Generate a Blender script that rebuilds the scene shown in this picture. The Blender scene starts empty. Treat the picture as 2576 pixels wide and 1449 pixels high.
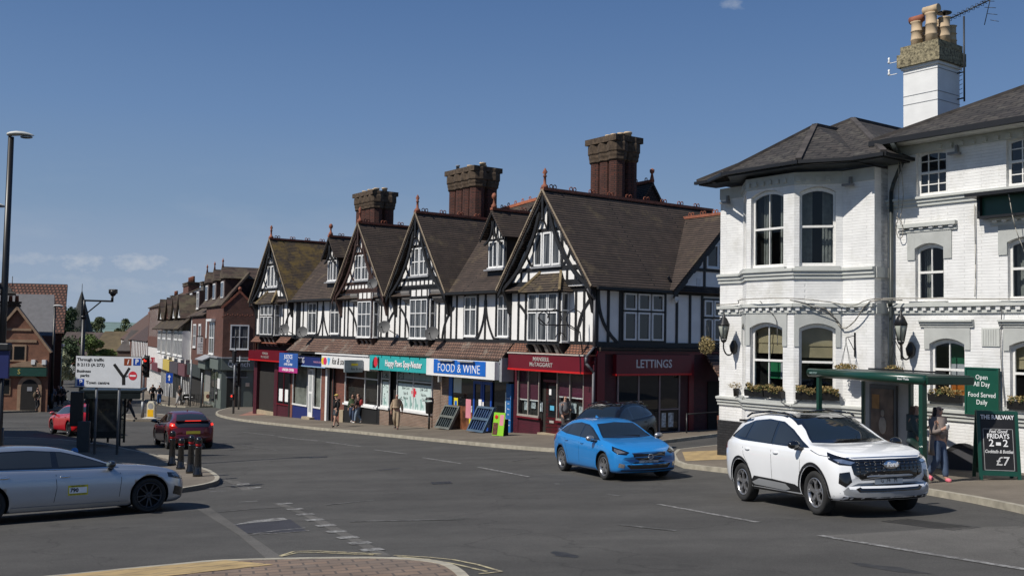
import bpy, bmesh, math, random
from math import radians as rad, sin, cos, pi, sqrt, atan2, tan
from mathutils import Vector as V, Matrix, geometry
from mathutils.bvhtree import BVHTree
R = random.Random(7)
sc = bpy.context.scene
col = sc.collection
# ------------------------------------------------------------ camera
FOC, CX, CY = 2500.0, 1288.0, 724.5            # focal length and centre in 2576-wide picture units
PITCH, ROLL = math.atan(123 / 2500), math.atan(.018)
cam = bpy.data.objects.new('camera', bpy.data.cameras.new('camera')); col.objects.link(cam)
cam.data.sensor_width = 36; cam.data.lens = 36 * FOC / 2576; cam.data.clip_end = 6000; cam.data.clip_start = .3
c_f = V((0, cos(PITCH), sin(PITCH))); c_u0 = V((0, -sin(PITCH), cos(PITCH)))
c_r = V((cos(ROLL), 0, 0)) + sin(ROLL) * c_u0; c_u = -sin(ROLL) * V((1, 0, 0)) + cos(ROLL) * c_u0
cam.matrix_world = Matrix((c_r, c_u, -c_f)).transposed().to_4x4()
sc.camera = cam
# ------------------------------------------------------------ sky and sun
SUN_EL, SUN_AZ = 48, atan2(-.86, -.51)          # direction towards the sun: x=-.86, y=-.51
sv = V((-.86, -.51, 0)).normalized() * cos(rad(SUN_EL)) + V((0, 0, sin(rad(SUN_EL))))
w = bpy.data.worlds.new("World"); sc.world = w; w.use_nodes = True
nt = w.node_tree; bg = nt.nodes['Background']
sky = nt.nodes.new('ShaderNodeTexSky'); sky.sky_type = 'NISHITA'; sky.sun_disc = False
sky.sun_elevation = rad(SUN_EL); sky.sun_rotation = atan2(sv.x, sv.y); sky.air_density = 1.0; sky.dust_density = .3; sky.ozone_density = 3.0
tc = nt.nodes.new('ShaderNodeTexCoord'); sep = nt.nodes.new('ShaderNodeSeparateXYZ'); nt.links.new(tc.outputs['Generated'], sep.inputs[0])
mp = nt.nodes.new('ShaderNodeMapping'); mp.inputs['Scale'].default_value = (5, 5, 17); mp.inputs['Location'].default_value = (2.2, .4, 1.3)
nt.links.new(tc.outputs['Generated'], mp.inputs[0])
nz = nt.nodes.new('ShaderNodeTexNoise'); nz.inputs['Scale'].default_value = 1.6; nz.inputs['Detail'].default_value = 7; nz.inputs['Roughness'].default_value = .55
nt.links.new(mp.outputs[0], nz.inputs[0])
cr = nt.nodes.new('ShaderNodeMapRange'); cr.inputs[1].default_value = .5; cr.inputs[2].default_value = .72; nt.links.new(nz.outputs[0], cr.inputs[0])
el = nt.nodes.new('ShaderNodeMapRange'); el.inputs[1].default_value = .19; el.inputs[2].default_value = .05; nt.links.new(sep.outputs[2], el.inputs[0])
mu = nt.nodes.new('ShaderNodeMath'); mu.operation = 'MULTIPLY'; nt.links.new(cr.outputs[0], mu.inputs[0]); nt.links.new(el.outputs[0], mu.inputs[1])
mu2 = nt.nodes.new('ShaderNodeMath'); mu2.operation = 'MULTIPLY'; mu2.inputs[1].default_value = .16; nt.links.new(mu.outputs[0], mu2.inputs[0])
mx = nt.nodes.new('ShaderNodeMixRGB'); mx.inputs[2].default_value = (6.6, 7.1, 7.9, 1)
hs = nt.nodes.new('ShaderNodeHueSaturation'); hs.inputs['Saturation'].default_value = 1.22; hs.inputs['Value'].default_value = 1.0
nt.links.new(sky.outputs[0], hs.inputs['Color']); hz = nt.nodes.new('ShaderNodeMapRange'); hz.inputs[1].default_value = .28; hz.inputs[2].default_value = 0; hz.inputs[4].default_value = .85; nt.links.new(sep.outputs[2], hz.inputs[0])
hm = nt.nodes.new('ShaderNodeMixRGB'); hm.inputs[2].default_value = (3.5, 4.7, 6.3, 1); nt.links.new(hz.outputs[0], hm.inputs[0]); nt.links.new(hs.outputs[0], hm.inputs[1])
rp = nt.nodes.new('ShaderNodeValToRGB'); e_ = rp.color_ramp.elements
for i_, (p_, c_) in enumerate(((0, (.43, .54, .69)), (.07, (.37, .48, .67)), (.12, (.27, .405, .62)), (.21, (.19, .325, .59)), (.34, (.115, .225, .475)), (.7, (.07, .16, .38)))):
    q_ = e_[i_] if i_ < 2 else e_.new(p_); q_.position = p_; q_.color = (*c_, 1)
nt.links.new(sep.outputs[2], rp.inputs[0]); sc10 = nt.nodes.new('ShaderNodeVectorMath'); sc10.operation = 'SCALE'; sc10.inputs['Scale'].default_value = 10; nt.links.new(rp.outputs[0], sc10.inputs[0])
hm2 = nt.nodes.new('ShaderNodeMixRGB'); hm2.inputs[0].default_value = .85; nt.links.new(hm.outputs[0], hm2.inputs[1]); nt.links.new(sc10.outputs[0], hm2.inputs[2])
nt.links.new(hm2.outputs[0], mx.inputs[1])
acc = mu2.outputs[0]
def wn(op, a, b=None, **k):
    n_ = nt.nodes.new('ShaderNodeMath'); n_.operation = op
    for i_, v_ in enumerate((a, b)):
        if v_ is None: continue
        if isinstance(v_, (int, float)): n_.inputs[i_].default_value = v_
        else: nt.links.new(v_, n_.inputs[i_])
    return n_.outputs[0]
n5 = nt.nodes.new('ShaderNodeTexNoise'); n5.inputs['Scale'].default_value = 38; n5.inputs['Detail'].default_value = 6; n5.inputs['Roughness'].default_value = .6
mp5 = nt.nodes.new('ShaderNodeMapping'); mp5.inputs['Scale'].default_value = (1, 1, 1.7); nt.links.new(tc.outputs['Generated'], mp5.inputs[0]); nt.links.new(mp5.outputs[0], n5.inputs[0])
for az_, elv_, wx_, wz_, am_ in ((-23.1, 3.55, 1.35, .55, .75), (-20.9, 3.6, 1.7, .5, .7), (-18.2, 3.2, 1.5, .4, .3), (-26.8, 3.6, 2.2, .45, .4), (-22.5, 2.4, 5.5, .5, .22), (12.5, 18.5, .9, .35, .35)):
    at_ = wn('ARCTAN2', sep.outputs[0], sep.outputs[1]); dx_ = wn('DIVIDE', wn('SUBTRACT', at_, rad(az_)), rad(wx_)); dz_ = wn('DIVIDE', wn('SUBTRACT', wn('ARCSINE', sep.outputs[2]), rad(elv_)), rad(wz_))
    q_ = wn('SUBTRACT', 1.0, wn('ADD', wn('MULTIPLY', dx_, dx_), wn('MULTIPLY', dz_, dz_))); q_ = wn('ADD', q_, wn('MULTIPLY', wn('SUBTRACT', n5.outputs[0], .55), 5.0)); q_ = wn('MULTIPLY', wn('MINIMUM', wn('MAXIMUM', q_, 0.0), 1.0), am_)
    acc = wn('MAXIMUM', acc, q_)
nt.links.new(acc, mx.inputs[0]); nt.links.new(mx.outputs[0], bg.inputs[0]); bg.inputs[1].default_value = .075
sun = bpy.data.objects.new('sun', bpy.data.lights.new('sun', 'SUN')); col.objects.link(sun)
sun.data.energy = 4.7; sun.data.angle = rad(.5); sun.data.color = (1, .95, .87)
sun.rotation_mode = 'QUATERNION'; sun.rotation_quaternion = sv.to_track_quat('Z', 'Y')
sc.view_settings.view_transform = 'Standard'; sc.view_settings.look = 'None'; sc.view_settings.exposure = 0; sc.view_settings.gamma = 1
sc.cycles.max_bounces = 6; sc.cycles.diffuse_bounces = 3; sc.cycles.glossy_bounces = 3; sc.cycles.transparent_max_bounces = 8

# ------------------------------------------------------------ terrain height and picture helpers
def gx(x): return x if x > -10 else -10 + .3 * (x + 10)
def H(x, y): x = min(40, max(-200, x)); y = max(-6, y); return -1.99 + .039 * gx(x) - .068 * min(y, 24) - .037 * min(max(y - 24, 0), 110)
def ray(px, py): return c_f + c_r * ((px - CX) / FOC) - c_u * ((py - CY) / FOC)
def gnd(px, py, dz=0):
    """ground point seen at picture position px, py"""
    r = ray(px, py); lo, hi = 3, 600
    for _ in range(40):
        m = (lo + hi) / 2; p = r * m
        if p.z > H(p.x, p.y) + dz: lo = m
        else: hi = m
    return r * lo
class Fr:
    """wall frame: a along the wall to the right, n outwards, z up"""
    def __init__(s, o, e):
        s.o = V((o[0], o[1], 0)); s.e = V((e[0], e[1], 0)).normalized(); s.n = s.e.cross(V((0, 0, 1)))
    def __call__(s, a, n, z): return s.o + s.e * a + s.n * n + V((0, 0, z))
    def px(s, x, y, n=0):
        r = ray(x, y); t = (s.o + s.n * n).dot(s.n) / r.dot(s.n); p = r * t
        return (p - s.o).dot(s.e), p.z
    def A(s, x, n=0, y=800): return s.px(x, y, n)[0]
    def Z(s, x, y, n=0): return s.px(x, y, n)[1]
    def mat(s, a=0, n=0, z=0): return Matrix.Translation(s(a, n, z)) @ Matrix((s.e, V((0, 0, 1)), s.n)).transposed().to_4x4()
ID = lambda a, n, z: V((a, n, z))

# ------------------------------------------------------------ materials
MATS = {}
def nodes(name):
    m = bpy.data.materials.new(name); m.use_nodes = True
    return m, m.node_tree, m.node_tree.nodes['Principled BSDF']
def c4(c): return (c[0], c[1], c[2], 1)
def mul(c, f): return tuple(min(1, x * f) for x in c)
def M(name, c, rough=.6, metal=0, var=.12, scale=3., bump=0, bscale=40, coat=0, spec=.5, emit=0, grime=0):
    """plain surface with colour variation, fine bump and optional coat"""
    if name in MATS: return MATS[name]
    m, t, b = nodes(name); N = t.nodes.new; L = t.links.new
    g = N('ShaderNodeNewGeometry')
    if var:
        n = N('ShaderNodeTexNoise'); n.inputs['Scale'].default_value = scale; n.inputs['Detail'].default_value = 5; L(g.outputs['Position'], n.inputs[0])
        r = N('ShaderNodeMapRange'); r.inputs[1].default_value = .3; r.inputs[2].default_value = .7; L(n.outputs[0], r.inputs[0])
        x = N('ShaderNodeMixRGB'); x.inputs[1].default_value = c4(mul(c, 1 - var)); x.inputs[2].default_value = c4(mul(c, 1 + var)); L(r.outputs[0], x.inputs[0])
        L(x.outputs[0], b.inputs['Base Color'])
    else: b.inputs['Base Color'].default_value = c4(c)
    if bump:
        n = N('ShaderNodeTexNoise'); n.inputs['Scale'].default_value = bscale; n.inputs['Detail'].default_value = 3; L(g.outputs['Position'], n.inputs[0])
        q = N('ShaderNodeBump'); q.inputs['Strength'].default_value = bump; q.inputs['Distance'].default_value = .02; L(n.outputs[0], q.inputs['Height']); L(q.outputs[0], b.inputs['Normal'])
    b.inputs['Roughness'].default_value = rough; b.inputs['Metallic'].default_value = metal; b.inputs['Coat Weight'].default_value = coat; b.inputs['Coat Roughness'].default_value = .03
    b.inputs['Specular IOR Level'].default_value = spec
    if emit: b.inputs['Emission Color'].default_value = c4(c); b.inputs['Emission Strength'].default_value = emit
    MATS[name] = m; return m
def MB_(name, c1, c2, mort, fr, bw, rh, ms=.012, rough=.85, bump=.6, slope=1, stain=None, samt=.5, sscale=.35, varamt=.25, off=.5, dark=None, soft=.1):
    """brick or tile courses running along a wall frame"""
    if name in MATS: return MATS[name]
    m, t, b = nodes(name); N = t.nodes.new; L = t.links.new
    g = N('ShaderNodeNewGeometry'); d = N('ShaderNodeVectorMath'); d.operation = 'DOT_PRODUCT'; L(g.outputs['Position'], d.inputs[0])
    u = fr.e + fr.n * (.0 if slope != 1 else 1); d.inputs[1].default_value = u
    s = N('ShaderNodeSeparateXYZ'); L(g.outputs['Position'], s.inputs[0])
    z = N('ShaderNodeMath'); z.operation = 'MULTIPLY'; z.inputs[1].default_value = 1.0 / slope; L(s.outputs[2], z.inputs[0])
    # slight waviness of the courses
    wv = N('ShaderNodeTexNoise'); wv.inputs['Scale'].default_value = 1.2; L(g.outputs['Position'], wv.inputs[0])
    wz = N('ShaderNodeMath'); wz.operation = 'MULTIPLY_ADD'; wz.inputs[1].default_value = rh * .5; L(wv.outputs[0], wz.inputs[0]); L(z.outputs[0], wz.inputs[2])
    k = N('ShaderNodeCombineXYZ'); L(d.outputs['Value'], k.inputs[0]); L(wz.outputs[0], k.inputs[1])
    br = N('ShaderNodeTexBrick'); br.offset = off; L(k.outputs[0], br.inputs[0]); br.inputs['Scale'].default_value = 1
    br.inputs['Color1'].default_value = c4(c1); br.inputs['Color2'].default_value = c4(c2); br.inputs['Mortar'].default_value = c4(mort)
    br.inputs['Mortar Size'].default_value = ms; br.inputs['Mortar Smooth'].default_value = soft; br.inputs['Brick Width'].default_value = bw; br.inputs['Row Height'].default_value = rh
    n = N('ShaderNodeTexNoise'); n.inputs['Scale'].default_value = 2.; n.inputs['Detail'].default_value = 8; n.inputs['Roughness'].default_value = .65; L(g.outputs['Position'], n.inputs[0])
    r = N('ShaderNodeMapRange'); r.inputs[1].default_value = .3; r.inputs[2].default_value = .7; r.inputs[3].default_value = 1 - varamt; r.inputs[4].default_value = 1 + varamt; L(n.outputs[0], r.inputs[0])
    x = N('ShaderNodeVectorMath'); x.operation = 'SCALE'; L(br.outputs[0], x.inputs[0]); L(r.outputs[0], x.inputs['Scale'])
    out = x.outputs[0]
    if stain:
        n2 = N('ShaderNodeTexNoise'); n2.inputs['Scale'].default_value = sscale; n2.inputs['Detail'].default_value = 9; n2.inputs['Roughness'].default_value = .7; L(g.outputs['Position'], n2.inputs[0])
        r2 = N('ShaderNodeMapRange'); r2.inputs[1].default_value = .62 - samt * .3; r2.inputs[2].default_value = .72 - samt * .2; r2.inputs[4].default_value = .85; L(n2.outputs[0], r2.inputs[0])
        mx_ = N('ShaderNodeMixRGB'); mx_.inputs[2].default_value = c4(stain); L(r2.outputs[0], mx_.inputs[0]); L(out, mx_.inputs[1]); out = mx_.outputs[0]
    L(out, b.inputs['Base Color']); b.inputs['Roughness'].default_value = rough
    q = N('ShaderNodeBump'); q.inputs['Strength'].default_value = bump; q.inputs['Distance'].default_value = .015; q.invert = True
    L(br.outputs['Fac'], q.inputs['Height']); 
    q2 = N('ShaderNodeBump'); q2.inputs['Strength'].default_value = .35; q2.inputs['Distance'].default_value = .01; n3 = N('ShaderNodeTexNoise'); n3.inputs['Scale'].default_value = 30; L(g.outputs['Position'], n3.inputs[0])
    L(n3.outputs[0], q2.inputs['Height']); L(q.outputs[0], q2.inputs['Normal']); L(q2.outputs[0], b.inputs['Normal'])
    MATS[name] = m; return m
def glass_mat(name, tint=(.012, .014, .016), rough=.03):
    if name in MATS: return MATS[name]
    m, t, b = nodes(name)
    b.inputs['Base Color'].default_value = c4(tint); b.inputs['Roughness'].default_value = rough; b.inputs['Specular IOR Level'].default_value = .7
    MATS[name] = m; return m
def clear_mat(name='clear_glass', c=(.8, .85, .85), f=.9):
    if name in MATS: return MATS[name]
    m, t, b = nodes(name); N = t.nodes.new; L = t.links.new
    tr = N('ShaderNodeBsdfTransparent'); tr.inputs[0].default_value = c4(c); gl = N('ShaderNodeBsdfGlossy'); gl.inputs['Roughness'].default_value = .02
    fr = N('ShaderNodeFresnel'); fr.inputs[0].default_value = 1.5; x = N('ShaderNodeMixShader'); g = N('ShaderNodeNewGeometry'); iv = N('ShaderNodeMath'); iv.operation = 'SUBTRACT'; iv.inputs[0].default_value = 1; L(g.outputs['Backfacing'], iv.inputs[1]); mm = N('ShaderNodeMath'); mm.operation = 'MULTIPLY'; L(iv.outputs[0], mm.inputs[0]); L(fr.outputs[0], mm.inputs[1]); L(mm.outputs[0], x.inputs[0]); L(tr.outputs[0], x.inputs[1]); L(gl.outputs[0], x.inputs[2])
    L(x.outputs[0], t.nodes['Material Output'].inputs[0]); MATS[name] = m; return m

# ------------------------------------------------------------ mesh collector
class MB:
    def __init__(s, T=ID): s.v = []; s.f = []; s.mi = []; s.T = T; s.cur = 0; s.sm = []; s.smooth = False
    def add(s, vs, fs):
        k = len(s.v); s.v += [V(x) for x in vs]
        for f in fs: s.f.append([i + k for i in f]); s.mi.append(s.cur); s.sm.append(s.smooth)
        return s
    def box(s, a0, a1, n0, n1, z0, z1):
        T = s.T
        p = [T(a, n, z) for z in (z0, z1) for n in (n0, n1) for a in (a0, a1)]
        return s.add(p, [(0, 1, 3, 2), (4, 6, 7, 5), (0, 4, 5, 1), (2, 3, 7, 6), (0, 2, 6, 4), (1, 5, 7, 3)])
    def prism(s, pts, n0, n1):
        """polygon of (a, z) pushed from n0 to n1"""
        k = len(pts); p = [s.T(a, n0, z) for a, z in pts] + [s.T(a, n1, z) for a, z in pts]
        return s.add(p, [list(range(k)), list(range(2 * k - 1, k - 1, -1))] + [(i, i + k, (i + 1) % k + k, (i + 1) % k) for i in range(k)])
    def prof(s, pts, a0, a1):
        """profile of (n, z) swept along a"""
        k = len(pts); p = [s.T(a0, n, z) for n, z in pts] + [s.T(a1, n, z) for n, z in pts]
        return s.add(p, [list(range(k)), list(range(2 * k - 1, k - 1, -1))] + [(i, i + k, (i + 1) % k + k, (i + 1) % k) for i in range(k)])
    def slab(s, pts, th, up=None):
        """flat polygon of (a,n,z) points given a thickness along its normal"""
        q = [s.T(*p) for p in pts]; nn = (q[1] - q[0]).cross(q[-1] - q[0]).normalized()
        if nn.z < 0 or (up is not None and nn.dot(up) < 0): nn = -nn
        k = len(q); p = q + [x - nn * th for x in q]
        return s.add(p, [list(range(k)), list(range(2 * k - 1, k - 1, -1))] + [(i, i + k, (i + 1) % k + k, (i + 1) % k) for i in range(k)])
    def bar(s, p0, p1, w, h=None, up=V((0, 0, 1))):
        p0 = s.T(*p0); p1 = s.T(*p1); d = (p1 - p0).normalized(); h = h or w
        x = d.cross(up)
        if x.length < 1e-4: x = d.cross(V((1, 0, 0)))
        x.normalize(); y = x.cross(d); x *= w / 2; y *= h / 2
        p = [q + i * x + j * y for q in (p0, p1) for i, j in ((-1, -1), (1, -1), (1, 1), (-1, 1))]
        return s.add(p, [(3, 2, 1, 0), (4, 5, 6, 7), (0, 1, 5, 4), (1, 2, 6, 5), (2, 3, 7, 6), (3, 0, 4, 7)])
    def cyl(s, p0, p1, r0, r1=None, k=10, cap=True):
        p0 = s.T(*p0); p1 = s.T(*p1); d = (p1 - p0).normalized(); r1 = r0 if r1 is None else r1
        x = d.orthogonal().normalized(); y = d.cross(x)
        p = [q + (x * cos(2 * pi * i / k) + y * sin(2 * pi * i / k)) * r for q, r in ((p0, r0), (p1, r1)) for i in range(k)]
        f = [(i, (i + 1) % k, k + (i + 1) % k, k + i) for i in range(k)]
        o = s.smooth; s.smooth = True; s.add(p, f); s.smooth = o
        if cap: s.add(p, [list(range(k - 1, -1, -1)), list(range(k, 2 * k))])
        return s
    def tube(s, pts, r, k=6):
        for a, b in zip(pts, pts[1:]): s.cyl(a, b, r, k=k, cap=True)
        return s
    def lathe(s, prof, c=(0, 0, 0), k=16):
        p = [s.T(c[0] + r * cos(2 * pi * i / k), c[1] + r * sin(2 * pi * i / k), c[2] + z) for r, z in prof for i in range(k)]
        n = len(prof); f = [(j * k + i, j * k + (i + 1) % k, (j + 1) * k + (i + 1) % k, (j + 1) * k + i) for j in range(n - 1) for i in range(k)]
        o = s.smooth; s.smooth = True; s.add(p, f); s.smooth = o
        s.add(p[:k][::-1], [list(range(k))]); s.add(p[-k:], [list(range(k))]); return s
    def ball(s, c, rx, ry=None, rz=None, k=12):
        ry = ry or rx; rz = rz or rx; m = k // 2
        p = [s.T(c[0] + rx * sin(pi * j / m) * cos(2 * pi * i / k), c[1] + ry * sin(pi * j / m) * sin(2 * pi * i / k), c[2] + rz * cos(pi * j / m)) for j in range(m + 1) for i in range(k)]
        f = [(j * k + i, (j + 1) * k + i, (j + 1) * k + (i + 1) % k, j * k + (i + 1) % k) for j in range(m) for i in range(k)]
        o = s.smooth; s.smooth = True; s.add(p, f); s.smooth = o; return s
    def build(s, name, mat, parent=None, bevel=0):
        off = V((0, 0, 0)); q = parent
        while q is not None: off += q.location; q = q.parent
        me = bpy.data.meshes.new(name); me.from_pydata([v - off for v in s.v], [], s.f)
        for m in (mat if isinstance(mat, (list, tuple)) else [mat]): me.materials.append(m)
        me.polygons.foreach_set('material_index', s.mi); me.polygons.foreach_set('use_smooth', s.sm)
        bm = bmesh.new(); bm.from_mesh(me); bmesh.ops.remove_doubles(bm, verts=bm.verts, dist=1e-5); bmesh.ops.recalc_face_normals(bm, faces=bm.faces); bm.to_mesh(me); bm.free()
        me.update(); o = bpy.data.objects.new(name, me); col.objects.link(o); o.parent = parent
        if bevel:
            b = o.modifiers.new('bevel', 'BEVEL'); b.width = bevel; b.segments = 2; b.limit_method = 'ANGLE'
        return o
def tag(o, label=None, cat=None, group=None, kind=None):
    if label: o['label'] = label
    if cat: o['category'] = cat
    if group: o['group'] = group
    if kind: o['kind'] = kind
    return o
def thing(name, loc, label, cat, group=None):
    o = bpy.data.objects.new(name, None); col.objects.link(o); o.location = loc; o.empty_display_size = .2
    return tag(o, label, cat, group)
def kids(o): return [c for c in bpy.data.objects if c.parent == o]
def copy_tree(o, parent=None, depth=0):
    c = o.copy(); col.objects.link(c); c.parent = parent
    for ch in kids(o): copy_tree(ch, c, depth + 1)
    return c
def text(s, size, mat, mw, parent, name='lettering', ext=.01, sx=1, align='CENTER', sy=1, shear=0, space=1, bold=0, line=1):
    """raised lettering turned into a mesh; mw places its local frame (x right, y up, z out)"""
    cu = bpy.data.curves.new('t', 'FONT'); cu.body = s; cu.size = size; cu.extrude = ext; cu.align_x = align; cu.align_y = 'CENTER'; cu.shear = shear; cu.space_character = space; cu.offset = bold; cu.space_line = line; cu.resolution_u = 2
    o = bpy.data.objects.new('t', cu); col.objects.link(o); bpy.context.view_layer.update()
    me = bpy.data.meshes.new_from_object(o.evaluated_get(bpy.context.evaluated_depsgraph_get())); bpy.data.objects.remove(o); bpy.data.curves.remove(cu)
    off = V((0, 0, 0)); q = parent
    while q is not None: off += q.location; q = q.parent
    me.transform(Matrix.Diagonal((sx, sy, 1, 1))); me.transform(mw); me.transform(Matrix.Translation(-off)); me.materials.clear(); me.materials.append(mat); me.name = name
    o = bpy.data.objects.new(name, me); col.objects.link(o); o.parent = parent; return o
def subtext(o, **k): return o
def inpoly(x, y, P):
    c = False; j = len(P) - 1
    for i in range(len(P)):
        if (P[i][1] > y) != (P[j][1] > y) and x < (P[j][0] - P[i][0]) * (y - P[i][1]) / (P[j][1] - P[i][1]) + P[i][0]: c = not c
        j = i
    return c
def sheet(name, poly, dz, mat, kind='structure', step=2.5, skirt=0, hf=H, parent=None):
    """polygon draped on the terrain"""
    P = []
    for i, p in enumerate(poly):
        q = poly[(i + 1) % len(poly)]; L = math.hypot(q[0] - p[0], q[1] - p[1]); k = max(1, int(L / step))
        P += [(p[0] + (q[0] - p[0]) * j / k, p[1] + (q[1] - p[1]) * j / k) for j in range(k)]
    n = len(P); pts = [V(p) for p in P]; xs = [p[0] for p in P]; ys = [p[1] for p in P]
    gxn = int((max(xs) - min(xs)) / step) + 1; gyn = int((max(ys) - min(ys)) / step) + 1
    for i in range(1, gxn):
        for j in range(1, gyn):
            x = min(xs) + i * step + .013; y = min(ys) + j * step + .017
            if inpoly(x, y, P): pts.append(V((x, y)))
    vs, es, fs, *_ = geometry.delaunay_2d_cdt(pts, [(i, (i + 1) % n) for i in range(n)], [], 1, 1e-4)
    b = MB(); fs = [f for f in fs if len(f) > 2]
    b.add([(v.x, v.y, hf(v.x, v.y) + dz) for v in vs], [list(f) for f in fs])
    if skirt:
        for i in range(n):
            p, q = P[i], P[(i + 1) % n]
            b.add([(p[0], p[1], hf(*p) + dz), (q[0], q[1], hf(*q) + dz), (q[0], q[1], hf(*q) + dz - skirt), (p[0], p[1], hf(*p) + dz - skirt)], [(0, 1, 2, 3)])
    o = b.build(name, mat, parent)
    for pl in o.data.polygons:
        pass
    if kind: o['kind'] = kind
    return o
def strip(b, pts, w0, w1, dz, h=0, step=1.2):
    """band following ground points between side offsets w0 and w1 (metres, left positive)"""
    Q = []
    for p, q in zip(pts, pts[1:]):
        L = math.hypot(q[0] - p[0], q[1] - p[1]); k = max(1, int(L / step))
        Q += [(p[0] + (q[0] - p[0]) * j / k, p[1] + (q[1] - p[1]) * j / k) for j in range(k)]
    Q.append(tuple(pts[-1][:2])); n = len(Q); S = []
    for i, p in enumerate(Q):
        a = Q[max(0, i - 1)]; c = Q[min(n - 1, i + 1)]; d = V((c[0] - a[0], c[1] - a[1])).normalized(); nn = V((-d.y, d.x))
        S.append(((p[0] + nn.x * w0, p[1] + nn.y * w0), (p[0] + nn.x * w1, p[1] + nn.y * w1)))
    vs = []
    for l, r in S:
        zl = H(*l) + dz; zr = H(*r) + dz
        vs += [(l[0], l[1], zl), (r[0], r[1], zr), (l[0], l[1], zl - h), (r[0], r[1], zr - h)]
    fs = []
    for i in range(n - 1):
        k = 4 * i; fs.append((k, k + 1, k + 5, k + 4))
        if h: fs += [(k, k + 4, k + 6, k + 2), (k + 1, k + 3, k + 7, k + 5)]
    if h: fs += [(0, 2, 3, 1), (4 * n - 4, 4 * n - 3, 4 * n - 1, 4 * n - 2)]
    b.add(vs, fs)
def G(*pp): return [tuple(gnd(x, y)[:2]) for x, y in pp]
def smooth_pts(P, k=4):
    out = []
    n = len(P)
    for i in range(n - 1):
        p0, p1, p2, p3 = P[max(0, i - 1)], P[i], P[i + 1], P[min(n - 1, i + 2)]
        for j in range(k):
            t = j / k
            out.append(tuple(.5 * (2 * p1[m] + (p2[m] - p0[m]) * t + (2 * p0[m] - 5 * p1[m] + 4 * p2[m] - p3[m]) * t * t + (3 * p1[m] - p0[m] - 3 * p2[m] + p3[m]) * t ** 3) for m in range(len(p1))))
    out.append(tuple(P[-1])); return out
# ============================================================ ground, road, pavements
def asphalt(name, c, spots=.5, big=.15):
    m, t, b = nodes(name); N = t.nodes.new; L = t.links.new; g = N('ShaderNodeNewGeometry')
    def noise(s, d=4, r=.5):
        n = N('ShaderNodeTexNoise'); n.inputs['Scale'].default_value = s; n.inputs['Detail'].default_value = d; n.inputs['Roughness'].default_value = r; L(g.outputs['Position'], n.inputs[0]); return n.outputs[0]
    def rng(o, a, b_, c_, d_):
        r = N('ShaderNodeMapRange'); [r.inputs[i + 1].__setattr__('default_value', v) for i, v in enumerate((a, b_, c_, d_))]; L(o, r.inputs[0]); return r.outputs[0]
    def mult(o, q):
        x = N('ShaderNodeMath'); x.operation = 'MULTIPLY'; L(o, x.inputs[0]); L(q, x.inputs[1]); return x.outputs[0]
    f = mult(rng(noise(.22, 6, .6), .3, .7, 1 - big, 1 + big), rng(noise(1.1, 8, .75), .3, .7, .84, 1.18))
    f = mult(f, rng(noise(45, 3, .8), .32, .68, 1 - spots * .55, 1 + spots * .6))
    f = mult(f, rng(noise(160, 2, .8), .3, .7, 1 - spots * .5, 1 + spots * .7))
    mp = N('ShaderNodeMapping'); mp.inputs['Rotation'].default_value = (0, 0, rad(54)); mp.inputs['Scale'].default_value = (.09, 1.3, 1); L(g.outputs['Position'], mp.inputs[0])
    ns = N('ShaderNodeTexNoise'); ns.inputs['Scale'].default_value = .6; ns.inputs['Detail'].default_value = 4; L(mp.outputs[0], ns.inputs[0])
    f = mult(f, rng(ns.outputs[0], .3, .7, .86, 1.13))
    v = N('ShaderNodeTexVoronoi'); v.feature = 'DISTANCE_TO_EDGE'; v.inputs['Scale'].default_value = .16; nw = N('ShaderNodeTexNoise'); nw.inputs['Scale'].default_value = .8; nw.inputs['Detail'].default_value = 5
    L(g.outputs['Position'], nw.inputs[0]); vm = N('ShaderNodeVectorMath'); vm.operation = 'MULTIPLY_ADD'; vm.inputs[1].default_value = (2.2, 2.2, 0); L(nw.outputs['Color'], vm.inputs[0]); L(g.outputs['Position'], vm.inputs[2]); L(vm.outputs[0], v.inputs[0])
    f = mult(f, rng(v.outputs['Distance'], 0, .006, .72, 1))
    x = N('ShaderNodeVectorMath'); x.operation = 'SCALE'; x.inputs[0].default_value = c; L(f, x.inputs['Scale']); L(x.outputs[0], b.inputs['Base Color'])
    b.inputs['Roughness'].default_value = .88; b.inputs['Specular IOR Level'].default_value = .3
    q = N('ShaderNodeBump'); q.inputs['Strength'].default_value = .5; q.inputs['Distance'].default_value = .006; L(noise(120, 2), q.inputs['Height']); L(q.outputs[0], b.inputs['Normal'])
    MATS[name] = m; return m
def worn(name, c, base, amt=.5, sc_=9):
    if name in MATS: return MATS[name]
    m, t, b = nodes(name); N = t.nodes.new; L = t.links.new; g = N('ShaderNodeNewGeometry')
    n = N('ShaderNodeTexNoise'); n.inputs['Scale'].default_value = sc_; n.inputs['Detail'].default_value = 8; n.inputs['Roughness'].default_value = .75; L(g.outputs['Position'], n.inputs[0])
    r = N('ShaderNodeMapRange'); r.inputs[1].default_value = amt - .1; r.inputs[2].default_value = amt + .1; L(n.outputs[0], r.inputs[0])
    x = N('ShaderNodeMixRGB'); x.inputs[1].default_value = c4(c); x.inputs[2].default_value = c4(base); L(r.outputs[0], x.inputs[0]); L(x.outputs[0], b.inputs['Base Color']); b.inputs['Roughness'].default_value = .85
    MATS[name] = m; return m
ROADC = (.066, .063, .058)
m_road = asphalt('asphalt', ROADC); m_road2 = asphalt('asphalt_pale', (.095, .09, .082)); m_road3 = asphalt('asphalt_dark', (.04, .04, .047))
m_pave = asphalt('pavement_tarmac', (.15, .127, .1), .25, .14)
m_kerb = M('kerb_stone', (.34, .31, .245), .85, var=.25, scale=4, bump=.3)
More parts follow.
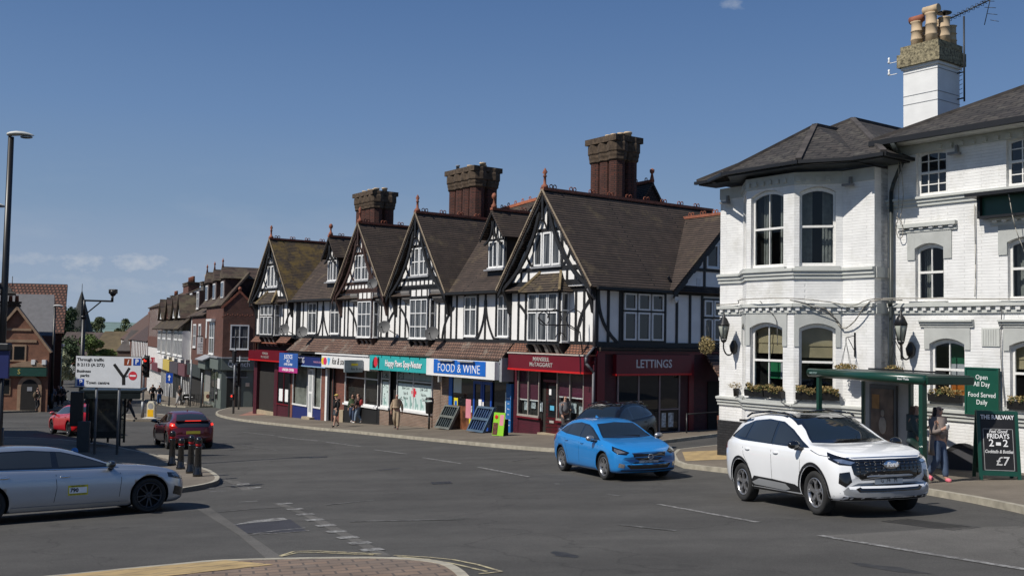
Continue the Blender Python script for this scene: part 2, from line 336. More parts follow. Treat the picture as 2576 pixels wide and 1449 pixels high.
m_white = worn('road_white', (.34, .335, .32), (.09, .086, .08), .47); m_faint = worn('road_white_worn', (.2, .2, .19), ROADC, .42, 5); m_yel = worn('road_yellow', (.46, .4, .24), (.16, .14, .11), .52)
m_tact = MB_('tactile_buff', (.42, .3, .14), (.37, .26, .12), (.24, .18, .1), Fr((0, 0), (.99, .12)), .4, .4, .02, .9, .4)
m_land = M('far_land', (.07, .09, .045), .95, var=.4, scale=.02)
# large ground sheet
b = MB(); rr = [0, 30, 60, 90, 130, 180, 260, 400, 650, 1000, 1600, 2600, 4000]; K_ = 48
for i, r_ in enumerate(rr):
    for j in range(K_):
        x, y = r_ * cos(2 * pi * j / K_), 20 + r_ * sin(2 * pi * j / K_); b.v.append(V((x, y, H(x, y) - .12 - (.25 if r_ < 200 else 0))))
for i in range(len(rr) - 1):
    for j in range(K_): b.f.append([i * K_ + j, (i + 1) * K_ + j, (i + 1) * K_ + (j + 1) % K_, i * K_ + (j + 1) % K_]); b.mi.append(0); b.sm.append(True)
b.build('ground', m_land)['kind'] = 'structure'
# far hills
b = MB(); nx = 90; rows = [(900, 0), (1300, .35), (1700, .8), (2100, 1), (2600, .9), (3000, .2)]
for yy, f in rows:
    for i in range(nx):
        x = -2200 + i * 50; h = f * (26 + 10 * sin(x * .004 + yy * .002) + 7 * sin(x * .011 + 1) + R.uniform(-1.5, 1.5)); b.v.append(V((x, yy, -16 + h)))
for k in range(len(rows) - 1):
    for i in range(nx - 1): b.f.append([k * nx + i, k * nx + i + 1, (k + 1) * nx + i + 1, (k + 1) * nx + i]); b.mi.append(0); b.sm.append(True)
b.build('hills', M('hazy_fields', (.13, .19, .17), .95, var=.35, scale=.01))['kind'] = 'structure'  # blue-green distance haze is mixed into the colour of the fields
# road sheet
sheet('road', [(-110, 5), (60, 5), (60, 70), (20, 110), (-20, 175), (-110, 175)], 0, m_road, step=4)
E1 = V((.5817, -.8134)); E2 = V((.8134, .5817))
def far(p, d, L): return (p[0] + d.x * L, p[1] + d.y * L)
kb = MB()
def pavement(name, kerbpts, backpts, mat=None, kw=.125):
    sheet(name, list(kerbpts) + list(backpts), .12, mat or m_pave, skirt=.16)
    k = MB(); strip(k, kerbpts, kw * .05, kw, .125, .2, .9); o = k.build('kerb', m_kerb); o['kind'] = 'structure'; return o
def GP(*pp): return [tuple(gnd(x, y, .12)[:2]) for x, y in pp]
# terrace pavement
kp = smooth_pts(G((700, 1018), (600, 1026), (560, 1034), (547, 1043), (575, 1053), (640, 1063), (740, 1074), (850, 1085), (1000, 1100), (1200, 1120), (1350, 1133)), 3)
k2 = G((1410, 1137), (1470, 1137), (1560, 1127), (1680, 1113), (1806, 1097))
kp = kp + k2 + [far(k2[-1], E2, 14)]
pavement('pavement', kp[::-1], [far(kp[0], E2, 3), (-6, 75), (20, 62)])
# pub pavement
kq = G((1806, 1128), (1712, 1139), (1700, 1152), (1708, 1168), (1730, 1177), (1835, 1189), (2030, 1209), (2340, 1243), (2460, 1264), (2576, 1288), (2800, 1345))
kq = [far(kq[0], E2, 14)] + kq; pavement('pavement', kq[::-1], [far(kq[0], E1, 2), (30, 24), (22, 10)][::1])
# shelter island with bollards
ki = smooth_pts(GP((-150, 1093), (0, 1098), (150, 1104), (290, 1122), (400, 1146), (505, 1173), (546, 1192), (552, 1204), (535, 1213), (480, 1224), (390, 1236), (200, 1249), (0, 1258), (-150, 1266)), 2)
pavement('pavement', ki[::-1], [])
# traffic island in the middle of the junction
kj = smooth_pts(G((300, 1052), (316, 1046), (380, 1044), (425, 1048), (432, 1054), (416, 1060), (340, 1060), (306, 1057), (300, 1052)), 2)
pavement('traffic_island', kj[::-1], [], kw=.22)
# pavement by the bank and the high street pavement
kl = G((-200, 1042), (0, 1039), (100, 1036), (165, 1032), (185, 1026)); kl = kl + [far(kl[-1], V((-.423, .906)), 90)]
pavement('pavement', kl, [(-90, 175), (-90, 70)])
kh = smooth_pts(G((690, 1012), (640, 1018), (560, 1022), (500, 1025), (440, 1024), (405, 1018), (380, 1011)), 2); kh = kh[:-1] + [kh[-1], far(kh[-1], V((-.423, .906)), 90)]
pavement('pavement', kh, [(-40, 175), (0, 100)])
# near paving with yellow tactile slabs
m_block = MB_('block_paving', (.2, .14, .1), (.15, .115, .09), (.09, .072, .06), Fr((0, 0), (.96, .28)), .3, .2, .014, .9, .5, slope=-1)
def flatten_uv(m):
    t = m.node_tree
    for n in t.nodes:
        if n.type == 'SEPXYZ':
            for l in list(n.outputs[2].links):
                tgt = l.to_socket; d = t.nodes.new('ShaderNodeVectorMath'); d.operation = 'DOT_PRODUCT'; g = t.nodes.new('ShaderNodeNewGeometry'); t.links.new(g.outputs['Position'], d.inputs[0]); d.inputs[1].default_value = m.get('vdir', (0, -1, 0)); t.links.new(d.outputs['Value'], tgt)
m_block['vdir'] = (.28, -.96, 0); flatten_uv(m_block); m_tact['vdir'] = (.12, -.99, 0); flatten_uv(m_tact)
kf = smooth_pts(GP((-500, 1500), (-200, 1474), (128, 1447), (300, 1430), (442, 1417), (559, 1407), (795, 1401), (991, 1401), (1108, 1411), (1159, 1429), (1190, 1465), (1200, 1560)), 3)
pavement('paving', kf[::-1], [(-7, 7.5)], m_block, .13)
for o in list(bpy.data.objects):
    if o.name.startswith('paving'): pass
tq = GP((-500, 1503), (128, 1450), (300, 1433), (568, 1409), (688, 1420), (420, 1449), (150, 1485), (-400, 1560))
sheet('tactile_paving', [tuple(p) for p in tq], .126, m_tact, step=.8)
sheet('tactile_paving', G((1716, 1146), (1806, 1142), (1840, 1165), (1725, 1170)), .126, m_tact, step=.8)
sheet('tactile_paving', G((600, 1050), (720, 1046), (735, 1036), (640, 1036)), .126, M('tactile_red', (.3, .15, .11), .9), step=1)
sheet('paving_slabs', G((395, 1152), (440, 1153), (455, 1162), (410, 1162)), .126, M('pale_slab', (.3, .26, .2), .9), step=1)
# resurfaced patches in the road
sheet('road_patch', G((2062, 1347), (2180, 1341), (2400, 1327), (2800, 1318), (2900, 1460), (2576, 1430), (2300, 1385)), .004, m_road2)
sheet('road_patch', G((588, 1318), (730, 1306), (772, 1336), (622, 1342)), .006, m_road3, step=1)
sheet('road_patch', G((495, 1280), (530, 1278), (720, 1408), (670, 1405), (600, 1345)), .004, m_road2, step=1)
sheet('road_patch', G((560, 1205), (600, 1210), (820, 1310), (985, 1398), (950, 1398), (760, 1295)), .004, m_road2, step=1)
# ------------------------------------------------------------ painted markings
def line(pts, wd, mat, name='road_marking', dz=.008):
    k = MB(); P = G(*pts); strip(k, P, -wd / 2, wd / 2, dz, 0, .7); o = k.build(name, mat); o['kind'] = 'structure'; return o
for p in [((942, 1131), (1024, 1142)), ((1063, 1151), (1160, 1166)), ((1203, 1175), (1330, 1199)), ((1655, 1268), (1908, 1314)), ((820, 1112), (908, 1123)), ((700, 1098), (800, 1109)), ((610, 1087), (690, 1095))]: line(p, .11, m_white)
line(((1393, 1215), (1560, 1248)), .1, m_faint); line(((2062, 1347), (2300, 1387), (2576, 1432), (2800, 1468)), .12, m_white)
for p in [((760, 1103), (862, 1116)), ((858, 1113), (925, 1123)), ((640, 1080), (740, 1090)), ((590, 1092), (650, 1088)), ((612, 1079), (676, 1070)), ((600, 1118), (700, 1133)), ((560, 1133), (640, 1127)), ((1290, 1160), (1352, 1150)), ((880, 1312), (1165, 1306)), ((820, 1270), (940, 1258)), ((300, 1072), (372, 1080)), ((330, 1086), (400, 1092)), ((0, 1062), (160, 1070)), ((60, 1078), (110, 1084)), ((500, 1060), (640, 1066)), ((1560, 1320), (1700, 1335))]: line(p, .1, m_faint)
for s0, s1 in (((533, 1201), (0, 0)),): pass
for i, (x, y) in enumerate([(455, 1200), (600, 1222), (1000, 1250)][:0]): pass
# crossing studs beside the patch seam
k = MB(); sq = [(610, 1222), (650, 1240), (690, 1258), (727, 1276), (766, 1292), (805, 1308), (846, 1325), (888, 1342), (925, 1358), (945, 1378)]
sq = [(548, 1197), (583, 1210), (612, 1222), (650, 1240), (700, 1262), (728, 1276), (762, 1292), (800, 1306), (842, 1323), (880, 1340), (918, 1357), (940, 1377)]
sq = [(600, 1213), (632, 1224), (664, 1237), (697, 1253), (732, 1271), (764, 1286), (798, 1301), (834, 1318), (873, 1335), (912, 1352)]
d_ = (V(G((912, 1352))[0]) - V(G((600, 1213))[0])); d_.normalize()
for i, (x, y) in enumerate([(846, 1337), (875, 1352), (905, 1366), (935, 1383), (820, 1322), (792, 1308), (768, 1294), (742, 1281), (716, 1267), (690, 1252), (664, 1239), (640, 1227), (612, 1218)]):
    p = V(gnd(x, y)[:2]); strip(k, [tuple(p - d_ * .14), tuple(p + d_ * .14)], -.16, .16, .009)
k.build('road_marking', m_white)['kind'] = 'structure'
k = MB()
for x, y in [(545, 1215), (572, 1222), (520, 1229), (548, 1236), (575, 1243), (600, 1251), (625, 1262)]:
    p = V(gnd(x, y)[:2]); strip(k, [tuple(p - d_ * .12), tuple(p + d_ * .12)], -.2, .2, .009)
k.build('road_marking', m_faint)['kind'] = 'structure'
def poly_mark(pp, mat, dz=.009, name='road_marking'): return sheet(name, G(*pp), dz, mat, step=1)
poly_mark(((585, 1321), (640, 1309), (712, 1302), (724, 1308), (650, 1314)), m_white); line(((625, 1345), (700, 1334), (768, 1328)), .05, m_white); line(((625, 1345), (700, 1341), (778, 1335)), .05, m_white)
line(((530, 1290), (640, 1280), (735, 1275)), .06, m_faint); line(((540, 1255), (620, 1250), (680, 1248)), .12, m_faint)
for pts in (((705, 1398), (740, 1387), (800, 1386), (960, 1394)), ((705, 1400), (745, 1391), (800, 1390), (940, 1396))): line(pts, .055, m_yel)
for pts in (((990, 1397), (1080, 1402), (1140, 1408), (1200, 1420), (1262, 1438)), ((1000, 1400), (1075, 1407), (1140, 1418), (1225, 1438)), ((1262, 1438), (1205, 1444))): line(pts, .05, m_yel)
for o_ in (0, .22):
    k = MB(); strip(k, [p[:2] for p in ki[6:24]], -.16 - o_, -.22 - o_, .008); k.build('road_marking', m_yel)['kind'] = 'structure'
for o_ in (.25, .45):
    k = MB(); strip(k, [p[:2] for p in kp[2:]], -(-o_), -(-o_ - .07), .008, 0, 1); k.build('road_marking', m_yel)['kind'] = 'structure'
line(((1690, 1142), (1750, 1132), (1806, 1120)), .1, m_white)
for o_ in (.25, .45):
    k = MB(); strip(k, [p[:2] for p in kq[5:]], o_, o_ + .06, .008, 0, 1); k.build('road_marking', m_yel)['kind'] = 'structure'
# drainage gratings
m_iron = M('cast_iron', (.02, .02, .022), .6, .3)
k = MB(); P0, P1 = V(gnd(583, 1225)), V(gnd(662, 1218)); dd = (P1 - P0); L_ = dd.length; dd.normalize(); ww = V((-dd.y, dd.x, 0))
for i in range(26):
    if i % 5 == 4: continue
    c = P0 + dd * (L_ * i / 26); c1 = c - ww * .14; c2 = c + ww * .14
    strip(k, [tuple(c1[:2]), tuple(c2[:2])], -.012, .012, .008, 0, 1)
k.build('drain_grating', m_iron)['kind'] = 'structure'
k = MB(); P0, P1 = V(gnd(2248, 1308)), V(gnd(2435, 1331)); dd = (P1 - P0); L_ = dd.length; dd.normalize(); ww = V((-dd.y, dd.x, 0))
for j in range(5):
    a = P0 + ww * (.13 * j - .26); strip(k, [tuple(a[:2]), tuple((a + dd * L_)[:2])], -.018, .018, .008, 0, 1)
k.build('drain_grating', m_iron)['kind'] = 'structure'

m_oil = M('oil_stain', (.03, .029, .028), .6, var=.4, scale=6)
def blob(x, y, r1, r2, mat, name='road_stain', dz=.003, seed=0):
    rnd = random.Random(int(x * 7 + y)); p = gnd(x, y); a0 = rnd.random() * 3; P_ = []
    for t in range(14):
        f = rnd.uniform(.75, 1.2); u, v = r1 * f * cos(t * pi / 7), r2 * f * sin(t * pi / 7); P_.append((p.x + u * cos(a0) - v * sin(a0), p.y + u * sin(a0) + v * cos(a0)))
    sheet(name, P_, dz, mat, step=.6)
for x, y, a, b_ in ((1420, 1395, .12, .3), (2240, 1430, .15, .5), (1180, 1250, .1, .35), (1650, 1228, .1, .4), (980, 1180, .12, .5)): blob(x, y, a, b_, m_oil)
def cover(x, y, w_, l_):
    p = gnd(x, y); k = MB(); strip(k, [(p.x - l_ / 2, p.y), (p.x + l_ / 2, p.y + .1)], -w_ / 2, w_ / 2, .006, 0, 1); k.build('manhole_cover', M('iron_cover', (.035, .034, .033), .5, .3, var=.4, scale=30))['kind'] = 'structure'
cover(1110, 1215, .5, .5); cover(800, 1150, .5, .6)
# ============================================================ timber-framed terrace
T = Fr((3.41, 40.18), (.5817, -.8134)); S = Fr((3.41, 40.18), (.8134, .5817))
m_plas = M('white_render', (.8, .79, .77), .8, var=.07, scale=1.5, bump=.15)
m_blk = M('black_timber', (.012, .012, .013), .55, var=.3); m_brnt = M('brown_timber', (.045, .022, .016), .6, var=.3)
m_upvc = M('white_frame', (.78, .78, .77), .4, var=.03); m_glass = glass_mat('window_glass'); m_lead = M('lead_flashing', (.28, .29, .31), .7)
m_tile = MB_('plain_tile', (.075, .052, .04), (.058, .041, .033), (.008, .006, .005), T, 7.3, .135, .036, .95, .9, slope=.8, varamt=.35, soft=.5, stain=(.1, .075, .045), samt=.2, sscale=.8)
m_tileS = MB_('plain_tile_side', (.075, .052, .04), (.058, .041, .033), (.008, .006, .005), S, 7.3, .135, .036, .95, .9, slope=.8, varamt=.35, soft=.5, stain=(.1, .075, .045), samt=.2, sscale=.8)
m_moss = MB_('mossy_tile', (.1, .07, .04), (.07, .05, .035), (.018, .014, .012), S, 5.3, .135, .034, .95, .9, slope=.8, stain=(.15, .1, .025), samt=.62, sscale=1.3)
m_cano = MB_('canopy_tile', (.09, .065, .045), (.065, .048, .035), (.01, .008, .006), T, 3.1, .135, .034, .95, .9, slope=.8, stain=(.13, .1, .05), samt=.35, sscale=1.5)
m_pent = MB_('pantile', (.2, .115, .08), (.14, .085, .065), (.035, .02, .016), T, .2, .17, .03, .9, .9, slope=.8, varamt=.3, stain=(.2, .17, .14), samt=.25, sscale=1.2)
m_terra = M('terracotta', (.25, .085, .048), .8, var=.3, scale=5); m_brickr = MB_('red_brick', (.23, .075, .045), (.16, .055, .04), (.09, .06, .05), T, .225, .075, .01, .9, .5)
m_brickd = MB_('stack_brick', (.105, .034, .022), (.065, .025, .018), (.02, .014, .013), T, .225, .09, .012, .9, .6)
m_lich = M('lichen_brick', (.075, .052, .034), .95, var=.5, scale=6, bump=.5); m_pot = M('buff_pot', (.5, .38, .25), .85, var=.2)
m_brickb = MB_('brown_brick', (.2, .115, .08), (.15, .09, .065), (.3, .26, .21), T, .225, .075, .012, .9, .5)
def curt_mat():
    m, t, b = nodes('curtained_glass'); N = t.nodes.new; L = t.links.new; g = N('ShaderNodeNewGeometry'); mp = N('ShaderNodeMapping'); mp.inputs['Scale'].default_value = (9, 9, .5); L(g.outputs['Position'], mp.inputs[0])
    n = N('ShaderNodeTexNoise'); n.inputs['Scale'].default_value = 1.1; n.inputs['Detail'].default_value = 3; L(mp.outputs[0], n.inputs[0])
    r = N('ShaderNodeValToRGB'); r.color_ramp.elements[0].position = .42; r.color_ramp.elements[0].color = (.012, .014, .017, 1); r.color_ramp.elements[1].position = .68; r.color_ramp.elements[1].color = (.17, .18, .185, 1)
    L(n.outputs[0], r.inputs[0]); L(r.outputs[0], b.inputs['Base Color']); b.inputs['Roughness'].default_value = .6; b.inputs['Coat Weight'].default_value = .7; b.inputs['Coat Roughness'].default_value = .02; MATS['curtained_glass'] = m; return m
m_cg = curt_mat()
def window(F, a0, a1, z0, z1, n, parent, cols=2, rows=(.3,), fr=.07, mat=None, glass=None, bars=.035, depth=.07, sill=True, name='window', skip=()):
    """a window: frame mesh with the pane as its sub-part; cols lights wide, rows = transom heights as fractions from the top"""
    k = MB(F); mat = mat or m_upvc
    k.box(a0, a1, n, n + depth, z0, z0 + fr); k.box(a0, a1, n, n + depth, z1 - fr, z1)
    k.box(a0, a0 + fr, n, n + depth - .002, z0 + fr, z1 - fr); k.box(a1 - fr, a1, n, n + depth - .002, z0 + fr, z1 - fr)
    for i in range(1, cols):
        c = a0 + (a1 - a0) * i / cols; k.box(c - bars, c + bars, n, n + depth - .006, z0 + fr, z1 - fr)
    for r_ in rows:
        z = z1 - (z1 - z0) * r_; k.box(a0 + fr, a1 - fr, n, n + depth - .012, z - bars * .8, z + bars * .8)
    if sill: k.box(a0 - .04, a1 + .04, n, n + depth + .06, z0 - .05, z0 - .003)
    o = k.build(name, mat, parent)
    MB(F).box(a0 + .02, a1 - .02, n + .005, n + .02, z0 + .02, z1 - .02).build('pane', glass or m_cg, o)
    return o
ter = thing('timber_framed_terrace', T(-18, 0, -5), 'long row of shops with black and white timbered gables, brown tiled roofs, tall brick stacks', 'building')
AL = -36.8; ZE = 2.15; ZF = -.3; ZR = 6.35
SD = 9.6                                             # depth of the block along the side street
# walls
k = MB(T); k.box(AL, -.01, -SD, 0, ZF - .05, ZE); k.build('wall', m_plas, ter)
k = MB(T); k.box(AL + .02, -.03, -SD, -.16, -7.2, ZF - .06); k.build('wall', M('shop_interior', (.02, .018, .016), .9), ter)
gab = [(-3.02, 3.27, 'a', m_blk), (-13.85, 3.03, 'b', m_blk), (-20.35, 3.2, 'c', m_brnt), (-33.5, 3.43, 'd', m_blk)]
tim = MB(T); tmb = MB(T)                                  # black timbers of the front; brown timbers
def timber(k, p, q, w=.13, n0=.0, n1=.045):
    (a, z), (c, y) = p, q; d = V((c - a, y - z)).normalized(); x = V((-d.y, d.x)) * w / 2
    k.prism([(a + x.x, z + x.y), (a - x.x, z - x.y), (c - x.x, y - x.y), (c + x.x, y + x.y)], n0, n1)
def arc(k, p, q, bulge, w=.11, n0=0, n1=.05, sg=7):
    (a, z), (c, y) = p, q; d = V((c - a, y - z)); nn = V((-d.y, d.x)) * bulge
    pts = [(a + d.x * t + nn.x * 4 * t * (1 - t), z + d.y * t + nn.y * 4 * t * (1 - t)) for t in [i / sg for i in range(sg + 1)]]
    L_, R_ = [], []
    for i, p_ in enumerate(pts):
        e0 = pts[max(0, i - 1)]; e1 = pts[min(sg, i + 1)]; dd = V((e1[0] - e0[0], e1[1] - e0[1])).normalized()
        L_.append((p_[0] - dd.y * w / 2, p_[1] + dd.x * w / 2)); R_.append((p_[0] + dd.y * w / 2, p_[1] - dd.x * w / 2))
    k.prism(L_ + R_[::-1], n0, n1)
# first-floor framing of the front
for z, h in ((ZF + .07, .2), (ZE - .1, .18)): tim.box(AL - .02, .03, .002, .052, z - h / 2, z + h / 2)
def posts(k, xs, z0=ZF + .15, z1=ZE - .18, w=.12, n1=.042):
    for x in xs: k.box(x - w / 2, x + w / 2, .0, n1, z0, z1)
# bay a (right gable)
posts(tim, [-.08, -.72, -1.25, -4.15, -4.75, -5.3]); arc(tim, (-1.15, ZF + .1), (-.15, 1.75), .13); arc(tim, (-4.15, ZF + .1), (-5.35, 1.5), -.12)
# section e
posts(tim, [-5.9, -6.9, -7.05 - .0, -7.95, -8.6, -9.75, -10.45]); arc(tim, (-7.12, ZF + .1), (-7.9, 1.7), .1, .1); arc(tim, (-8.65, ZF + .1), (-7.98, 1.7), -.1, .1)
# bay b
posts(tim, [-10.95, -11.5, -12.1, -14.9, -15.5, -16.1, -16.65]); arc(tim, (-11.75, ZF + .1), (-10.7, 1.4), .13); arc(tim, (-15.0, ZF + .1), (-16.2, 1.5), -.12); arc(tim, (-17.6, ZF + .1), (-16.7, 1.3), .13)
# bay c
posts(tim, [-17.45, -18.2]); posts(tim, [-20.95, -21.6, -22.3, -22.75]); arc(tim, (-21.0, ZF + .1), (-22.2, 1.5), -.12)
# section between gables c and d
posts(tim, [-23.3, -24.75, -25.75, -26.6, -28.0, -28.7, -29.2]); arc(tim, (-24.9, ZF + .1), (-25.7, 1.7), .1, .1); arc(tim, (-26.5, ZF + .1), (-25.8, 1.7), -.1, .1)
posts(tim, [-29.55], w=.5); posts(tim, [-30.35, -31.2, -31.9, -35.4, -36.1, -36.72]); arc(tim, (-31.75, ZF + .1), (-30.4, 1.6), .13)
# oriels: box, small roof, windows, curved brackets
def oriel(ac, hw, n, gm, roof, cols, zt=1.95):
    k = MB(T); k.box(ac - hw - .5, ac + hw + .5, .06, .12, ZF - .02, ZF + .12)
    prj = n; zb = -.18
    o = MB(T).prof([(0, zb - .12), (prj, zb - .12), (prj, zt), (0, zt)], ac - hw, ac + hw).build('oriel_bay', gm, ter)
    k = MB(T); fa, fb = ac - hw + .06, ac + hw - .06
    if roof:
        wd = (fb - fa) / 3
        for i in range(3):
            for q0, q1 in ((zb + .03, 1.08), (1.16, zt - .08)): window(T, fa + i * wd + .03, fa + (i + 1) * wd - .03, q0, q1, prj, ter, 1, (), .055, sill=False)
    else: window(T, fa, fb, zb + .02, zt - .06, prj, ter, cols, (.36, .7), .055, bars=.03)
    F2 = Fr(T(ac + hw, prj, 0)[:2], -T.n); window(F2, .06, prj - .05, zb + .02, zt - .06, 0, ter, 1, (.36,), .05)
    b_ = MB(T); 
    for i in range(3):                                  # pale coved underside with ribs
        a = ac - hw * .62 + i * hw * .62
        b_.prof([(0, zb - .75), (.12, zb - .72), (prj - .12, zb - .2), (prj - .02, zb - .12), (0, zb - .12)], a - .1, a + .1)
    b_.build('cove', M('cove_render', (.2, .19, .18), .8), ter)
    k = MB(T); k.prof([(0, zb - .8), (.1, zb - .78), (prj + .04, zb - .19), (prj + .04, zb - .121), (0, zb - .121)], ac - hw - .05, ac - hw + .06)
    k.prof([(0, zb - .8), (.1, zb - .78), (prj + .04, zb - .19), (prj + .04, zb - .121), (0, zb - .121)], ac + hw - .06, ac + hw + .05)
    for i in range(2): k.prof([(0, zb - .76), (.1, zb - .74), (prj - .05, zb - .2), (prj + .03, zb - .121), (0, zb - .121)], ac - hw * .31 + i * hw * .62 - .05, ac - hw * .31 + i * hw * .62 + .05)
    k.build('bracket', gm, ter)
    if roof:
        e = .32; zt2 = zt + 1.0
        k = MB(T); A0, A1 = ac - hw - e, ac + hw + e; P = prj + .28
        k.slab([(A0, P, zt - .02), (A1, P, zt - .02), (A1 - P * 1.1, 0, zt2), (A0 + P * 1.1, 0, zt2)], .07)
        k.slab([(A1, P, zt - .02), (A1, 0, zt - .02), (A1 - P * 1.1, 0, zt2)], .07); k.slab([(A0, 0, zt - .02), (A0, P, zt - .02), (A0 + P * 1.1, 0, zt2)], .07)
        k.build('oriel_roof', m_cano, ter)
        for p_, q_ in (((A1 - .02, P, zt + .02), (A1 - P * 1.1, .03, zt2 + .04)), ((A0 + .02, P, zt + .02), (A0 + P * 1.1, .03, zt2 + .04))): MB(T).bar(p_, q_, .1).build('hip_tiles', M('hip_lichen', (.2, .15, .08), .9, var=.3), ter)
    else:
        k = MB(T); k.box(ac - hw - .03, ac + hw + .03, .05, prj + .06, zt + .002, zt + .1); k.build('bay_head', gm, ter)
        MB(T).box(ac - hw, ac + hw, .3, .44, zt + .101, zt + .42).build('apron_panel', m_plas, ter)
        for i in range(4): a = ac - hw * .9 + i * hw * .6; MB(T).box(a - .035, a + .035, .44, .48, zt + .1, zt + .42).build('strut', gm, ter)
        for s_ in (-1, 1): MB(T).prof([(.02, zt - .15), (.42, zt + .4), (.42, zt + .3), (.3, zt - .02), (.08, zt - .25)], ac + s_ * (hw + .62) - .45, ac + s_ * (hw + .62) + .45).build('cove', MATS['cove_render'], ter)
oriel(-2.85, 1.12, .5, m_blk, True, 3); oriel(-33.6, 1.15, .5, m_blk, True, 3); oriel(-13.4, .92, .42, m_blk, False, 3, 1.9); oriel(-19.4, .86, .42, m_brnt, False, 3, 1.9)
for a0, a1 in ((-9.7, -8.66), (-6.88, -6.0), (-27.85, -26.65), (-24.6, -23.4)):
    window(T, a0, a1, ZF + .3, ZE - .25, .005, ter, 2, (.33,), .06)
# gables
def gable(ac, hw, tm, plane_n=.5, cols=4, ow=.95, kind=0):
    """projecting gable: triangular wall, timbers, windows, bargeboards and finial"""
    sl = (ZR - ZE) / hw; wn = .16; ZB = ZE + .0
    MB(T).prism([(ac - hw + .3, ZB), (ac + hw - .3, ZB), (ac + .02, ZR - .42), (ac - .02, ZR - .42)], -.12, wn).build('gable_wall', m_plas, ter)
    k = MB(T); W = wn
    def hwz(z): return (ZR - z) / sl - .32
    def bar(z, h=.16): x = hwz(z); k.box(ac - x, ac + x, W, W + .05, z - h / 2, z + h / 2)
    zs = 3.0; zh = 4.62
    bar(zh, .14)
    if kind == 0:
        bar(zs - .05, .17); bar(ZB + .18, .2); n_ = 5
        for x in (-1.9, -1.35, 1.35, 1.9):
            if abs(x) < hwz(3.0): k.box(ac + x - .055, ac + x + .055, W, W + .042, ZB + .28, min(ZR - (abs(x) + .4) * sl, 3.0))
    else:
        bar(zs - .08, .14); bar(ZB + .32, .26); bar(2.95 - .5, .1)
        x = -hwz(2.9) + .15
        while x < hwz(2.9): k.box(ac + x - .04, ac + x + .04, W, W + .04, ZB + .45, zs - .13); x += .42
    for s_ in (-1, 1):
        arc(k, (ac + s_ * (ow + .1), zs + .05), (ac + s_ * (hwz(3.95)), 4.05 + .1), s_ * -.16 * -1 * -1, .1, W, W + .05)
        k.box(ac + s_ * (ow + .05) - .06, ac + s_ * (ow + .05) + .06, W, W + .046, zs, zh)
        arc(k, (ac + s_ * .1, zh), (ac + s_ * .62, 5.2 + .0), s_ * .15, .07, W, W + .045)
    k.box(ac - .06, ac + .06, W, W + .048, zh, ZR - .6); k.build('timber_frame', tm, ter)
    if kind == 0:
        for i in range(3): window(T, ac - ow + .02 + i * (ow * 2 / 3), ac - ow - .06 + (i + 1) * (ow * 2 / 3), zs + .08, zh - .1, W, ter, 1, (), .075, sill=False)
    else:
        for i in range(2): window(T, ac - ow + .03 + i * ow, ac - ow - .05 + (i + 1) * ow, zs + .08, zh - .1, W, ter, 2, (.5,), .06, bars=.03, sill=False)
    k = MB(T); k.box(ac - ow - .1, ac + ow + .1, W, W + .14, zs - .02, zs + .05); k.build('sill', m_lead, ter)
    # bargeboards with scalloped lower edge
    k = MB(T)
    for s_ in (-1, 1):
        for i in range(12):
            t0, t1 = i / 12, (i + 1) / 12
            dz = .34 + .07 * (i % 2)
            x0, z0 = ac + s_ * hw * t0, ZR - (ZR - ZE) * t0; x1, z1 = ac + s_ * hw * t1, ZR - (ZR - ZE) * t1
            k.prism([(x0, z0 - .02), (x0, z0 - dz), (x1, z1 - dz), (x1, z1 - .02)], plane_n - .06, plane_n)
        arc(k, (ac + s_ * (hw - .42), ZE + .05), (ac + s_ * .35, ZR - .95), s_ * .1, .16, plane_n - .16, plane_n - .06, 9)
        k.prof([(.0, ZE - 1.15), (.1, ZE - 1.1), (.22, ZE - .6), (plane_n - .05, ZE - .12), (plane_n - .05, ZE + .12), (0, ZE + .12)], ac + s_ * (hw - .35) - .09, ac + s_ * (hw - .35) + .09)
    k.box(ac - .07, ac + .07, plane_n - .05, plane_n + .02, ZR - 1.25, ZR - .12); k.ball((ac, plane_n - .01, ZR - 1.32), .09)
    k.build('bargeboard', tm, ter)
    # finial
    f = MB(T); f.lathe([(.16, 0), (.16, .12), (.07, .2), (.055, .5), (.1, .53), (.05, .6), (.1, .72), (.05, .84), (.01, .9)], (ac, plane_n - .1, ZR + .02), 10)
    f.box(ac - .14, ac + .14, plane_n - .13, plane_n - .07, ZR + .7, ZR + .75); f.build('finial', m_terra, ter)
gable(-3.02, 3.27, m_blk, kind=0, ow=.95); gable(-13.85, 3.03, m_blk, kind=1, ow=.92); gable(-20.35, 3.2, m_brnt, kind=1, ow=.88); gable(-33.5, 3.43, m_blk, kind=0, ow=.9)
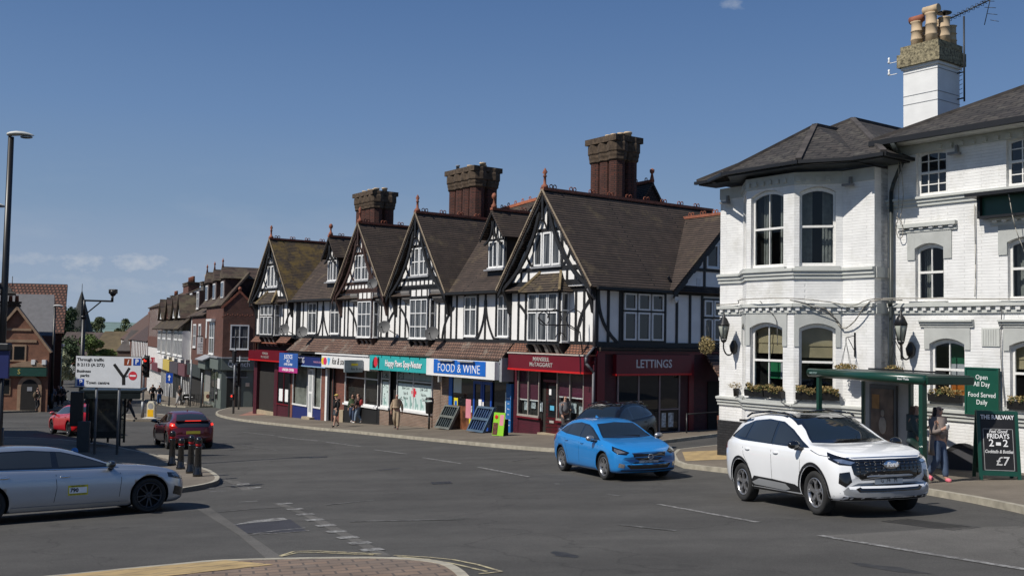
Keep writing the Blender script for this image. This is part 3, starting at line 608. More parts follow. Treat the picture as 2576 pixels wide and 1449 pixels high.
# roofs: cross gables with ridges running back, and the long roof between them
def croof(ac, hw, back, mL, mR, pn=.5):
    th = .12
    MB(T).slab([(ac, pn + .04, ZR), (ac, -back, ZR), (ac - hw - .1, -back, ZE - .08), (ac - hw - .1, pn + .04, ZE - .08)], th).build('roof', mL, ter)
    MB(T).slab([(ac, pn + .04, ZR), (ac, -back, ZR), (ac + hw + .1, -back, ZE - .08), (ac + hw + .1, pn + .04, ZE - .08)], th).build('roof', mR, ter)
    k = MB(T); k.prof([(pn + .05, ZR - .05), (pn + .05, ZR + .07), (-back, ZR + .07), (-back, ZR - .05)], ac - .12, ac + .12); x = 0
    i = 0
    while pn - .6 - i * 1.1 > -back + .2:
        n_ = pn - .55 - i * 1.1
        for q in (-.1, .1):
            pts = [(ac, n_ + q + .085 * cos(t * pi / 4), ZR + .15 + .085 * sin(t * pi / 4)) for t in range(9)]; k.tube(pts, .026, 4)
        i += 1
    k.build('ridge_tiles', m_terra, ter)
    k = MB(T)                                            # pale mortar verge along the front edge
    for s_ in (-1, 1): k.bar((ac, pn + .05, ZR + .0), (ac + s_ * (hw + .08), pn + .05, ZE - .06), .03, .07)
    k.build('verge', M('verge_mortar', (.25, .2, .14), .9, var=.3), ter)
croof(-3.02, 3.27, SD + .3, m_tileS, m_tileS); croof(-13.85, 3.03, 5.2, m_tileS, m_tileS); croof(-20.35, 3.2, 5.2, m_tileS, m_tileS); croof(-33.5, 3.43, 5.2, m_tileS, m_moss)
RB = 5.0; ZM = 5.9
k = MB(T); k.slab([(-36.6, .42, ZE - .1), (-3.2, .42, ZE - .1), (-3.2, -RB + 1.2, ZM), (-36.6, -RB + 1.2, ZM)], .12); k.slab([(-36.6, -RB + 1.2, ZM), (-3.2, -RB + 1.2, ZM), (-3.2, -SD, ZE), (-36.6, -SD, ZE)], .12); k.build('roof', m_tile, ter)
k = MB(T); k.box(-36.5, -3.4, -RB + 1.1, -RB + 1.3, ZM - .05, ZM + .08); k.build('ridge_tiles', m_terra, ter)
# black gutters along the eaves, flashing and gable end of the left wall
for a_, b_ in ((-10.8, -6.3), (-30, -23.6)): MB(T).box(a_, b_, .43, .55, ZE - .16, ZE - .05).build('gutter', m_blk, ter)
F3 = Fr(T(AL, 0, 0)[:2], -S.e); F3 = S
MB(T).prism([(-36.83, -7), (-36.83, 2.1), (-36.79, 2.1), (-36.79, -7)], -SD, -.0).build('wall', m_brickr, ter)
# dormers
def dormer(ac, n, tm):
    hw = .98; zt = 5.98; ze = 4.68; zw = 3.2
    MB(T).box(ac - .78, ac + .78, -2.2, n - .1, 2.8, ze - .02).build('dormer_wall', m_blk, ter)
    MB(T).prism([(ac - .72, ze - .05), (ac + .72, ze - .05), (ac, zt - .25)], n - .2, n - .09).build('gable_wall', m_plas, ter)
    window(T, ac - .62, ac + .1, zw + .05, ze - .18, n - .1, ter, 2, (), .06); window(T, ac + .14, ac + .62, zw + .05, ze - .18, n - .1, ter, 1, (), .06)
    k = MB(T)
    for s_ in (-1, 1): k.prism([(ac, zt), (ac, zt - .22), (ac + s_ * hw, ze - .22), (ac + s_ * hw, ze)], n + .2, n + .26); arc(k, (ac + s_ * .72, ze - .35), (ac + s_ * .06, zt - .55), s_ * .2, .08, n + .1, n + .2)
    for x in (-.3, 0, .3): k.box(ac + x - .03, ac + x + .03, n - .09, n - .05, ze - .04, zt - .3 - abs(x) * 1.2)
    k.box(ac - .7, ac + .7, n - .09, n - .04, ze - .18, ze - .06); k.build('bargeboard', tm, ter)
    for s_ in (-1, 1): MB(T).slab([(ac, n + .28, zt), (ac, -3.6, zt), (ac + s_ * (hw + .06), -3.6, ze - .04), (ac + s_ * (hw + .06), n + .28, ze - .04)], .08).build('roof', m_tileS, ter)
    k = MB(T); k.box(ac - .1, ac + .1, -3.4, n + .28, zt - .04, zt + .08); k.lathe([(.14, 0), (.14, .12), (.06, .25), (.05, .42), (.12, .5), (.13, .6), (.08, .7), (.01, .74)], (ac, n + .12, zt + .05), 10)
    for i in range(3):
        for q in (-.1, .1): k.tube([(ac, n - .6 - i * 1.0 + q + .08 * cos(t * pi / 4), zt + .15 + .08 * sin(t * pi / 4)) for t in range(9)], .024, 4)
    k.build('ridge_tiles', m_terra, ter)
    MB(T).box(ac - .8, ac + .8, n - .1, n + .12, zw - .1, zw - .03).build('flashing', m_lead, ter)
dormer(-7.75, -.35, m_blk); dormer(-25.5, -.35, m_blk)
# clustered chimney stacks
def stack(ac, nc, wa, wn, z0, z1, flues, pots, extra=0):
    k = MB(T); r = .36; cols_, rws = flues
    k.box(ac - wa / 2 + .42, ac + wa / 2 - .42, nc - wn / 2 + .4, nc + wn / 2 - .4, z0, z1 - .5)
    for i in range(cols_):
        for j in range(rws):
            a = ac - wa / 2 + wa * (i + .5) / cols_; n = nc - wn / 2 + wn * (j + .5) / rws; rr_ = max(wa / cols_, wn / rws) * .5
            k.lathe([(rr_, 0), (rr_, z1 - z0 - 1.15), (rr_ * 1.06, z1 - z0 - 1.1), (rr_ * 1.06, z1 - z0 - 1.02), (rr_ * .97, z1 - z0 - .95), (rr_ * 1.2, z1 - z0 - .6)], (a, n, z0), 8)
    st = k.build('chimney_stack', m_brickd, ter); [setattr(p, 'use_smooth', False) for p in st.data.polygons]
    k = MB(T); e = .26
    for i in range(cols_):
        for j in range(rws):
            a = ac - wa / 2 + wa * (i + .5) / cols_; n = nc - wn / 2 + wn * (j + .5) / rws; rr_ = max(wa / cols_, wn / rws) * .5
            k.lathe([(rr_ * 1.0, -.3), (rr_ * 1.2, -.22), (rr_ * 1.2, -.1), (rr_ * 1.28, 0), (rr_ * 1.28, .12), (rr_ * 1.4, .18), (rr_ * 1.4, .55), (rr_ * 1.3, .62), (rr_ * 1.3, .82), (rr_ * 1.1, .9)], (a, n, z1 - .92), 8)
    k.box(ac - wa / 2 - .12, ac + wa / 2 + .12, nc - wn / 2 - .12, nc + wn / 2 + .12, z1 - .3, z1 - .02)
    c = k.build('cap', m_lich, st); [setattr(p, 'use_smooth', False) for p in c.data.polygons]
    for i in range(pots):
        MB(T).lathe([(.17, 0), (.17, .2), (.2, .21), (.2, .29), (.14, .29)], (ac - wa / 2 + .25 + (wa - .5) * i / (pots - 1), nc + R.uniform(-.3, .3), z1 - .05), 10).build('chimney_pot', m_pot, st)
    if extra: MB(T).lathe([(.1, 0), (.1, .35), (.13, .36), (.13, .42)], (ac - wa / 2 + .1, nc + .2, z1), 10).build('chimney_pot', m_lead, st)
stack(-4.95, -5.2, 2.0, 1.5, 4.6, 9.55, (3, 2), 5); stack(-16.9, -5.0, 2.9, 1.7, 4.6, 9.55, (4, 2), 5, 1); stack(-28.9, -5.0, 2.7, 1.7, 4.6, 9.5, (4, 2), 6)
# rear roofs seen above the front ones
(ra, rz), (rb, rz2) = T.px(1196, 548, -6.4), T.px(1352, 503, -6.4)
MB(T).slab([(ra, -6.4, rz), (rb, -6.4, rz2), (rb, -4.6, rz2 - 1.9), (ra, -4.6, rz - 1.9)], .1).build('roof', m_tile, ter)
k = MB(T); k.bar((ra, -6.4, rz + .04), (rb, -6.4, rz2 + .04), .18, .16)
for i in range(9):
    f_ = i / 9; a = ra + (rb - ra) * f_; z_ = rz + (rz2 - rz) * f_; k.tube([(a + .09 * cos(t * pi / 4), -6.4, z_ + .2 + .09 * sin(t * pi / 4)) for t in range(9)], .03, 4)
k.build('ridge_tiles', M('orange_ridge', (.38, .12, .06), .85, var=.3), ter)
# small gablet on the main ridge near the right stack, facing the side street
gn = -7.3; ga, gz_ = T.px(1643, 458, gn); gb, gzb = T.px(1545, 480, gn)
for q in (-1, 1): MB(T).slab([(gb - .8, gn, gz_ - .05), (ga, gn, gz_), (ga, gn + q * 1.0, gz_ - 1.35), (gb - .8, gn + q * 1.0, gz_ - 1.4)], .1).build('roof', m_tile, ter)
GF = Fr(T(ga - .1, gn, 0)[:2], -T.n); MB(GF).prism([(-.95, gz_ - 2.6), (.95, gz_ - 2.6), (.95, gz_ - 1.4), (0, gz_ - .12), (-.95, gz_ - 1.4)], -.1, 0).build('gable_wall', MB_('hung_tile', (.05, .027, .022), (.04, .022, .02), (.012, .01, .01), S, .18, .13, .02, .9, .8), ter)
k = MB(T); k.bar((gb - .8, gn, gz_ + .0), (ga, gn, gz_ + .05), .16, .14); k.lathe([(.12, 0), (.1, .1), (.05, .35), (.11, .42), (.12, .55), (.02, .62)], (ga - .08, gn, gz_ + .05), 8)
for i in range(4): k.tube([(ga - .5 - .7 * i + .08 * cos(t * pi / 4), gn, gz_ + .17 + .08 * sin(t * pi / 4)) for t in range(9)], .026, 4)
k.build('ridge_tiles', m_terra, ter)
# ---- side elevation on the side street
st_ = MB(S)
k = st_; k.box(0.0, 9.6, .002, .05, ZF - .03, ZF + .17); k.box(0, 9.6, .002, .05, ZE - .2, ZE - .02)
for x in (.06, .65, 1.3, 3.85, 4.55, 5.35, 6.1, 7.45, 8.6, 9.5): k.box(x - .06, x + .06, 0, .042, ZF + .17, ZE - .2)
arc(k, (.1, 1.95), (1.15, ZF + .15), -.14, .13); arc(k, (4.0, 2.7), (5.35, 2.2), -.2, .12)
k.build('timber_frame', m_blk, ter)
MB(S).box(1.38, 3.82, 0, .03, ZF + .17, ZE - .2).build('window_surround', m_blk, ter)
for i in range(3):
    for z0_, z1_ in ((ZF + .25, 1.12), (1.2, ZE - .25)): window(S, 1.47 + i * .78, 2.15 + i * .78, z0_, z1_, .03, ter, 1, (), .07, glass=m_glass, sill=False)
MB(S).box(6.12, 7.4, 0, .03, ZF + .2, ZE - .3).build('window_surround', m_blk, ter)
for i in range(2):
    for z0_, z1_ in ((ZF + .3, .95), (1.05, ZE - .38)): window(S, 6.2 + i * .6, 6.72 + i * .6, z0_, z1_, .03, ter, 1, (), .07, glass=m_glass, sill=False)
gx0, gx1, gz = 3.9, 11.3, 5.72; gc = 7.6
MB(S).prism([(gx0 + .3, ZE - .05), (gx1, ZE - .05), (gc + .1, gz - .3), (gc - .1, gz - .3)], -.1, .12).build('gable_wall', m_plas, ter)
k = MB(S); gs = (gz - ZE) / (gc - gx0)
k.box(5.2, 9.8, .12, .17, 3.02, 3.16); k.box(4.4, 10, .12, .17, ZE - .1, ZE + .06)
for x in (6.1, 7.45, 8.6): k.box(x - .06, x + .06, .12, .165, ZE, 4.2)
arc(k, (4.6, ZE + .05), (5.6, 3.1), .25, .13, .12, .17); arc(k, (5.5, 3.1), (6.05, 3.9), .2, .11, .12, .17)
for i in range(9):
    t0, t1 = i / 9, (i + 1) / 9; x0, z0 = gc - (gc - gx0) * t0, gz - (gz - ZE) * t0; x1, z1 = gc - (gc - gx0) * t1, gz - (gz - ZE) * t1
    k.prism([(x0, z0), (x0, z0 - .4 - .06 * (i % 2)), (x1, z1 - .4 - .06 * (i % 2)), (x1, z1)], .45, .5)
k.build('timber_frame', m_blk, ter)
window(S, 6.2, 6.95, 3.2, 4.25, .12, ter, 1, (), .08, glass=m_glass); window(S, 7.05, 7.8, 3.2, 4.25, .12, ter, 1, (), .08, glass=m_glass)
MB(S).slab([(gc, .55, gz), (gc, -3.2, gz), (gx0 - .1, -3.2, ZE - .06), (gx0 - .1, .55, ZE - .06)], .1).build('roof', m_tile, ter)
MB(S).slab([(gc, .55, gz), (gc, -3.2, gz), (gx1 + .1, -3.2, ZE - .06), (gx1 + .1, .55, ZE - .06)], .1).build('roof', m_tile, ter)
k = MB(S); k.box(gc - .1, gc + .1, -2.6, .55, gz - .04, gz + .08)
for i in range(4):
    for q in (-.09, .09): k.tube([(gc, .1 - i * .75 + q + .08 * cos(t * pi / 4), gz + .15 + .08 * sin(t * pi / 4)) for t in range(9)], .026, 4)
k.lathe([(.15, 0), (.12, .2), (.06, .3), (.11, .45), (.1, .55), (.02, .62)], (gc, .4, gz), 8); k.build('ridge_tiles', m_terra, ter)
MB(S).box(-.3, 3.9, .38, .5, ZE - .18, ZE - .06).build('gutter', m_blk, ter)
k = MB(S); k.box(5.62, 5.86, .05, .14, 2.35, 2.7); k.build('alarm_box', M('alarm_box', (.6, .6, .6), .5), ter); k = MB(S); k.box(4.25, 4.45, .05, .2, 1.7, 1.85); k.ball((4.35, .16, 1.66), .08); k.build('security_light', m_upvc, ter)
tim.build('timber_frame', m_blk, ter)
# corner downpipe
k = MB(T); k.tube([(-.02, .45, ZE - .15), (.06, .12, ZE - .6), (.06, .12, -.35), (.02, .5, -.75), (.02, .5, -1.0), (.06, .14, -1.35), (.06, .14, -4.1)], .05, 8); k.build('downpipe', M('grey_pipe', (.12, .12, .13), .5), ter)
# ============================================================ shopfronts of the terrace
def painted(name, c, rough=.45, **k): return M(name, c, rough, var=k.pop('var', .06), **k)
m_burg = MB_('burgundy_brick', (.075, .008, .018), (.06, .007, .016), (.045, .006, .013), T, .225, .075, .01, .55, .35)
m_burgp = painted('burgundy_paint', (.13, .006, .014), .35); m_red = painted('red_trim', (.55, .012, .012)); m_blue = painted('blue_paint', (.012, .07, .36)); m_dblue = painted('dark_blue', (.014, .025, .13))
m_fwb = painted('sign_blue', (.008, .12, .5)); m_whitep = painted('white_paint', (.75, .75, .74)); m_teal = painted('sign_teal', (.03, .38, .38)); m_silv = painted('silver_letter', (.5, .47, .44), .3, metal=.3)
m_wl = M('sign_white', (.85, .85, .85), .5, var=0); m_bl = M('sign_black', (.012, .012, .012), .5, var=0); m_grn = M('green_jacket', (.05, .08, .04), .9)
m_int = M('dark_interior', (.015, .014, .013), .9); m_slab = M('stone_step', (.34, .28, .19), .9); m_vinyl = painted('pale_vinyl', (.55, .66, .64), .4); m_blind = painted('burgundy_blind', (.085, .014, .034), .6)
m_yelp = painted('poster_yellow', (.7, .6, .03)); m_pink = painted('poster_pink', (.65, .25, .3)); m_lime = painted('poster_lime', (.25, .55, .03)); m_photo = M('property_card', (.45, .5, .52), .5, var=.6, scale=9); m_orange = painted('orange_box', (.16, .06, .03), var=.8, scale=2.5)
m_sglass = clear_mat('shop_glass', (.9, .92, .92))
def zb(a): return H(*T(a, 1, 0)[:2]) + .12            # pavement level along the front
def part(name, mat, par, F, *boxes):
    return [MB(F).box(*b_).build(name, mat, par) for b_ in boxes][0]
def shop(a0, a1, ztop, name='shopfront', mat=m_whitep):
    o = part(name, mat, ter, T, (a0, a1, -.12, -.04, ztop - .05, ztop)); return o
def dispwin(sh, a0, a1, z0, z1, mull, mat, n=.0, tr=None, back=None, bd=.9):
    k = MB(T); w_ = .05; k.box(a0, a1, n, n + .09, z0, z0 + .09); k.box(a0, a1, n, n + .08, z1 - .08, z1)
    for m_ in [a0 + w_ / 2, a1 - w_ / 2] + list(mull): k.box(m_ - w_ / 2, m_ + w_ / 2, n, n + .075, z0 + .09, z1 - .08)
    if tr: k.box(a0 + w_, a1 - w_, n, n + .07, tr - .03, tr + .03)
    o = k.build('display_window', mat, sh); return o
def pane(sh, a0, a1, z0, z1, n=.02, mat=None, name='pane'): return part(name, mat or m_glass, sh, T, (a0, a1, n, n + .012, z0, z1))
# recessed lower wall behind everything
# ---- pent roof over the middle units
k = MB(T); k.slab([(-29.6, .74, -1.12), (-5.62, .74, -1.0), (-5.62, .04, -.26), (-29.0, .04, -.3)], .09); k.build('pent_roof', m_pent, ter)
k = MB(T); k.box(-29.4, -5.7, .6, .7, -1.24, -1.16); k.build('eaves_board', m_blk, ter)
for a0, a1 in ((-5.5, -4.15), (-1.5, -.02), (-36.7, -34.9), (-32.2, -30.4)):
    k = MB(T); k.slab([(a0, .42, -.66), (a1, .42, -.66), (a1, .06, -.28), (a0, .06, -.28)], .07); k.build('tiled_apron', MB_('apron_tile', (.26, .11, .065), (.19, .09, .055), (.04, .02, .015), T, .2, .13, .025, .9, .9, slope=.8), ter)
k = MB(T); k.box(-5.5, 0.02, .0, .3, -.72, -.66); k.box(-36.7, -30.4, .0, .3, -.74, -.66); k.build('cornice', m_terra, ter)
# ---- unit 6: burgundy estate agent on the corner
s6 = shop(-5.55, -.02, -.7, mat=m_burgp)
fs = part('fascia_sign', m_burgp, s6, T, (-5.35, -.12, .05, .5, -1.36, -.72))
part('sign_trim', m_red, s6, T, (-5.37, -.1, .05, .52, -1.44, -1.363)); part('sign_capping', M('stone_capping', (.5, .45, .4), .8), s6, T, (-5.4, -.1, .05, .54, -.717, -.67))
text('MANSELL', .24, m_silv, T.mat(-2.95, .505, -.93), s6, 'sign_lettering', sx=1.15, bold=.004); text('McTAGGART', .24, m_silv, T.mat(-2.95, .505, -1.16), s6, 'sign_lettering', sx=1.15, bold=.004)
zt = -1.5; zw = -3.55
part('pier', m_burg, s6, T, (-5.55, -5.2, -.2, .02, -5, -.75), (-.62, .03, -.2, .06, -5, -.75)); part('capital', m_burgp, s6, T, (-.66, .06, .06, .12, -1.0, -.9))
part('stall_riser', m_burg, s6, T, (-5.2, -3.62, -.2, .0, -5.2, zw), (-2.4, -.62, -.2, .0, -5.2, zw)); part('sill', m_burgp, s6, T, (-5.25, -3.6, -.05, .1, zw, zw + .08), (-2.42, -.6, -.05, .1, zw, zw + .08))
for a0, a1, m_ in ((-5.2, -3.62, -4.42), (-2.4, -.62, -1.52)):
    dispwin(s6, a0, a1, zw + .08, zt + .1, (m_,), M('bare_wood', (.3, .27, .24), .6)); pane(s6, a0, a1, zw + .1, zt + .1, .02, m_sglass)
    z_ = -2.72 if a0 < -3 else -2.45
    part('blind', m_blind, s6, T, (a0 + .06, a1 - .06, -.06, -.04, z_, zt + .1)); part('blind_rail', m_whitep, s6, T, (a0 + .06, a1 - .06, -.07, -.03, z_ - .05, z_))
    for i in range(3): part('property_card', m_photo, s6, T, (a0 + .3 + i * .5, a0 + .62 + i * .5, -.12, -.1, zw + .35 + .1 * (i % 2), zw + .75 + .1 * (i % 2)))
part('door_recess', m_int, s6, T, (-3.62, -3.42, -.5, -.2, -5, zt + .1), (-2.52, -2.4, -.5, -.2, -5, zt + .1))
dr = part('door', m_burgp, s6, T, (-3.42, -2.52, -.22, -.16, zb(-3), -1.9)); part('door_lintel', m_burgp, s6, T, (-3.5, -2.45, -.25, -.05, -1.9, -1.8))
part('door_glass', m_glass, s6, T, (-3.22, -2.72, -.16, -.145, zb(-3) + .75, -2.05)); part('notice', m_wl, s6, T, (-3.18, -3.03, -.145, -.14, -2.45, -2.2), ); part('notice', painted('notice_blue', (.1, .4, .6)), s6, T, (-3.1, -2.82, -.145, -.14, -3.1, -2.9)); part('letter_box', m_silv, s6, T, (-3.12, -2.82, -.16, -.13, zb(-3) + .5, zb(-3) + .6))
part('door_step', m_slab, s6, T, (-3.6, -2.4, -.3, .15, zb(-3) - .1, zb(-3) + .06))
# ---- unit 5: food and wine shop
s5 = shop(-11.75, -5.7, -1.0)
part('fascia_board', m_whitep, s5, T, (-11.68, -5.75, .25, .95, -1.93, -1.12)); part('fascia_sign', m_fwb, s5, T, (-10.95, -6.45, .95, .97, -1.8, -1.14))
def serif(s_, **k): return text(s_, **k)
text('FOOD & WINE', .52, m_wl, T.mat(-8.72, .972, -1.54), s5, 'sign_lettering', sx=1.08, sy=1.1, bold=-.006)
def serifs(par, T_, words, z0, z1, n): pass
for a0 in (-10.35, -8.6): part('trough_light', M('trough_metal', (.4, .38, .33), .5), s5, T, (a0, a0 + 1.3, .99, 1.1, -1.2, -1.15))
part('bracket', m_lead, s5, T, (-5.75, -5.55, .05, .7, -2.0, -.95))
part('shop_frame', m_fwb, s5, T, (-11.0, -10.7, -.1, .04, -3.6, -1.93)); zg = zb(-8.7)
part('shop_window', m_glass, s5, T, (-10.7, -8.85, -.08, .0, -3.35, -1.93)); part('shop_window', m_glass, s5, T, (-7.1, -6.0, -.08, .0, -3.6, -1.93))
part('brick_pier', m_brickb, s5, T, (-11.75, -11.0, -.2, .05, -6, -1.9)); part('stall_riser', m_orange, s5, T, (-11.0, -8.9, -.1, .02, -6, -3.36))
part('wall_banner', painted('banner_blue', (.02, .13, .36)), s5, T, (-6.0, -5.62, -.1, .12, -4.3, -2.1)); part('banner_edge', m_vinyl, s5, T, (-6.12, -6.0, -.1, .08, -4.3, -2.5))
for i, s_ in enumerate(('Beers & Wine', 'Spirits', 'Tobacco', 'Snacks', 'Confectionery', 'Soft Drinks')):
    text(s_, .085, m_wl, T.mat(-5.81, .121, -2.75 - i * .24), s5, 'banner_lettering', ext=.002, sx=.62)
part('poster', m_vinyl, s5, T, (-10.6, -9.9, .0, .012, -2.75, -2.0)); part('poster', m_yelp, s5, T, (-10.55, -10.2, .0, .014, -3.85, -3.0)); part('poster_picture', m_fwb, s5, T, (-10.48, -10.27, .014, .018, -3.5, -3.15)); part('poster', m_pink, s5, T, (-9.45, -9.0, .02, .034, -3.9, -3.0)); part('poster', m_photo, s5, T, (-9.05, -8.9, .02, .03, -3.6, -3.3)); part('poster', m_yelp, s5, T, (-9.15, -9.0, .02, .03, zg + .1, zg + .6))
k = MB(T)
for a0, a1 in ((-8.85, -8.1), (-8.06, -7.3)):
    k.box(a0, a0 + .12, -.05, .02, zg, -2.1); k.box(a1 - .12, a1, -.05, .02, zg, -2.1); k.box(a0 + .12, a1 - .12, -.05, .02, zg, zg + .22); k.box(a0 + .12, a1 - .12, -.05, .02, -2.24, -2.1)
k.build('door', m_blue, s5); part('door_glass', m_glass, s5, T, (-8.74, -8.2, -.04, -.02, zg + .2, -2.2), (-7.95, -7.4, -.04, -.02, zg + .2, -2.2)); part('notice', m_wl, s5, T, (-8.35, -8.1, .03, .036, -3.3, -2.95)); part('notice', m_wl, s5, T, (-8.03, -7.92, .03, .036, -3.25, -3.05)); part('door_step', m_slab, s5, T, (-9, -7.2, -.1, .2, zg - .1, zg + .03)); part('transom', M('shop_grey', (.2, .2, .2)), s5, T, (-9, -7.2, -.05, .03, -2.1, -1.93))
# ---- unit 4: teal pet clinic
s4 = shop(-17.9, -11.8, -1.1)
k = MB(T); k.prism([(-17.95, -1.12), (-11.8, -1.15), (-11.8, -1.88), (-17.95, -1.9)], .6, .8); k.build('fascia_sign', m_teal, s4)
text('Happy Paws Spay-Neuter', .4, m_bl, T.mat(-14.25, .8, -1.53), s4, 'sign_lettering', ext=.004, sx=.93, sy=1.15, bold=.014); text('Happy Paws Spay-Neuter', .4, m_wl, T.mat(-14.28, .806, -1.51), s4, 'sign_lettering', ext=.004, sx=.93, sy=1.15, bold=.008)
m_rd = M('sign_red', (.6, .03, .05), .5, var=0)
k = MB(T); k.prism([(-17.6, -1.8), (-17.62, -1.5), (-17.5, -1.3), (-17.42, -1.22), (-17.36, -1.32), (-17.3, -1.45), (-17.28, -1.8)], .8, .808); k.prism([(-16.98, -1.82), (-17.02, -1.5), (-17.1, -1.35), (-17.02, -1.2), (-16.9, -1.2), (-16.84, -1.32), (-16.86, -1.82)], .8, .808); k.build('sign_emblem', m_bl, s4)
k = MB(T); k.prism([(-17.25 + .2 * cos(t * pi / 6) * (1 + .15 * (t % 2)), -1.47 + .26 * sin(t * pi / 6) * (1 + .15 * (t % 2))) for t in range(12)], .8, .81); k.build('sign_emblem', m_rd, s4)
k = MB(T)
for i in range(5): k.box(-16.6 + i * 1.0, -16.57 + i * 1.0, .76, .825, -1.22, -1.13); k.box(-16.6 + i * 1.0, -16.56 + i * 1.0, .76, .83, -1.98, -1.88)
k.build('sign_clip', m_blk, s4)
zg = zb(-15); part('cast_iron_column', m_blk, s4, T, (-18.25, -18.0, -.1, .1, -6, -1.9)); part('brick_pier', m_brickb, s4, T, (-12.45, -11.76, -.2, .06, -6, -1.85))
part('stall_riser', m_brickb, s4, T, (-16.2, -12.45, -.2, .12, -6, -4.02)); part('stall_riser', m_brickb, s4, T, (-17.95, -16.9, -.2, .12, -6, -4.05)); part('sill', m_whitep, s4, T, (-16.25, -12.45, .0, .2, -4.02, -3.9), (-18.0, -16.88, .0, .2, -4.05, -3.93))
for a0, a1, mm in ((-17.9, -16.95, ()), (-16.15, -12.5, (-14.4,))):
    dispwin(s4, a0, a1, -3.93, -1.85, mm, m_whitep, .03, -2.4); pane(s4, a0, a1, -3.9, -1.88, .05)
    part('window_vinyl', m_vinyl, s4, T, (a0 + .14, a1 - .14, .063, .068, -3.84, -2.55)); part('window_vinyl', M('top_vinyl', (.3, .38, .38), .4), s4, T, (a0 + .14, a1 - .14, .063, .068, -2.33, -1.95))
    k = MB(T); n_ = 26 if a1 > -14 else 12
    for i in range(n_):
        a = R.uniform(a0 + .2, a1 - .25); z = R.uniform(-3.6, -2.7) if (a < a0 + .65 or a > a1 - .6) else None
        if z: k.prism([(a + .04 * cos(t * 1.05), z + .04 * sin(t * 1.05)) for t in range(6)], .068, .0705)
    for i in range(10): a = R.uniform(a0 + .2, a0 + .7); z = R.uniform(-2.3, -2.0); k.prism([(a + .04 * cos(t * 1.05), z + .05 * sin(t * 1.05)) for t in range(6)], .068, .0705)
    k.build('paw_prints', m_bl, s4)
    k = MB(T); x = a0 + .3
    while x < a1 - .4:
        h_ = R.uniform(.35, .7); k.prism([(x, -3.83), (x, -3.83 + h_ * .6), (x - .06, -3.83 + h_ * .9), (x + .03, -3.83 + h_), (x + .1, -3.83 + h_ * .85), (x + .16, -3.83 + h_ * .5), (x + .3, -3.83 + h_ * .45), (x + .3, -3.83), (x + .24, -3.83), (x + .22, -3.83 + h_ * .25), (x + .12, -3.83 + h_ * .2), (x + .09, -3.83)], .0688, .071); x += .55
    k.build('animal_silhouettes', M('vinyl_shade', (.25, .4, .37), .5), s4)
for i, (s_, a) in enumerate((('Low Cost', -15.2), ('Low Cost', -13.35))): text(s_, .24, m_bl, T.mat(a, .071, -2.78), s4, 'window_lettering', ext=.001, sx=.8)
for s_, a, z in (('Spay &', -15.2, -3.05), ('Neuter', -15.2, -3.3), ('Vaccine', -13.35, -3.05), ('Clinic', -13.35, -3.3)): text(s_, .22, m_bl, T.mat(a, .071, z), s4, 'window_lettering', ext=.001, sx=.8)
k = MB(T); k.box(-14.5, -14.2, .069, .075, -3.2, -2.75); k.box(-14.6, -14.1, .07, .074, -3.05, -2.88); k.build('red_cross', m_rd, s4)
part('door', M('grey_door', (.06, .06, .055), .5), s4, T, (-16.9, -16.2, -.5, -.4, -6, -1.9)); part('door_glass', m_glass, s4, T, (-16.75, -16.35, -.4, -.39, -4.2, -2.5)); part('wall_lantern', m_upvc, s4, T, (-11.7, -11.55, .1, .25, -2.3, -2.0))
# ---- unit 3: estate agent with white fascia
s3 = shop(-24.1, -18.3, -1.2)
part('fascia_sign', m_whitep, s3, T, (-24.1, -17.98, .6, .8, -1.98, -1.22)); part('fascia_top', m_whitep, s3, T, (-24.9, -18.0, .6, .87, -1.22, -1.15))
for i, (c_, a) in enumerate((((.75, .55, .02), -23.88), ((.6, .03, .12), -23.6), ((.1, .45, .75), -23.1))):
    k = MB(T); pts = [(a + .24 * cos(t * pi / 8), -1.62 + .22 * sin(t * pi / 8)) for t in range(16)] if i < 2 else [(a - .2, -1.45), (a, -1.4), (a + .2, -1.45), (a + .05, -1.82), (a - .05, -1.82)]
    k.prism(pts, .8 + .003 * i, .806 + .003 * i); k.build('sign_emblem', M('logo_%d' % i, c_, .5, var=0), s3)
text('fox & sons', .46, m_bl, T.mat(-21.75, .805, -1.6), s3, 'sign_lettering', ext=.006, sx=.95, sy=1.2, shear=.3, bold=.003)
pj = part('projecting_sign', M('sign_grey', (.3, .34, .35), .5), s3, T, (-18.75, -18.65, .85, 1.95, -2.08, -1.42)); FJ = Fr(T(-18.65, 0, 0)[:2], -T.n)
text('fox & sons', .2, m_bl, FJ.mat(-1.22, .102, -1.9), s3, 'sign_lettering', ext=.004, sx=.9); k = MB(FJ); k.box(-1.6, -1.2, .1, .106, -1.72, -1.6); k.build('sign_emblem', M('logo_0', (.5, .4, .1)), s3)
part('brick_pier', m_brickr, s3, T, (-24.3, -22.4, -.25, -.04, -6.5, -1.95)); part('downpipe', m_blk, s3, T, (-23.9, -23.78, .02, .12, -5.6, -1.98)); part('stall_riser', m_bl, s3, T, (-22.4, -18.3, -.2, .1, -6, -4.1)); part('sill', m_whitep, s3, T, (-22.45, -18.25, .0, .18, -4.1, -4.0))
dispwin(s3, -22.4, -18.3, -4.0, -1.95, (-19.9,), m_whitep, .0, -2.5); pane(s3, -22.4, -18.3, -3.95, -2.0, .02, m_sglass); part('display_backing', M('display_grey', (.035, .03, .028), .8), s3, T, (-21.5, -18.4, -.3, -.28, -4, -2.5))
for i in range(6):
    for j in range(4): part('property_card', m_photo, s3, T, (-21.2 + i * .48, -20.88 + i * .48, -.27, -.25, -3.85 + j * .36, -3.6 + j * .36))
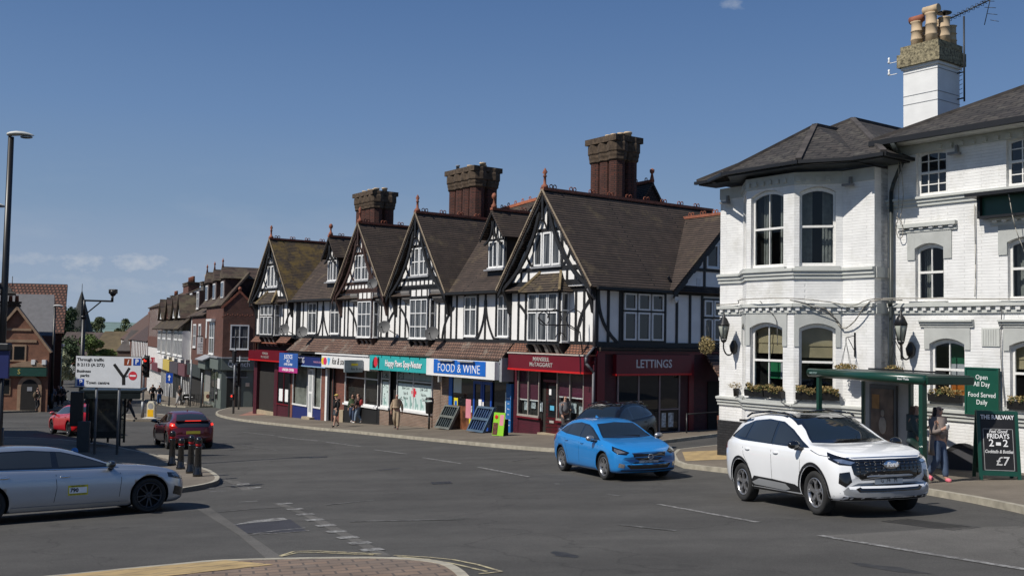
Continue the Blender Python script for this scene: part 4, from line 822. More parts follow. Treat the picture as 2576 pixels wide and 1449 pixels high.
part('curtain', M('net_curtain', (.3, .29, .27), .9, var=.3, scale=6), s3, T, (-22.3, -21.5, -.25, -.22, -4, -2.5)); part('stone_base', m_slab, s3, T, (-22.9, -22.4, -.04, .15, -6, -4.45))
# ---- unit 2: empty shop with blue stall riser
s2 = shop(-30.2, -24.4, -1.4)
part('fascia_sign', m_dblue, s2, T, (-30.0, -24.2, .35, .5, -2.0, -1.42)); part('fascia_edge', M('light_blue', (.25, .4, .6)), s2, T, (-30.0, -24.1, .35, .56, -2.06, -2.0))
text('STERLING', .42, m_wl, T.mat(-28.0, .505, -1.7), s2, 'sign_lettering', ext=.004, sx=.82, sy=1.2); text('FINANCIAL SERVICES', .15, M('pink_letter', (.5, .25, .4), var=0), T.mat(-25.2, .505, -1.75), s2, 'sign_lettering', ext=.004, sx=1)
zg = zb(-27.5); part('stall_riser', m_dblue, s2, T, (-29.9, -25.6, -.1, .06, -6.2, -4.6)); part('brick_pier', m_brickr, s2, T, (-30.35, -29.9, -.1, .08, -6.5, -2.0), (-25.6, -25.0, -.1, .08, -6.5, -2.0)); part('post', m_whitep, s2, T, (-25.0, -24.75, -.05, .1, -5.5, -2.0))
dispwin(s2, -29.9, -27.6, -4.6, -2.0, (), m_whitep, .02); dispwin(s2, -26.7, -25.6, -4.6, -2.0, (), m_whitep, .02); pane(s2, -29.9, -27.6, -4.5, -2.1, .04, m_sglass); pane(s2, -26.7, -25.6, -4.5, -2.1, .04, m_sglass)
part('window_sheet', M('dusty_sheet', (.25, .25, .22), .8, var=.5, scale=1.2), s2, T, (-29.85, -27.65, -.09, -.07, -4.6, -2.1), (-26.65, -25.65, -.09, -.07, -4.6, -2.1))
k = MB(T); k.box(-27.5, -26.8, .03, .09, zg + .15, -2.2); k.build('door', m_whitep, s2); part('door_glass', M('frosted_glass', (.4, .42, .42), .2), s2, T, (-27.35, -26.95, .09, .095, -3.6, -2.35), (-27.35, -26.95, .09, .095, zg + .45, -3.75)); part('door_step', m_slab, s2, T, (-27.7, -26.5, 0, .4, zg - .1, zg + .15))
# ---- unit 1: burgundy shop at the far corner
s1 = shop(-36.75, -30.5, -1.2, mat=m_burgp)
part('fascia_sign', m_burgp, s1, T, (-36.75, -30.45, .1, .5, -1.85, -1.24)); part('sign_trim', m_red, s1, T, (-36.77, -30.43, .1, .52, -1.93, -1.853))
text('MANSELL', .22, m_silv, T.mat(-33.7, .505, -1.42), s1, 'sign_lettering', sx=1.1); text('McTAGGART', .22, m_silv, T.mat(-33.7, .505, -1.66), s1, 'sign_lettering', sx=1.1)
part('pier', m_burg, s1, T, (-36.8, -36.2, -.2, .05, -7, -1.9), (-33.1, -32.5, -.2, .05, -7, -1.9)); part('stall_riser', m_burg, s1, T, (-32.5, -30.4, -.2, .02, -7, -4.75)); dispwin(s1, -32.5, -30.4, -4.75, -2.2, (-31.4,), m_burgp, .0); pane(s1, -32.5, -30.4, -4.7, -2.2)
part('transom', m_burgp, s1, T, (-32.5, -30.4, -.02, .08, -2.6, -2.5)); part('porch_wall', m_burg, s1, T, (-36.2, -33.1, -1.2, -1.0, -7, -2)); part('porch_step', m_slab, s1, T, (-36.2, -33.1, -.9, .0, -6, zb(-34.5) + .25)); part('poster', m_wl, s1, T, (-32.2, -31.6, .03, .05, -4.5, -3.7), (-31.2, -30.7, .03, .05, -4.5, -3.7)); part('column', m_blk, s1, T, (-30.45, -30.25, -.05, .12, -6.5, -2.0))
# ---- side elevation, ground floor
MB(S).box(.02, 9.6, -.1, -.005, -6, ZF - .06).build('wall', MB_('burgundy_side', (.06, .007, .014), (.045, .006, .012), (.035, .005, .01), S, .225, .075, .01, .6, .35), ter)
s7 = part('shopfront', m_burgp, ter, S, (.1, 9.4, .0, .06, -.62, -.5))
part('tiled_apron', m_tileS, s7, S, (.1, 9.5, .0, .22, -.5, -.34)); part('fascia_sign', m_burgp, s7, S, (.95, 5.25, .0, .22, -1.42, -.64)); part('sign_trim', m_red, s7, S, (.93, 5.27, .0, .24, -1.5, -1.423))
text('LETTINGS', .46, M('letter_grey', (.62, .6, .62), .5, var=0), S.mat(3.05, .225, -1.03), s7, 'sign_lettering', sx=1.02, sy=1.05, bold=.006)
k = MB(S); k.box(1.15, 4.75, .0, .07, -4.0, -3.9)
for a in (1.2, 2.35, 3.55, 4.72): k.box(a - .03, a + .03, 0, .065, -3.9, -1.5)
k.box(3.58, 4.7, 0, .06, -2.98, -2.92); k.build('display_window', M('side_frame', (.25, .2, .2), .6), s7); part('pane', m_glass, s7, S, (1.15, 4.75, .002, .02, -3.9, -1.5)); part('pilaster', m_burgp, s7, S, (.05, .45, .0, .08, -5, -.62), (5.3, 5.6, .0, .05, -5, -.62)); part('property_card', m_photo, s7, S, (3.7, 3.95, .021, .025, -3.7, -3.1), (4.1, 4.4, .021, .025, -3.7, -3.1))
# porch at the far end of the side elevation
po = part('porch', m_whitep, ter, S, (6.05, 6.2, 1.1, 1.25, -3.3, -1.55), (8.1, 8.25, 1.1, 1.25, -3.3, -1.55), (6.0, 8.3, 1.1, 1.25, -1.7, -1.55))
MB(S).slab([(5.8, 1.5, -1.62), (8.5, 1.5, -1.62), (8.3, .02, -.55), (6.3, .02, -.55)], .1).build('porch_roof', m_pent, po); part('porch_pier', m_brickr, po, S, (5.98, 6.3, 1.05, 1.35, -4.6, -3.2)); part('porch_pier', m_brickr, po, S, (8.0, 8.3, 1.05, 1.35, -4.6, -3.2)); part('porch_door', m_int, po, S, (6.5, 7.8, .0, .05, -4.5, -1.8))
# ---- satellite dishes on the front
m_dish = M('dish_grey', (.1, .1, .1), .7)
for i, (x, y, n) in enumerate(((716, 829, .7), (761, 836, .7), (967, 824, .7), (1087, 840, .7), (938, 715, .75), (713, 0, 0))[:5]):
    a, z = T.px(x, y, n); k = MB(T); c = T(a, n, z); ax = (Vector if False else V)((-.2, -.95, .35)).normalized(); u_ = ax.orthogonal().normalized(); v_ = ax.cross(u_); rr_ = .36 if i != 4 else .3
    vs = []; fsx = []
    for j in range(4):
        for t in range(14): q = c + (u_ * cos(t * pi / 7) + v_ * sin(t * pi / 7)) * rr_ * j / 3 + ax * (.1 * (j / 3) ** 2); vs.append(q)
    kk = MB(); kk.smooth = True; kk.add(vs, [(j * 14 + t, (j + 1) * 14 + t, (j + 1) * 14 + (t + 1) % 14, j * 14 + (t + 1) % 14) for j in range(3) for t in range(14)])
    kk.cyl(tuple(c + ax * .05 - V((0, 0, rr_ * .9))), tuple(c + ax * .5 - V((0, 0, .15))), .015); kk.cyl(tuple(c), tuple(T(a + .1, .02, z - .35)), .025); kk.cyl(tuple(c + ax * .48 - V((0, 0, .15))), tuple(c + ax * .6 - V((0, 0, .13))), .04)
    o = kk.build('satellite_dish', m_dish, ter)
# ornate iron hanging-sign bracket
br_ = thing('hanging_sign_bracket', T(-.45, .2, -.9), 'empty scrolled black iron sign bracket curling out over the corner shop fascia', 'sign bracket')
k = MB(T); a0 = -.45
def ringpts(n, z, r, t0=0, t1=8, a=a0): return [(a, n + r * cos(t * pi / 4), z + r * sin(t * pi / 4)) for t in range(t0, t1 + 1)]
k.tube([(a0, .15, -1.0), (a0, .3, -.6), (a0, .45, .25), (a0, 1.0, .52), (a0, 2.2, .5), (a0, 2.55, .75)], .025, 5); k.tube(ringpts(.75, .75, .42), .02, 5); k.tube(ringpts(1.75, .78, .36, 0, 6), .02, 5); k.tube(ringpts(2.3, .75, .28, -2, 5), .02, 5); k.tube([(a0, 1.45, .5), (a0, 1.45, .1)], .02, 5); k.tube([(a0, 1.2, -.0), (a0, 1.28, .15), (a0, 1.45, .2), (a0, 1.62, .15), (a0, 1.7, .0)], .018, 5); k.tube([(a0, 1.45, .55), (a0, 1.45, 1.0)], .02, 5); k.lathe([(.02, 0), (.12, .06)], (a0, 1.45, 1.0), 8)
k.build('bracket', m_blk, br_)
# agents' boards
def board(F, a0, a1, z0, z1, n, mat, label, lines, name='agents_board'):
    o = thing(name, F((a0 + a1) / 2, n, z0), label, 'sign'); part('panel', mat, o, F, (a0, a1, n, n + .04, z0, z1))
    for s_, sz, m_, z, sx in lines: text(s_, sz, m_, F.mat((a0 + a1) / 2, n + .041, z), o, 'lettering', ext=.003, sx=sx, bold=.004)
    return o
za = -1.28
bo = board(T, -30.55, -27.6, -2.5, za, .75, painted('board_blue', (.03, .1, .35)), 'blue and magenta agent board reading under offer, angled over the blue shop fascia', [('JUSTICE', .36, m_wl, -1.52, 1.05), ('01903 251000', .2, m_wl, -2.0, 1.15), ('&Co', .27, m_wl, -1.77, 1)])
part('panel_band', painted('magenta', (.45, .03, .2)), bo, T, (-30.55, -27.6, .75, .796, -2.51, -2.2)); text('UNDER OFFER', .23, m_wl, T.mat(-29.07, .797, -2.35), bo, 'lettering', ext=.003, sx=1.25, bold=.006); part('post', m_whitep, bo, T, (-29.1, -29.0, .02, .75, -1.5, -1.4))
# ============================================================ white brick pub
P = Fr((6.44, 30.72), (.5817, -.8134))
m_wb = MB_('white_brick', (.78, .775, .76), (.75, .745, .73), (.68, .675, .66), P, .9, .077, .006, .6, .6, varamt=.1, soft=.9, stain=(.6, .59, .55), samt=.35, sscale=.9)
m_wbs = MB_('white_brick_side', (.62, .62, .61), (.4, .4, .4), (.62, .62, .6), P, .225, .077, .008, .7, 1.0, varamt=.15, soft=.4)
m_gp = M('grey_masonry_paint', (.43, .44, .42), .7, var=.08, scale=3, bump=.3); m_gpl = M('pale_masonry_paint', (.5, .51, .48), .7, var=.08, scale=3, bump=.3); m_dp = MB_('black_painted_brick', (.022, .022, .024), (.03, .03, .032), (.012, .012, .013), P, .225, .077, .01, .5, .8)
m_slate = MB_('roof_slate', (.05, .042, .036), (.032, .028, .026), (.01, .009, .009), P, .5, .2, .024, .85, .7, slope=.5, stain=(.085, .078, .064), samt=.3, sscale=3, varamt=.35)
m_sash = M('sash_white', (.74, .73, .7), .5, var=.08, scale=20); m_tan = M('tan_blind', (.5, .39, .24), .9); m_gut = M('black_gutter', (.012, .012, .013), .4)
m_pg = clear_mat('pub_glass', (.8, .83, .83))
pub = thing('white_brick_pub', P(4, -3, -3.3), 'white painted brick pub with grey arches, two storey bay, slate roofs, tall chimney', 'building')
def wallh(F, a0, a1, z0, z1, holes, n, th, mat, name='wall'):
    """masonry wall with arched openings; holes are (a0, a1, z0, spring, rise)"""
    xs = sorted({a0, a1} | {v for h in holes for v in h[:2] if a0 < v < a1}); zs = sorted({z0, z1} | {h[2] for h in holes if z0 < h[2] < z1} | {h[3] + h[4] + .001 for h in holes}); k = MB(F)
    for x0, x1 in zip(xs, xs[1:]):
        for y0, y1 in zip(zs, zs[1:]):
            cx, cy = (x0 + x1) / 2, (y0 + y1) / 2
            if any(h[0] < cx < h[1] and h[2] < cy < h[3] + h[4] for h in holes): continue
            k.box(x0, x1, n - th, n, y0, y1)
    for h in holes:
        S_ = 10; w_ = h[1] - h[0]; top = h[3] + h[4] + .001
        f = lambda t: h[3] + h[4] * (1 - (2 * t - 1) ** 2) - .0005
        for i in range(S_):
            t0, t1 = i / S_, (i + 1) / S_; k.prism([(h[0] + w_ * t0, f(t0)), (h[0] + w_ * t1, f(t1)), (h[0] + w_ * t1, top), (h[0] + w_ * t0, top)], n - th, n)
    return k.build(name, mat, pub)
def sash(F, h, n, cols=2, rows=(), blind=0, curt=0, mat=None, tag_=None):
    """sliding sash window set back in an opening, with a dark room and curtains or a blind behind"""
    a0, a1, z0, zs, ri = h; z1 = zs + ri; fr = .07; k = MB(F); N0, N1 = n - .17, n - .11; w_ = a1 - a0
    k.box(a0, a0 + fr, N0, N1, z0, zs); k.box(a1 - fr, a1, N0, N1, z0, zs); k.box(a0, a1, N0, N1 + .02, z0, z0 + .09)
    for i in range(8):
        t0, t1 = i / 8, (i + 1) / 8; f = lambda t: zs + ri * (1 - (2 * t - 1) ** 2)
        k.prism([(a0 + w_ * t0, f(t0) - .01), (a0 + w_ * t1, f(t1) - .01), (a0 + w_ * t1, f(t1) - .01 - fr - .03), (a0 + w_ * t0, f(t0) - .01 - fr - .03)], N0, N1 + .001)
    mid = z0 + (z1 - z0) * .5; k.box(a0 + fr, a1 - fr, N0, N1 + .02, mid - .03, mid + .03)
    for i in range(1, cols): c = a0 + w_ * i / cols; k.box(c - .014, c + .014, N0, N1 - .005, z0 + .09, z1 - fr)
    for r_ in rows: z = z0 + (z1 - z0) * r_; k.box(a0 + fr, a1 - fr, N0, N1 - .008, z - .013, z + .013)
    o = k.build('sash_window', m_sash, pub); MB(F).box(a0, a1, N0 + .02, N0 + .03, z0, z1).build('pane', mat or m_pg, o)
    if mat is None:
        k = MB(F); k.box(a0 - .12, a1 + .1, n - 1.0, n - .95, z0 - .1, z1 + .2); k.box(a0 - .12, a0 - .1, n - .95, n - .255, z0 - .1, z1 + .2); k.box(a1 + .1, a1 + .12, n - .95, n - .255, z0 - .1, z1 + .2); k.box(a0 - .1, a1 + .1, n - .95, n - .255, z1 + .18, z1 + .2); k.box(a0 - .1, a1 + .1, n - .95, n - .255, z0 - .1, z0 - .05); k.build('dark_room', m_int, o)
    if blind: 
        k = MB(F)
        for i in range(3): zz = z1 - (z1 - blind) * (i + 1) / 3; k.prof([(n - .3, z1 - (z1 - blind) * i / 3), (n - .3, zz), (n - .26, zz), (n - .285, z1 - (z1 - blind) * i / 3)], a0 + .03, a1 - .03)
        k.build('roman_blind', m_tan, o)
    if curt:
        for s_ in (0, 1):
            k = MB(F); cw = w_ * curt; c0 = a0 + .02 if s_ == 0 else a1 - .02 - cw
            for i in range(7): k.box(c0 + cw * i / 7, c0 + cw * (i + 1) / 7 + .001, n - .42 - .03 * (i % 2), n - .4 - .03 * (i % 2), z0, z1)
            k.build('curtain', M('grey_curtain', (.32, .31, .29), .95, var=.2, scale=8), o)
    k = MB(F); k.box(a0 - .12, a1 + .12, n - .1, n + .1, z0 - .09, z0 - .01); k.build('sill', m_gp, o); return o
def dent(F, a0, a1, z0, z1, n, nm='dentil_course'):
    k = MB(F); k.box(a0, a1, n, n + .13, z1 - .1, z1); k.box(a0, a1, n, n + .05, z0, z0 + .07); k.build('string_course', m_gpl, pub)
    k = MB(F); w_ = .11; m_ = max(1, int((a1 - a0) / .24)); st = (a1 - a0) / m_
    for i in range(m_): c = a0 + st * (i + .5); k.box(c - w_ / 2, c + w_ / 2, n, n + .1, z0 + .071, z1 - .101)
    o = k.build('dentils', m_wb, pub)
def course(F, a0, a1, z0, z1, n):
    k = MB(F); h = (z1 - z0); k.prof([(n, z0), (n + .05, z0), (n + .05, z0 + h * .3), (n + .09, z0 + h * .36), (n + .09, z0 + h * .65), (n + .14, z0 + h * .7), (n + .14, z0 + h * .92), (n, z1)], a0, a1); k.build('string_course', m_gpl, pub)
def surround(F, h, n, ext, top, low):
    """pale grey arch block round the head of an opening"""
    a0, a1, z0, zs, ri = h; k = MB(F); w_ = a1 - a0; t = .03
    k.box(a0 - ext, a0 - .001, n + .001, n + t, low, top); k.box(a1 + .001, a1 + ext, n + .001, n + t, low, top)
    for i in range(10):
        t0, t1 = i / 10, (i + 1) / 10; f = lambda t: zs + ri * (1 - (2 * t - 1) ** 2); k.prism([(a0 + w_ * t0, f(t0) + .002), (a0 + w_ * t1, f(t1) + .002), (a0 + w_ * t1, top), (a0 + w_ * t0, top)], n + .001, n + t)
    k.build('arch_surround', m_gp, pub)
F1 = Fr(P(1.75, .8, 0)[:2], P.e); F1e = 1.7; _d = P(4.46, 0, 0) - P(3.45, .8, 0); F2 = Fr(P(3.45, .8, 0)[:2], _d[:2]); F2e = _d.length; _d0 = P(1.75, .8, 0) - P(.9, 0, 0); F0 = Fr(P(.9, 0, 0)[:2], _d0[:2]); F0e = _d0.length
zt = 4.7; zb_ = -4.2
h1 = [(.16, 1.33, 2.1, 4.15, .17), (.16, 1.33, -1.6, .38, .16)]; h2 = [(.14, 1.1, 2.1, 4.15, .15), (.14, 1.1, -1.6, .38, .14)]; h0 = [(.2, 1.0, 2.1, 4.15, .15), (.2, 1.0, -1.6, .38, .14)]
for F, e, hh in ((F1, F1e, h1), (F2, F2e, h2), (F0, F0e, h0)):
    wallh(F, 0, e, -2.42, zt, hh, 0, .25, m_wb); MB(F).box(-.01, e + .01, -.25, .03, zb_, -2.42).build('plinth', m_dp, pub)
    dent(F, -.04, e + .04, .8, 1.07, 0); course(F, -.04, e + .04, 1.75, 2.05, 0); course(F, -.04, e + .04, -1.95, -1.68, 0)
    for h in hh[1:]: surround(F, h, 0, .13 if F is F2 else .15, .8, -.12)
    MB(F).box(-.02, e + .02, 0, .03, 4.36, 4.7).build('frieze', m_gpl, pub)
    k = MB(F)
    for i in range(int(e / .26)): k.box(.05 + i * .26, .17 + i * .26, .03, .1, 4.44, 4.56)
    k.build('dentils', m_gpl, pub)
    sash(F, hh[0], 0, 2 if F is F1 else 1, (), 0, .34); sash(F, hh[1], 0, 2 if F is F1 else 1, (), -.33 if F is F1 else -.42, 0)
k = MB(F1); k.box(.4, .85, -.5, -.49, -1.05, -.55); k.build('green_cloth', M('flag_green', (.02, .2, .08), .9), pub); k = MB(F1); k.box(.86, 1.25, -.5, -.49, -1.05, -.6); k.build('white_cloth', M('flag_white', (.6, .58, .62), .9), pub)
# piers and side walls of the wing
for a0, a1 in ((0, .9), (4.46, 5.44)):
    MB(P).box(a0, a1, -.3, 0, -2.42 if a0 == 0 else zb_, zt).build('wall', m_wb, pub); dent(P, a0 - .02, a1 + .02, .8, 1.07, 0); course(P, a0 - .03, a1 + .03, 1.75, 2.05, 0); course(P, a0 - .03, a1 + .03, -1.95, -1.68, 0)
    MB(P).box(a0 - .01, a1 + .01, 0, .03, 4.36, 4.7).build('frieze', m_gpl, pub)
MB(P).box(-.03, .93, -.3, .04, zb_, -2.42).build('plinth', m_dp, pub)
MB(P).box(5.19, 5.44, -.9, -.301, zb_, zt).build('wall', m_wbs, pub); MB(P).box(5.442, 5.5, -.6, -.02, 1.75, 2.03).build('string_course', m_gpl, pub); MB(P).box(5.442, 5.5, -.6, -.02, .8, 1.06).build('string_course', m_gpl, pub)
MB(P).box(0, .3, -8, -.301, zb_, zt).build('wall', m_wb, pub)
# main block
MW = -.6; mh = [(6.28, 7.12, 3.86, 5.02, .06), (6.25, 7.05, 1.12, 2.5, .12), (6.66, 7.6, -1.42, .02, .14), (8.68, 9.7, 3.84, 5.02, .06), (8.7, 9.7, 1.1, 2.5, .12), (8.74, 9.8, -1.45, 0, .14)]
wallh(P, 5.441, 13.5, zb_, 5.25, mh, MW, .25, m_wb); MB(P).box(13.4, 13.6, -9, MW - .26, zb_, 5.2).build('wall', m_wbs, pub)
dent(P, 5.45, 13.5, .8, 1.07, MW); course(P, 5.45, 13.5, 3.6, 3.86, MW); course(P, 5.45, 13.5, -1.9, -1.62, MW); MB(P).box(5.45, 13.5, MW, MW + .03, 5.0, 5.22).build('frieze', m_gpl, pub)
k = MB(P); [k.box(6.9 + i * .3, 7.03 + i * .3, MW + .03, MW + .1, 5.03, 5.13) for i in range(8)]; k.build('dentils', m_gpl, pub)
surround(P, mh[1], MW, .22, 2.95, 2.2); surround(P, mh[2], MW, .15, .45, -.12); surround(P, mh[4], MW, .22, 2.95, 2.2); surround(P, mh[5], MW, .15, .45, -.12)
dent(P, 5.78, 7.42, 2.93, 3.15, MW); dent(P, 8.3, 10.0, 2.93, 3.15, MW); course(P, 6.4, 7.85, .45, .64, MW); course(P, 8.5, 10.05, .45, .64, MW)
sash(P, mh[0], MW, 3, (.25, .75), 0, 0, m_glass); sash(P, mh[1], MW, 2, (), 0, .3); sash(P, mh[2], MW, 2, (), 0, 0); sash(P, mh[3], MW, 3, (.25, .75), 0, 0, m_glass); sash(P, mh[4], MW, 2, (), 0, .45); sash(P, mh[5], MW, 2, (), -.55, 0)
fl = M('flag_orange', (.6, .16, .02), .9); k = MB(P); k.box(6.98, 7.55, MW - .42, MW - .4, -.48, .1); fg = k.build('window_flag', M('flag_green_dark', (.01, .12, .06), .9), pub)
MB(P).box(6.98, 7.55, MW - .42, MW - .4, -.95, -.485).build('white_band', MATS['flag_white'], fg); MB(P).box(6.98, 7.55, MW - .42, MW - .4, -1.42, -.955).build('orange_band', fl, fg)
MB(P).box(9.05, 9.6, MW - .45, MW - .43, -1.3, -.6).build('curtain', MATS['flag_white'], pub)
# arched cellar opening and vents
k = MB(P); k.prism([(7.02, -3.3)] + [(7.02 + .95 * i / 8 * 1.2, -2.75 + .32 * (1 - (i / 4 - 1) ** 2)) for i in range(9)] + [(8.16, -3.3)], MW + .002, MW + .06); k.build('cellar_arch', m_dp, pub)
k = MB(P); k.prism([(7.12, -3.3)] + [(7.12 + .86 * i / 8 * 1.1, -2.8 + .24 * (1 - (i / 4 - 1) ** 2)) for i in range(9)] + [(8.06, -3.3)], MW + .061, MW + .075); k.build('cellar_panel', M('cellar_grey', (.05, .05, .055), .8), pub)
for a, z, w_, h_ in ((6.2, -2.25, .24, .2), (8.05, -.02, .45, .45)):
    k = MB(P); k.box(a, a + w_, MW, MW + .03, z, z + h_); o = k.build('air_vent', m_gpl, pub); k = MB(P); [k.box(a + .04 + (w_ - .08) * i / 6, a + .06 + (w_ - .08) * i / 6, MW + .03, MW + .04, z + .04, z + h_ - .04) for i in range(6)]; k.build('slats', m_gp, o)
# roofs
def hipface(pts, nm='roof', th=.05, mat=None): return MB(P).slab(pts, th).build(nm, mat or m_slate, pub)
ZE2 = 4.93; pk = (2.72, -2.85, 6.85); bk = (2.72, -9, 6.85)
hipface([(-.42, .62, ZE2), (6.15, .65, ZE2), pk]); hipface([(6.15, .65, ZE2), (6.15, -9, ZE2), bk, pk]); hipface([(-.42, .62, ZE2), (-.42, -9, ZE2), bk, pk])
bp = (2.68, -1.1, 6.42); bb = (2.68, -2.6, 6.42)
hipface([(1.35, 1.32, ZE2 - .02), (4.0, 1.32, ZE2 - .02), bp], mat=m_slate); hipface([(4.0, 1.32, ZE2 - .02), (5.35, .5, ZE2 - .01), (5.0, -.4, 5.2), bb, bp]); hipface([(1.35, 1.32, ZE2 - .02), (.05, .5, ZE2 - .01), (.4, -.4, 5.2), bb, bp])
k = MB(P); hipm = M('ridge_slate', (.06, .052, .048), .9, var=.4)
for p_, q_ in (((1.35, 1.32, ZE2), bp), ((4.0, 1.32, ZE2), bp), (bp, bb), ((6.15, .65, ZE2), pk), ((-.42, .62, ZE2), pk), (pk, bk)): k.bar(p_, q_, .16, .1)
k.build('hip_tiles', hipm, pub)
k = MB(P)                                                # soffits and gutters
for p_, q_ in (((-.46, .66), (.05, .66)), ((.0, .62), (1.32, 1.37)), ((1.32, 1.37), (4.03, 1.37)), ((4.03, 1.37), (5.4, .58)), ((5.3, .7), (6.2, .7)), ((6.2, .7), (6.2, -.6))): k.bar((p_[0], p_[1], ZE2 - .07), (q_[0], q_[1], ZE2 - .07), .1, .09)
k.build('gutter', m_gut, pub)
k = MB(P); k.slab([(-.38, .58, ZE2 - .1), (.9, 0.58, ZE2 - .1), (.9, -.2, ZE2 - .1), (-.38, -.2, ZE2 - .1)], .04); k.slab([(.9, .55, ZE2 - .12), (1.45, 1.28, ZE2 - .12), (3.9, 1.28, ZE2 - .12), (5.3, .5, ZE2 - .12), (5.3, -.2, ZE2 - .12), (.9, -.2, ZE2 - .12)], .04); k.slab([(5.3, .6, ZE2 - .1), (6.1, .6, ZE2 - .1), (6.1, -.6, ZE2 - .1), (5.3, -.6, ZE2 - .1)], .04); k.build('soffit', m_gut, pub)
ZM2 = 5.4; q0 = (5.4, .02, ZM2); q1 = (9.4, -4.0, 7.45)
hipface([q0, (14, .02, ZM2), (14, -4.0, 7.45), q1]); hipface([q0, q1, (9.4, -8, 7.45), (5.4, -9, ZM2)])
k = MB(P); k.bar(q0, q1, .16, .1); k.bar(q1, (14, -4, 7.47), .16, .1); k.build('hip_tiles', hipm, pub)
k = MB(P); k.bar((5.35, .08, ZM2 - .1), (14, .08, ZM2 - .1), .12, .14); k.build('gutter', m_gut, pub); MB(P).slab([(5.45, .0, ZM2 - .12), (14, .0, ZM2 - .12), (14, -.65, ZM2 - .12), (5.45, -.65, ZM2 - .12)], .04).build('soffit', m_gpl, pub)
# chimney
ch = MB(P).box(4.68, 5.74, -3.62, -2.5, 4.8, 7.95).build('chimney', M('white_stucco', (.74, .74, .73), .7, var=.05, bump=.2), pub)
m_lc = M('lichen_concrete', (.22, .19, .12), .95, var=.75, scale=14, bump=.8); k = MB(P); k.box(4.55, 5.87, -3.75, -2.37, 7.95, 8.32); k.box(4.62, 5.8, -3.68, -2.44, 8.32, 8.55); k.build('cap', m_lc, ch); MB(P).box(4.63, 5.79, -3.67, -2.45, 7.87, 7.95).build('cap_moulding', m_upvc, ch)
for i, (a, n, h_) in enumerate(((4.95, -2.75, .78), (5.42, -2.72, .92), (4.95, -3.2, .7), (5.35, -3.35, .85), (5.62, -3.05, .8), (5.6, -3.4, .62))):
    MB(P).lathe([(.17, 0), (.16, h_ * .3), (.18, h_ * .32), (.16, h_ * .35), (.15, h_ * .62), (.175, h_ * .64), (.15, h_ * .67), (.15, h_ * .95), (.18, h_)], (a, n, 8.5), 14).build('chimney_pot', m_pot, ch)
k = MB(P); k.smooth = True; k.cyl((4.75, -2.75, 9.36), (5.15, -2.75, 9.36), .11, k=12); k.build('pot_hood', m_terra, ch); k = MB(P); k.cyl((5.2, -2.72, 9.52), (5.65, -2.72, 9.52), .12, k=12); k.build('pot_hood', m_pot, ch); k = MB(P); k.lathe([(.2, 0), (.2, .03), (.02, .1)], (5.62, -3.05, 9.42), 12); k.cyl((5.62, -3.05, 9.3), (5.62, -3.05, 9.42), .03); k.build('pot_hood', m_gut, ch)
k = MB(P); [k.box(4.67, 5.75, -3.63, -2.49, z, z + .015) for z in (7.1, 6.85, 7.75)]; k.build('strap_wire', m_lead, ch)
an = MB(P); A_ = (5.95, -3.5); an.cyl((A_[0], A_[1], 6.9), (A_[0], A_[1], 9.35), .025); an.cyl((A_[0] - .9, A_[1] + .0, 9.3), (A_[0] + .75, A_[1], 9.62), .018)
for i in range(12): t = i / 11; x = A_[0] - .9 + 1.5 * t; z = 9.3 + .32 * (x - A_[0] + .9) / 1.65; an.cyl((x, A_[1] - .14, z), (x, A_[1] + .14, z), .01, k=5); an.cyl((x - .03, A_[1], z - .09), (x + .03, A_[1], z + .09), .008, k=4)
for i in range(5): an.cyl((A_[0] + .45 + .08 * i, A_[1], 9.85 - .2 * i), (A_[0] + .85 + .04 * i, A_[1], 9.75 - .2 * i), .01, k=4)
an.cyl((A_[0] + .85, A_[1], 9.95), (A_[0] + .6, A_[1], 8.95), .012, k=4); an.cyl((A_[0] - .2, A_[1], 7.0), (A_[0], A_[1], 7.0), .02); an.cyl((A_[0] - .2, A_[1], 7.75), (A_[0], A_[1], 7.75), .02)
for i in range(8): an.cyl((A_[0] - .15, A_[1], 7.0 + .13 * i), (A_[0] + .0, A_[1] + .1, 7.0 + .13 * i), .008, k=4)
an.build('television_aerial', M('aerial_metal', (.04, .045, .05), .5, .5), ch)
k = MB(P); 
for z in (8.15, 7.8): k.cyl((4.55, -2.4, z), (4.3, -2.4, z), .012, k=5); k.lathe([(.03, 0), (.04, .04), (.02, .1), (.035, .16), (.01, .18)], (4.28, -2.4, z), 8)
k.build('insulator', m_upvc, ch)
# downpipe, cables, floodlights
k = MB(P); dpn = MW + .12; k.tube([(6.05, .1, 5.25), (6.0, MW + .15, 4.85), (5.72, MW + .15, 4.3), (5.62, dpn, 4.05), (5.6, dpn, -3.2)], .055, 8); k.tube([(5.6, dpn, 1.2), (5.6, dpn, 1.0)], .075, 8); k.tube([(6.05, .1, 5.25), (6.05, -.1, 5.0), (6.0, MW + .15, 4.85)], .075, 8); k.build('downpipe', M('dark_green_pipe', (.035, .042, .04), .45), pub)
def cable(pts, r=.012, mat=None): return MB(P).tube(smooth_pts(pts, 3), r, 5).build('cable', mat or M('pale_cable', (.32, .3, .26), .8), pub)
m_cb = M('dark_cable', (.09, .09, .09), .8)
cable([(0, .16, 1.1), (.9, .2, 1.12), (1.75, 1.0, 1.2), (3.45, 1.0, 1.2), (4.3, .3, 1.1), (4.9, .2, 1.0), (5.4, .2, 1.15), (5.9, -.4, 1.2), (9, -.42, 1.12), (11, -.42, 1.15)], .014); cable([(3.45, .97, 1.15), (4.2, .35, .9), (4.5, .1, .4), (4.95, .15, .6), (5.4, .15, 1.1), (6, -.4, 1.15)], .018); cable([(3.7, .85, 1.1), (4.3, .3, .75), (4.48, .1, .45)], .014, m_cb); cable([(2.3, .85, 1.15), (2.6, .86, .9), (2.9, .87, .6), (2.95, .87, -.1)], .01, m_cb)
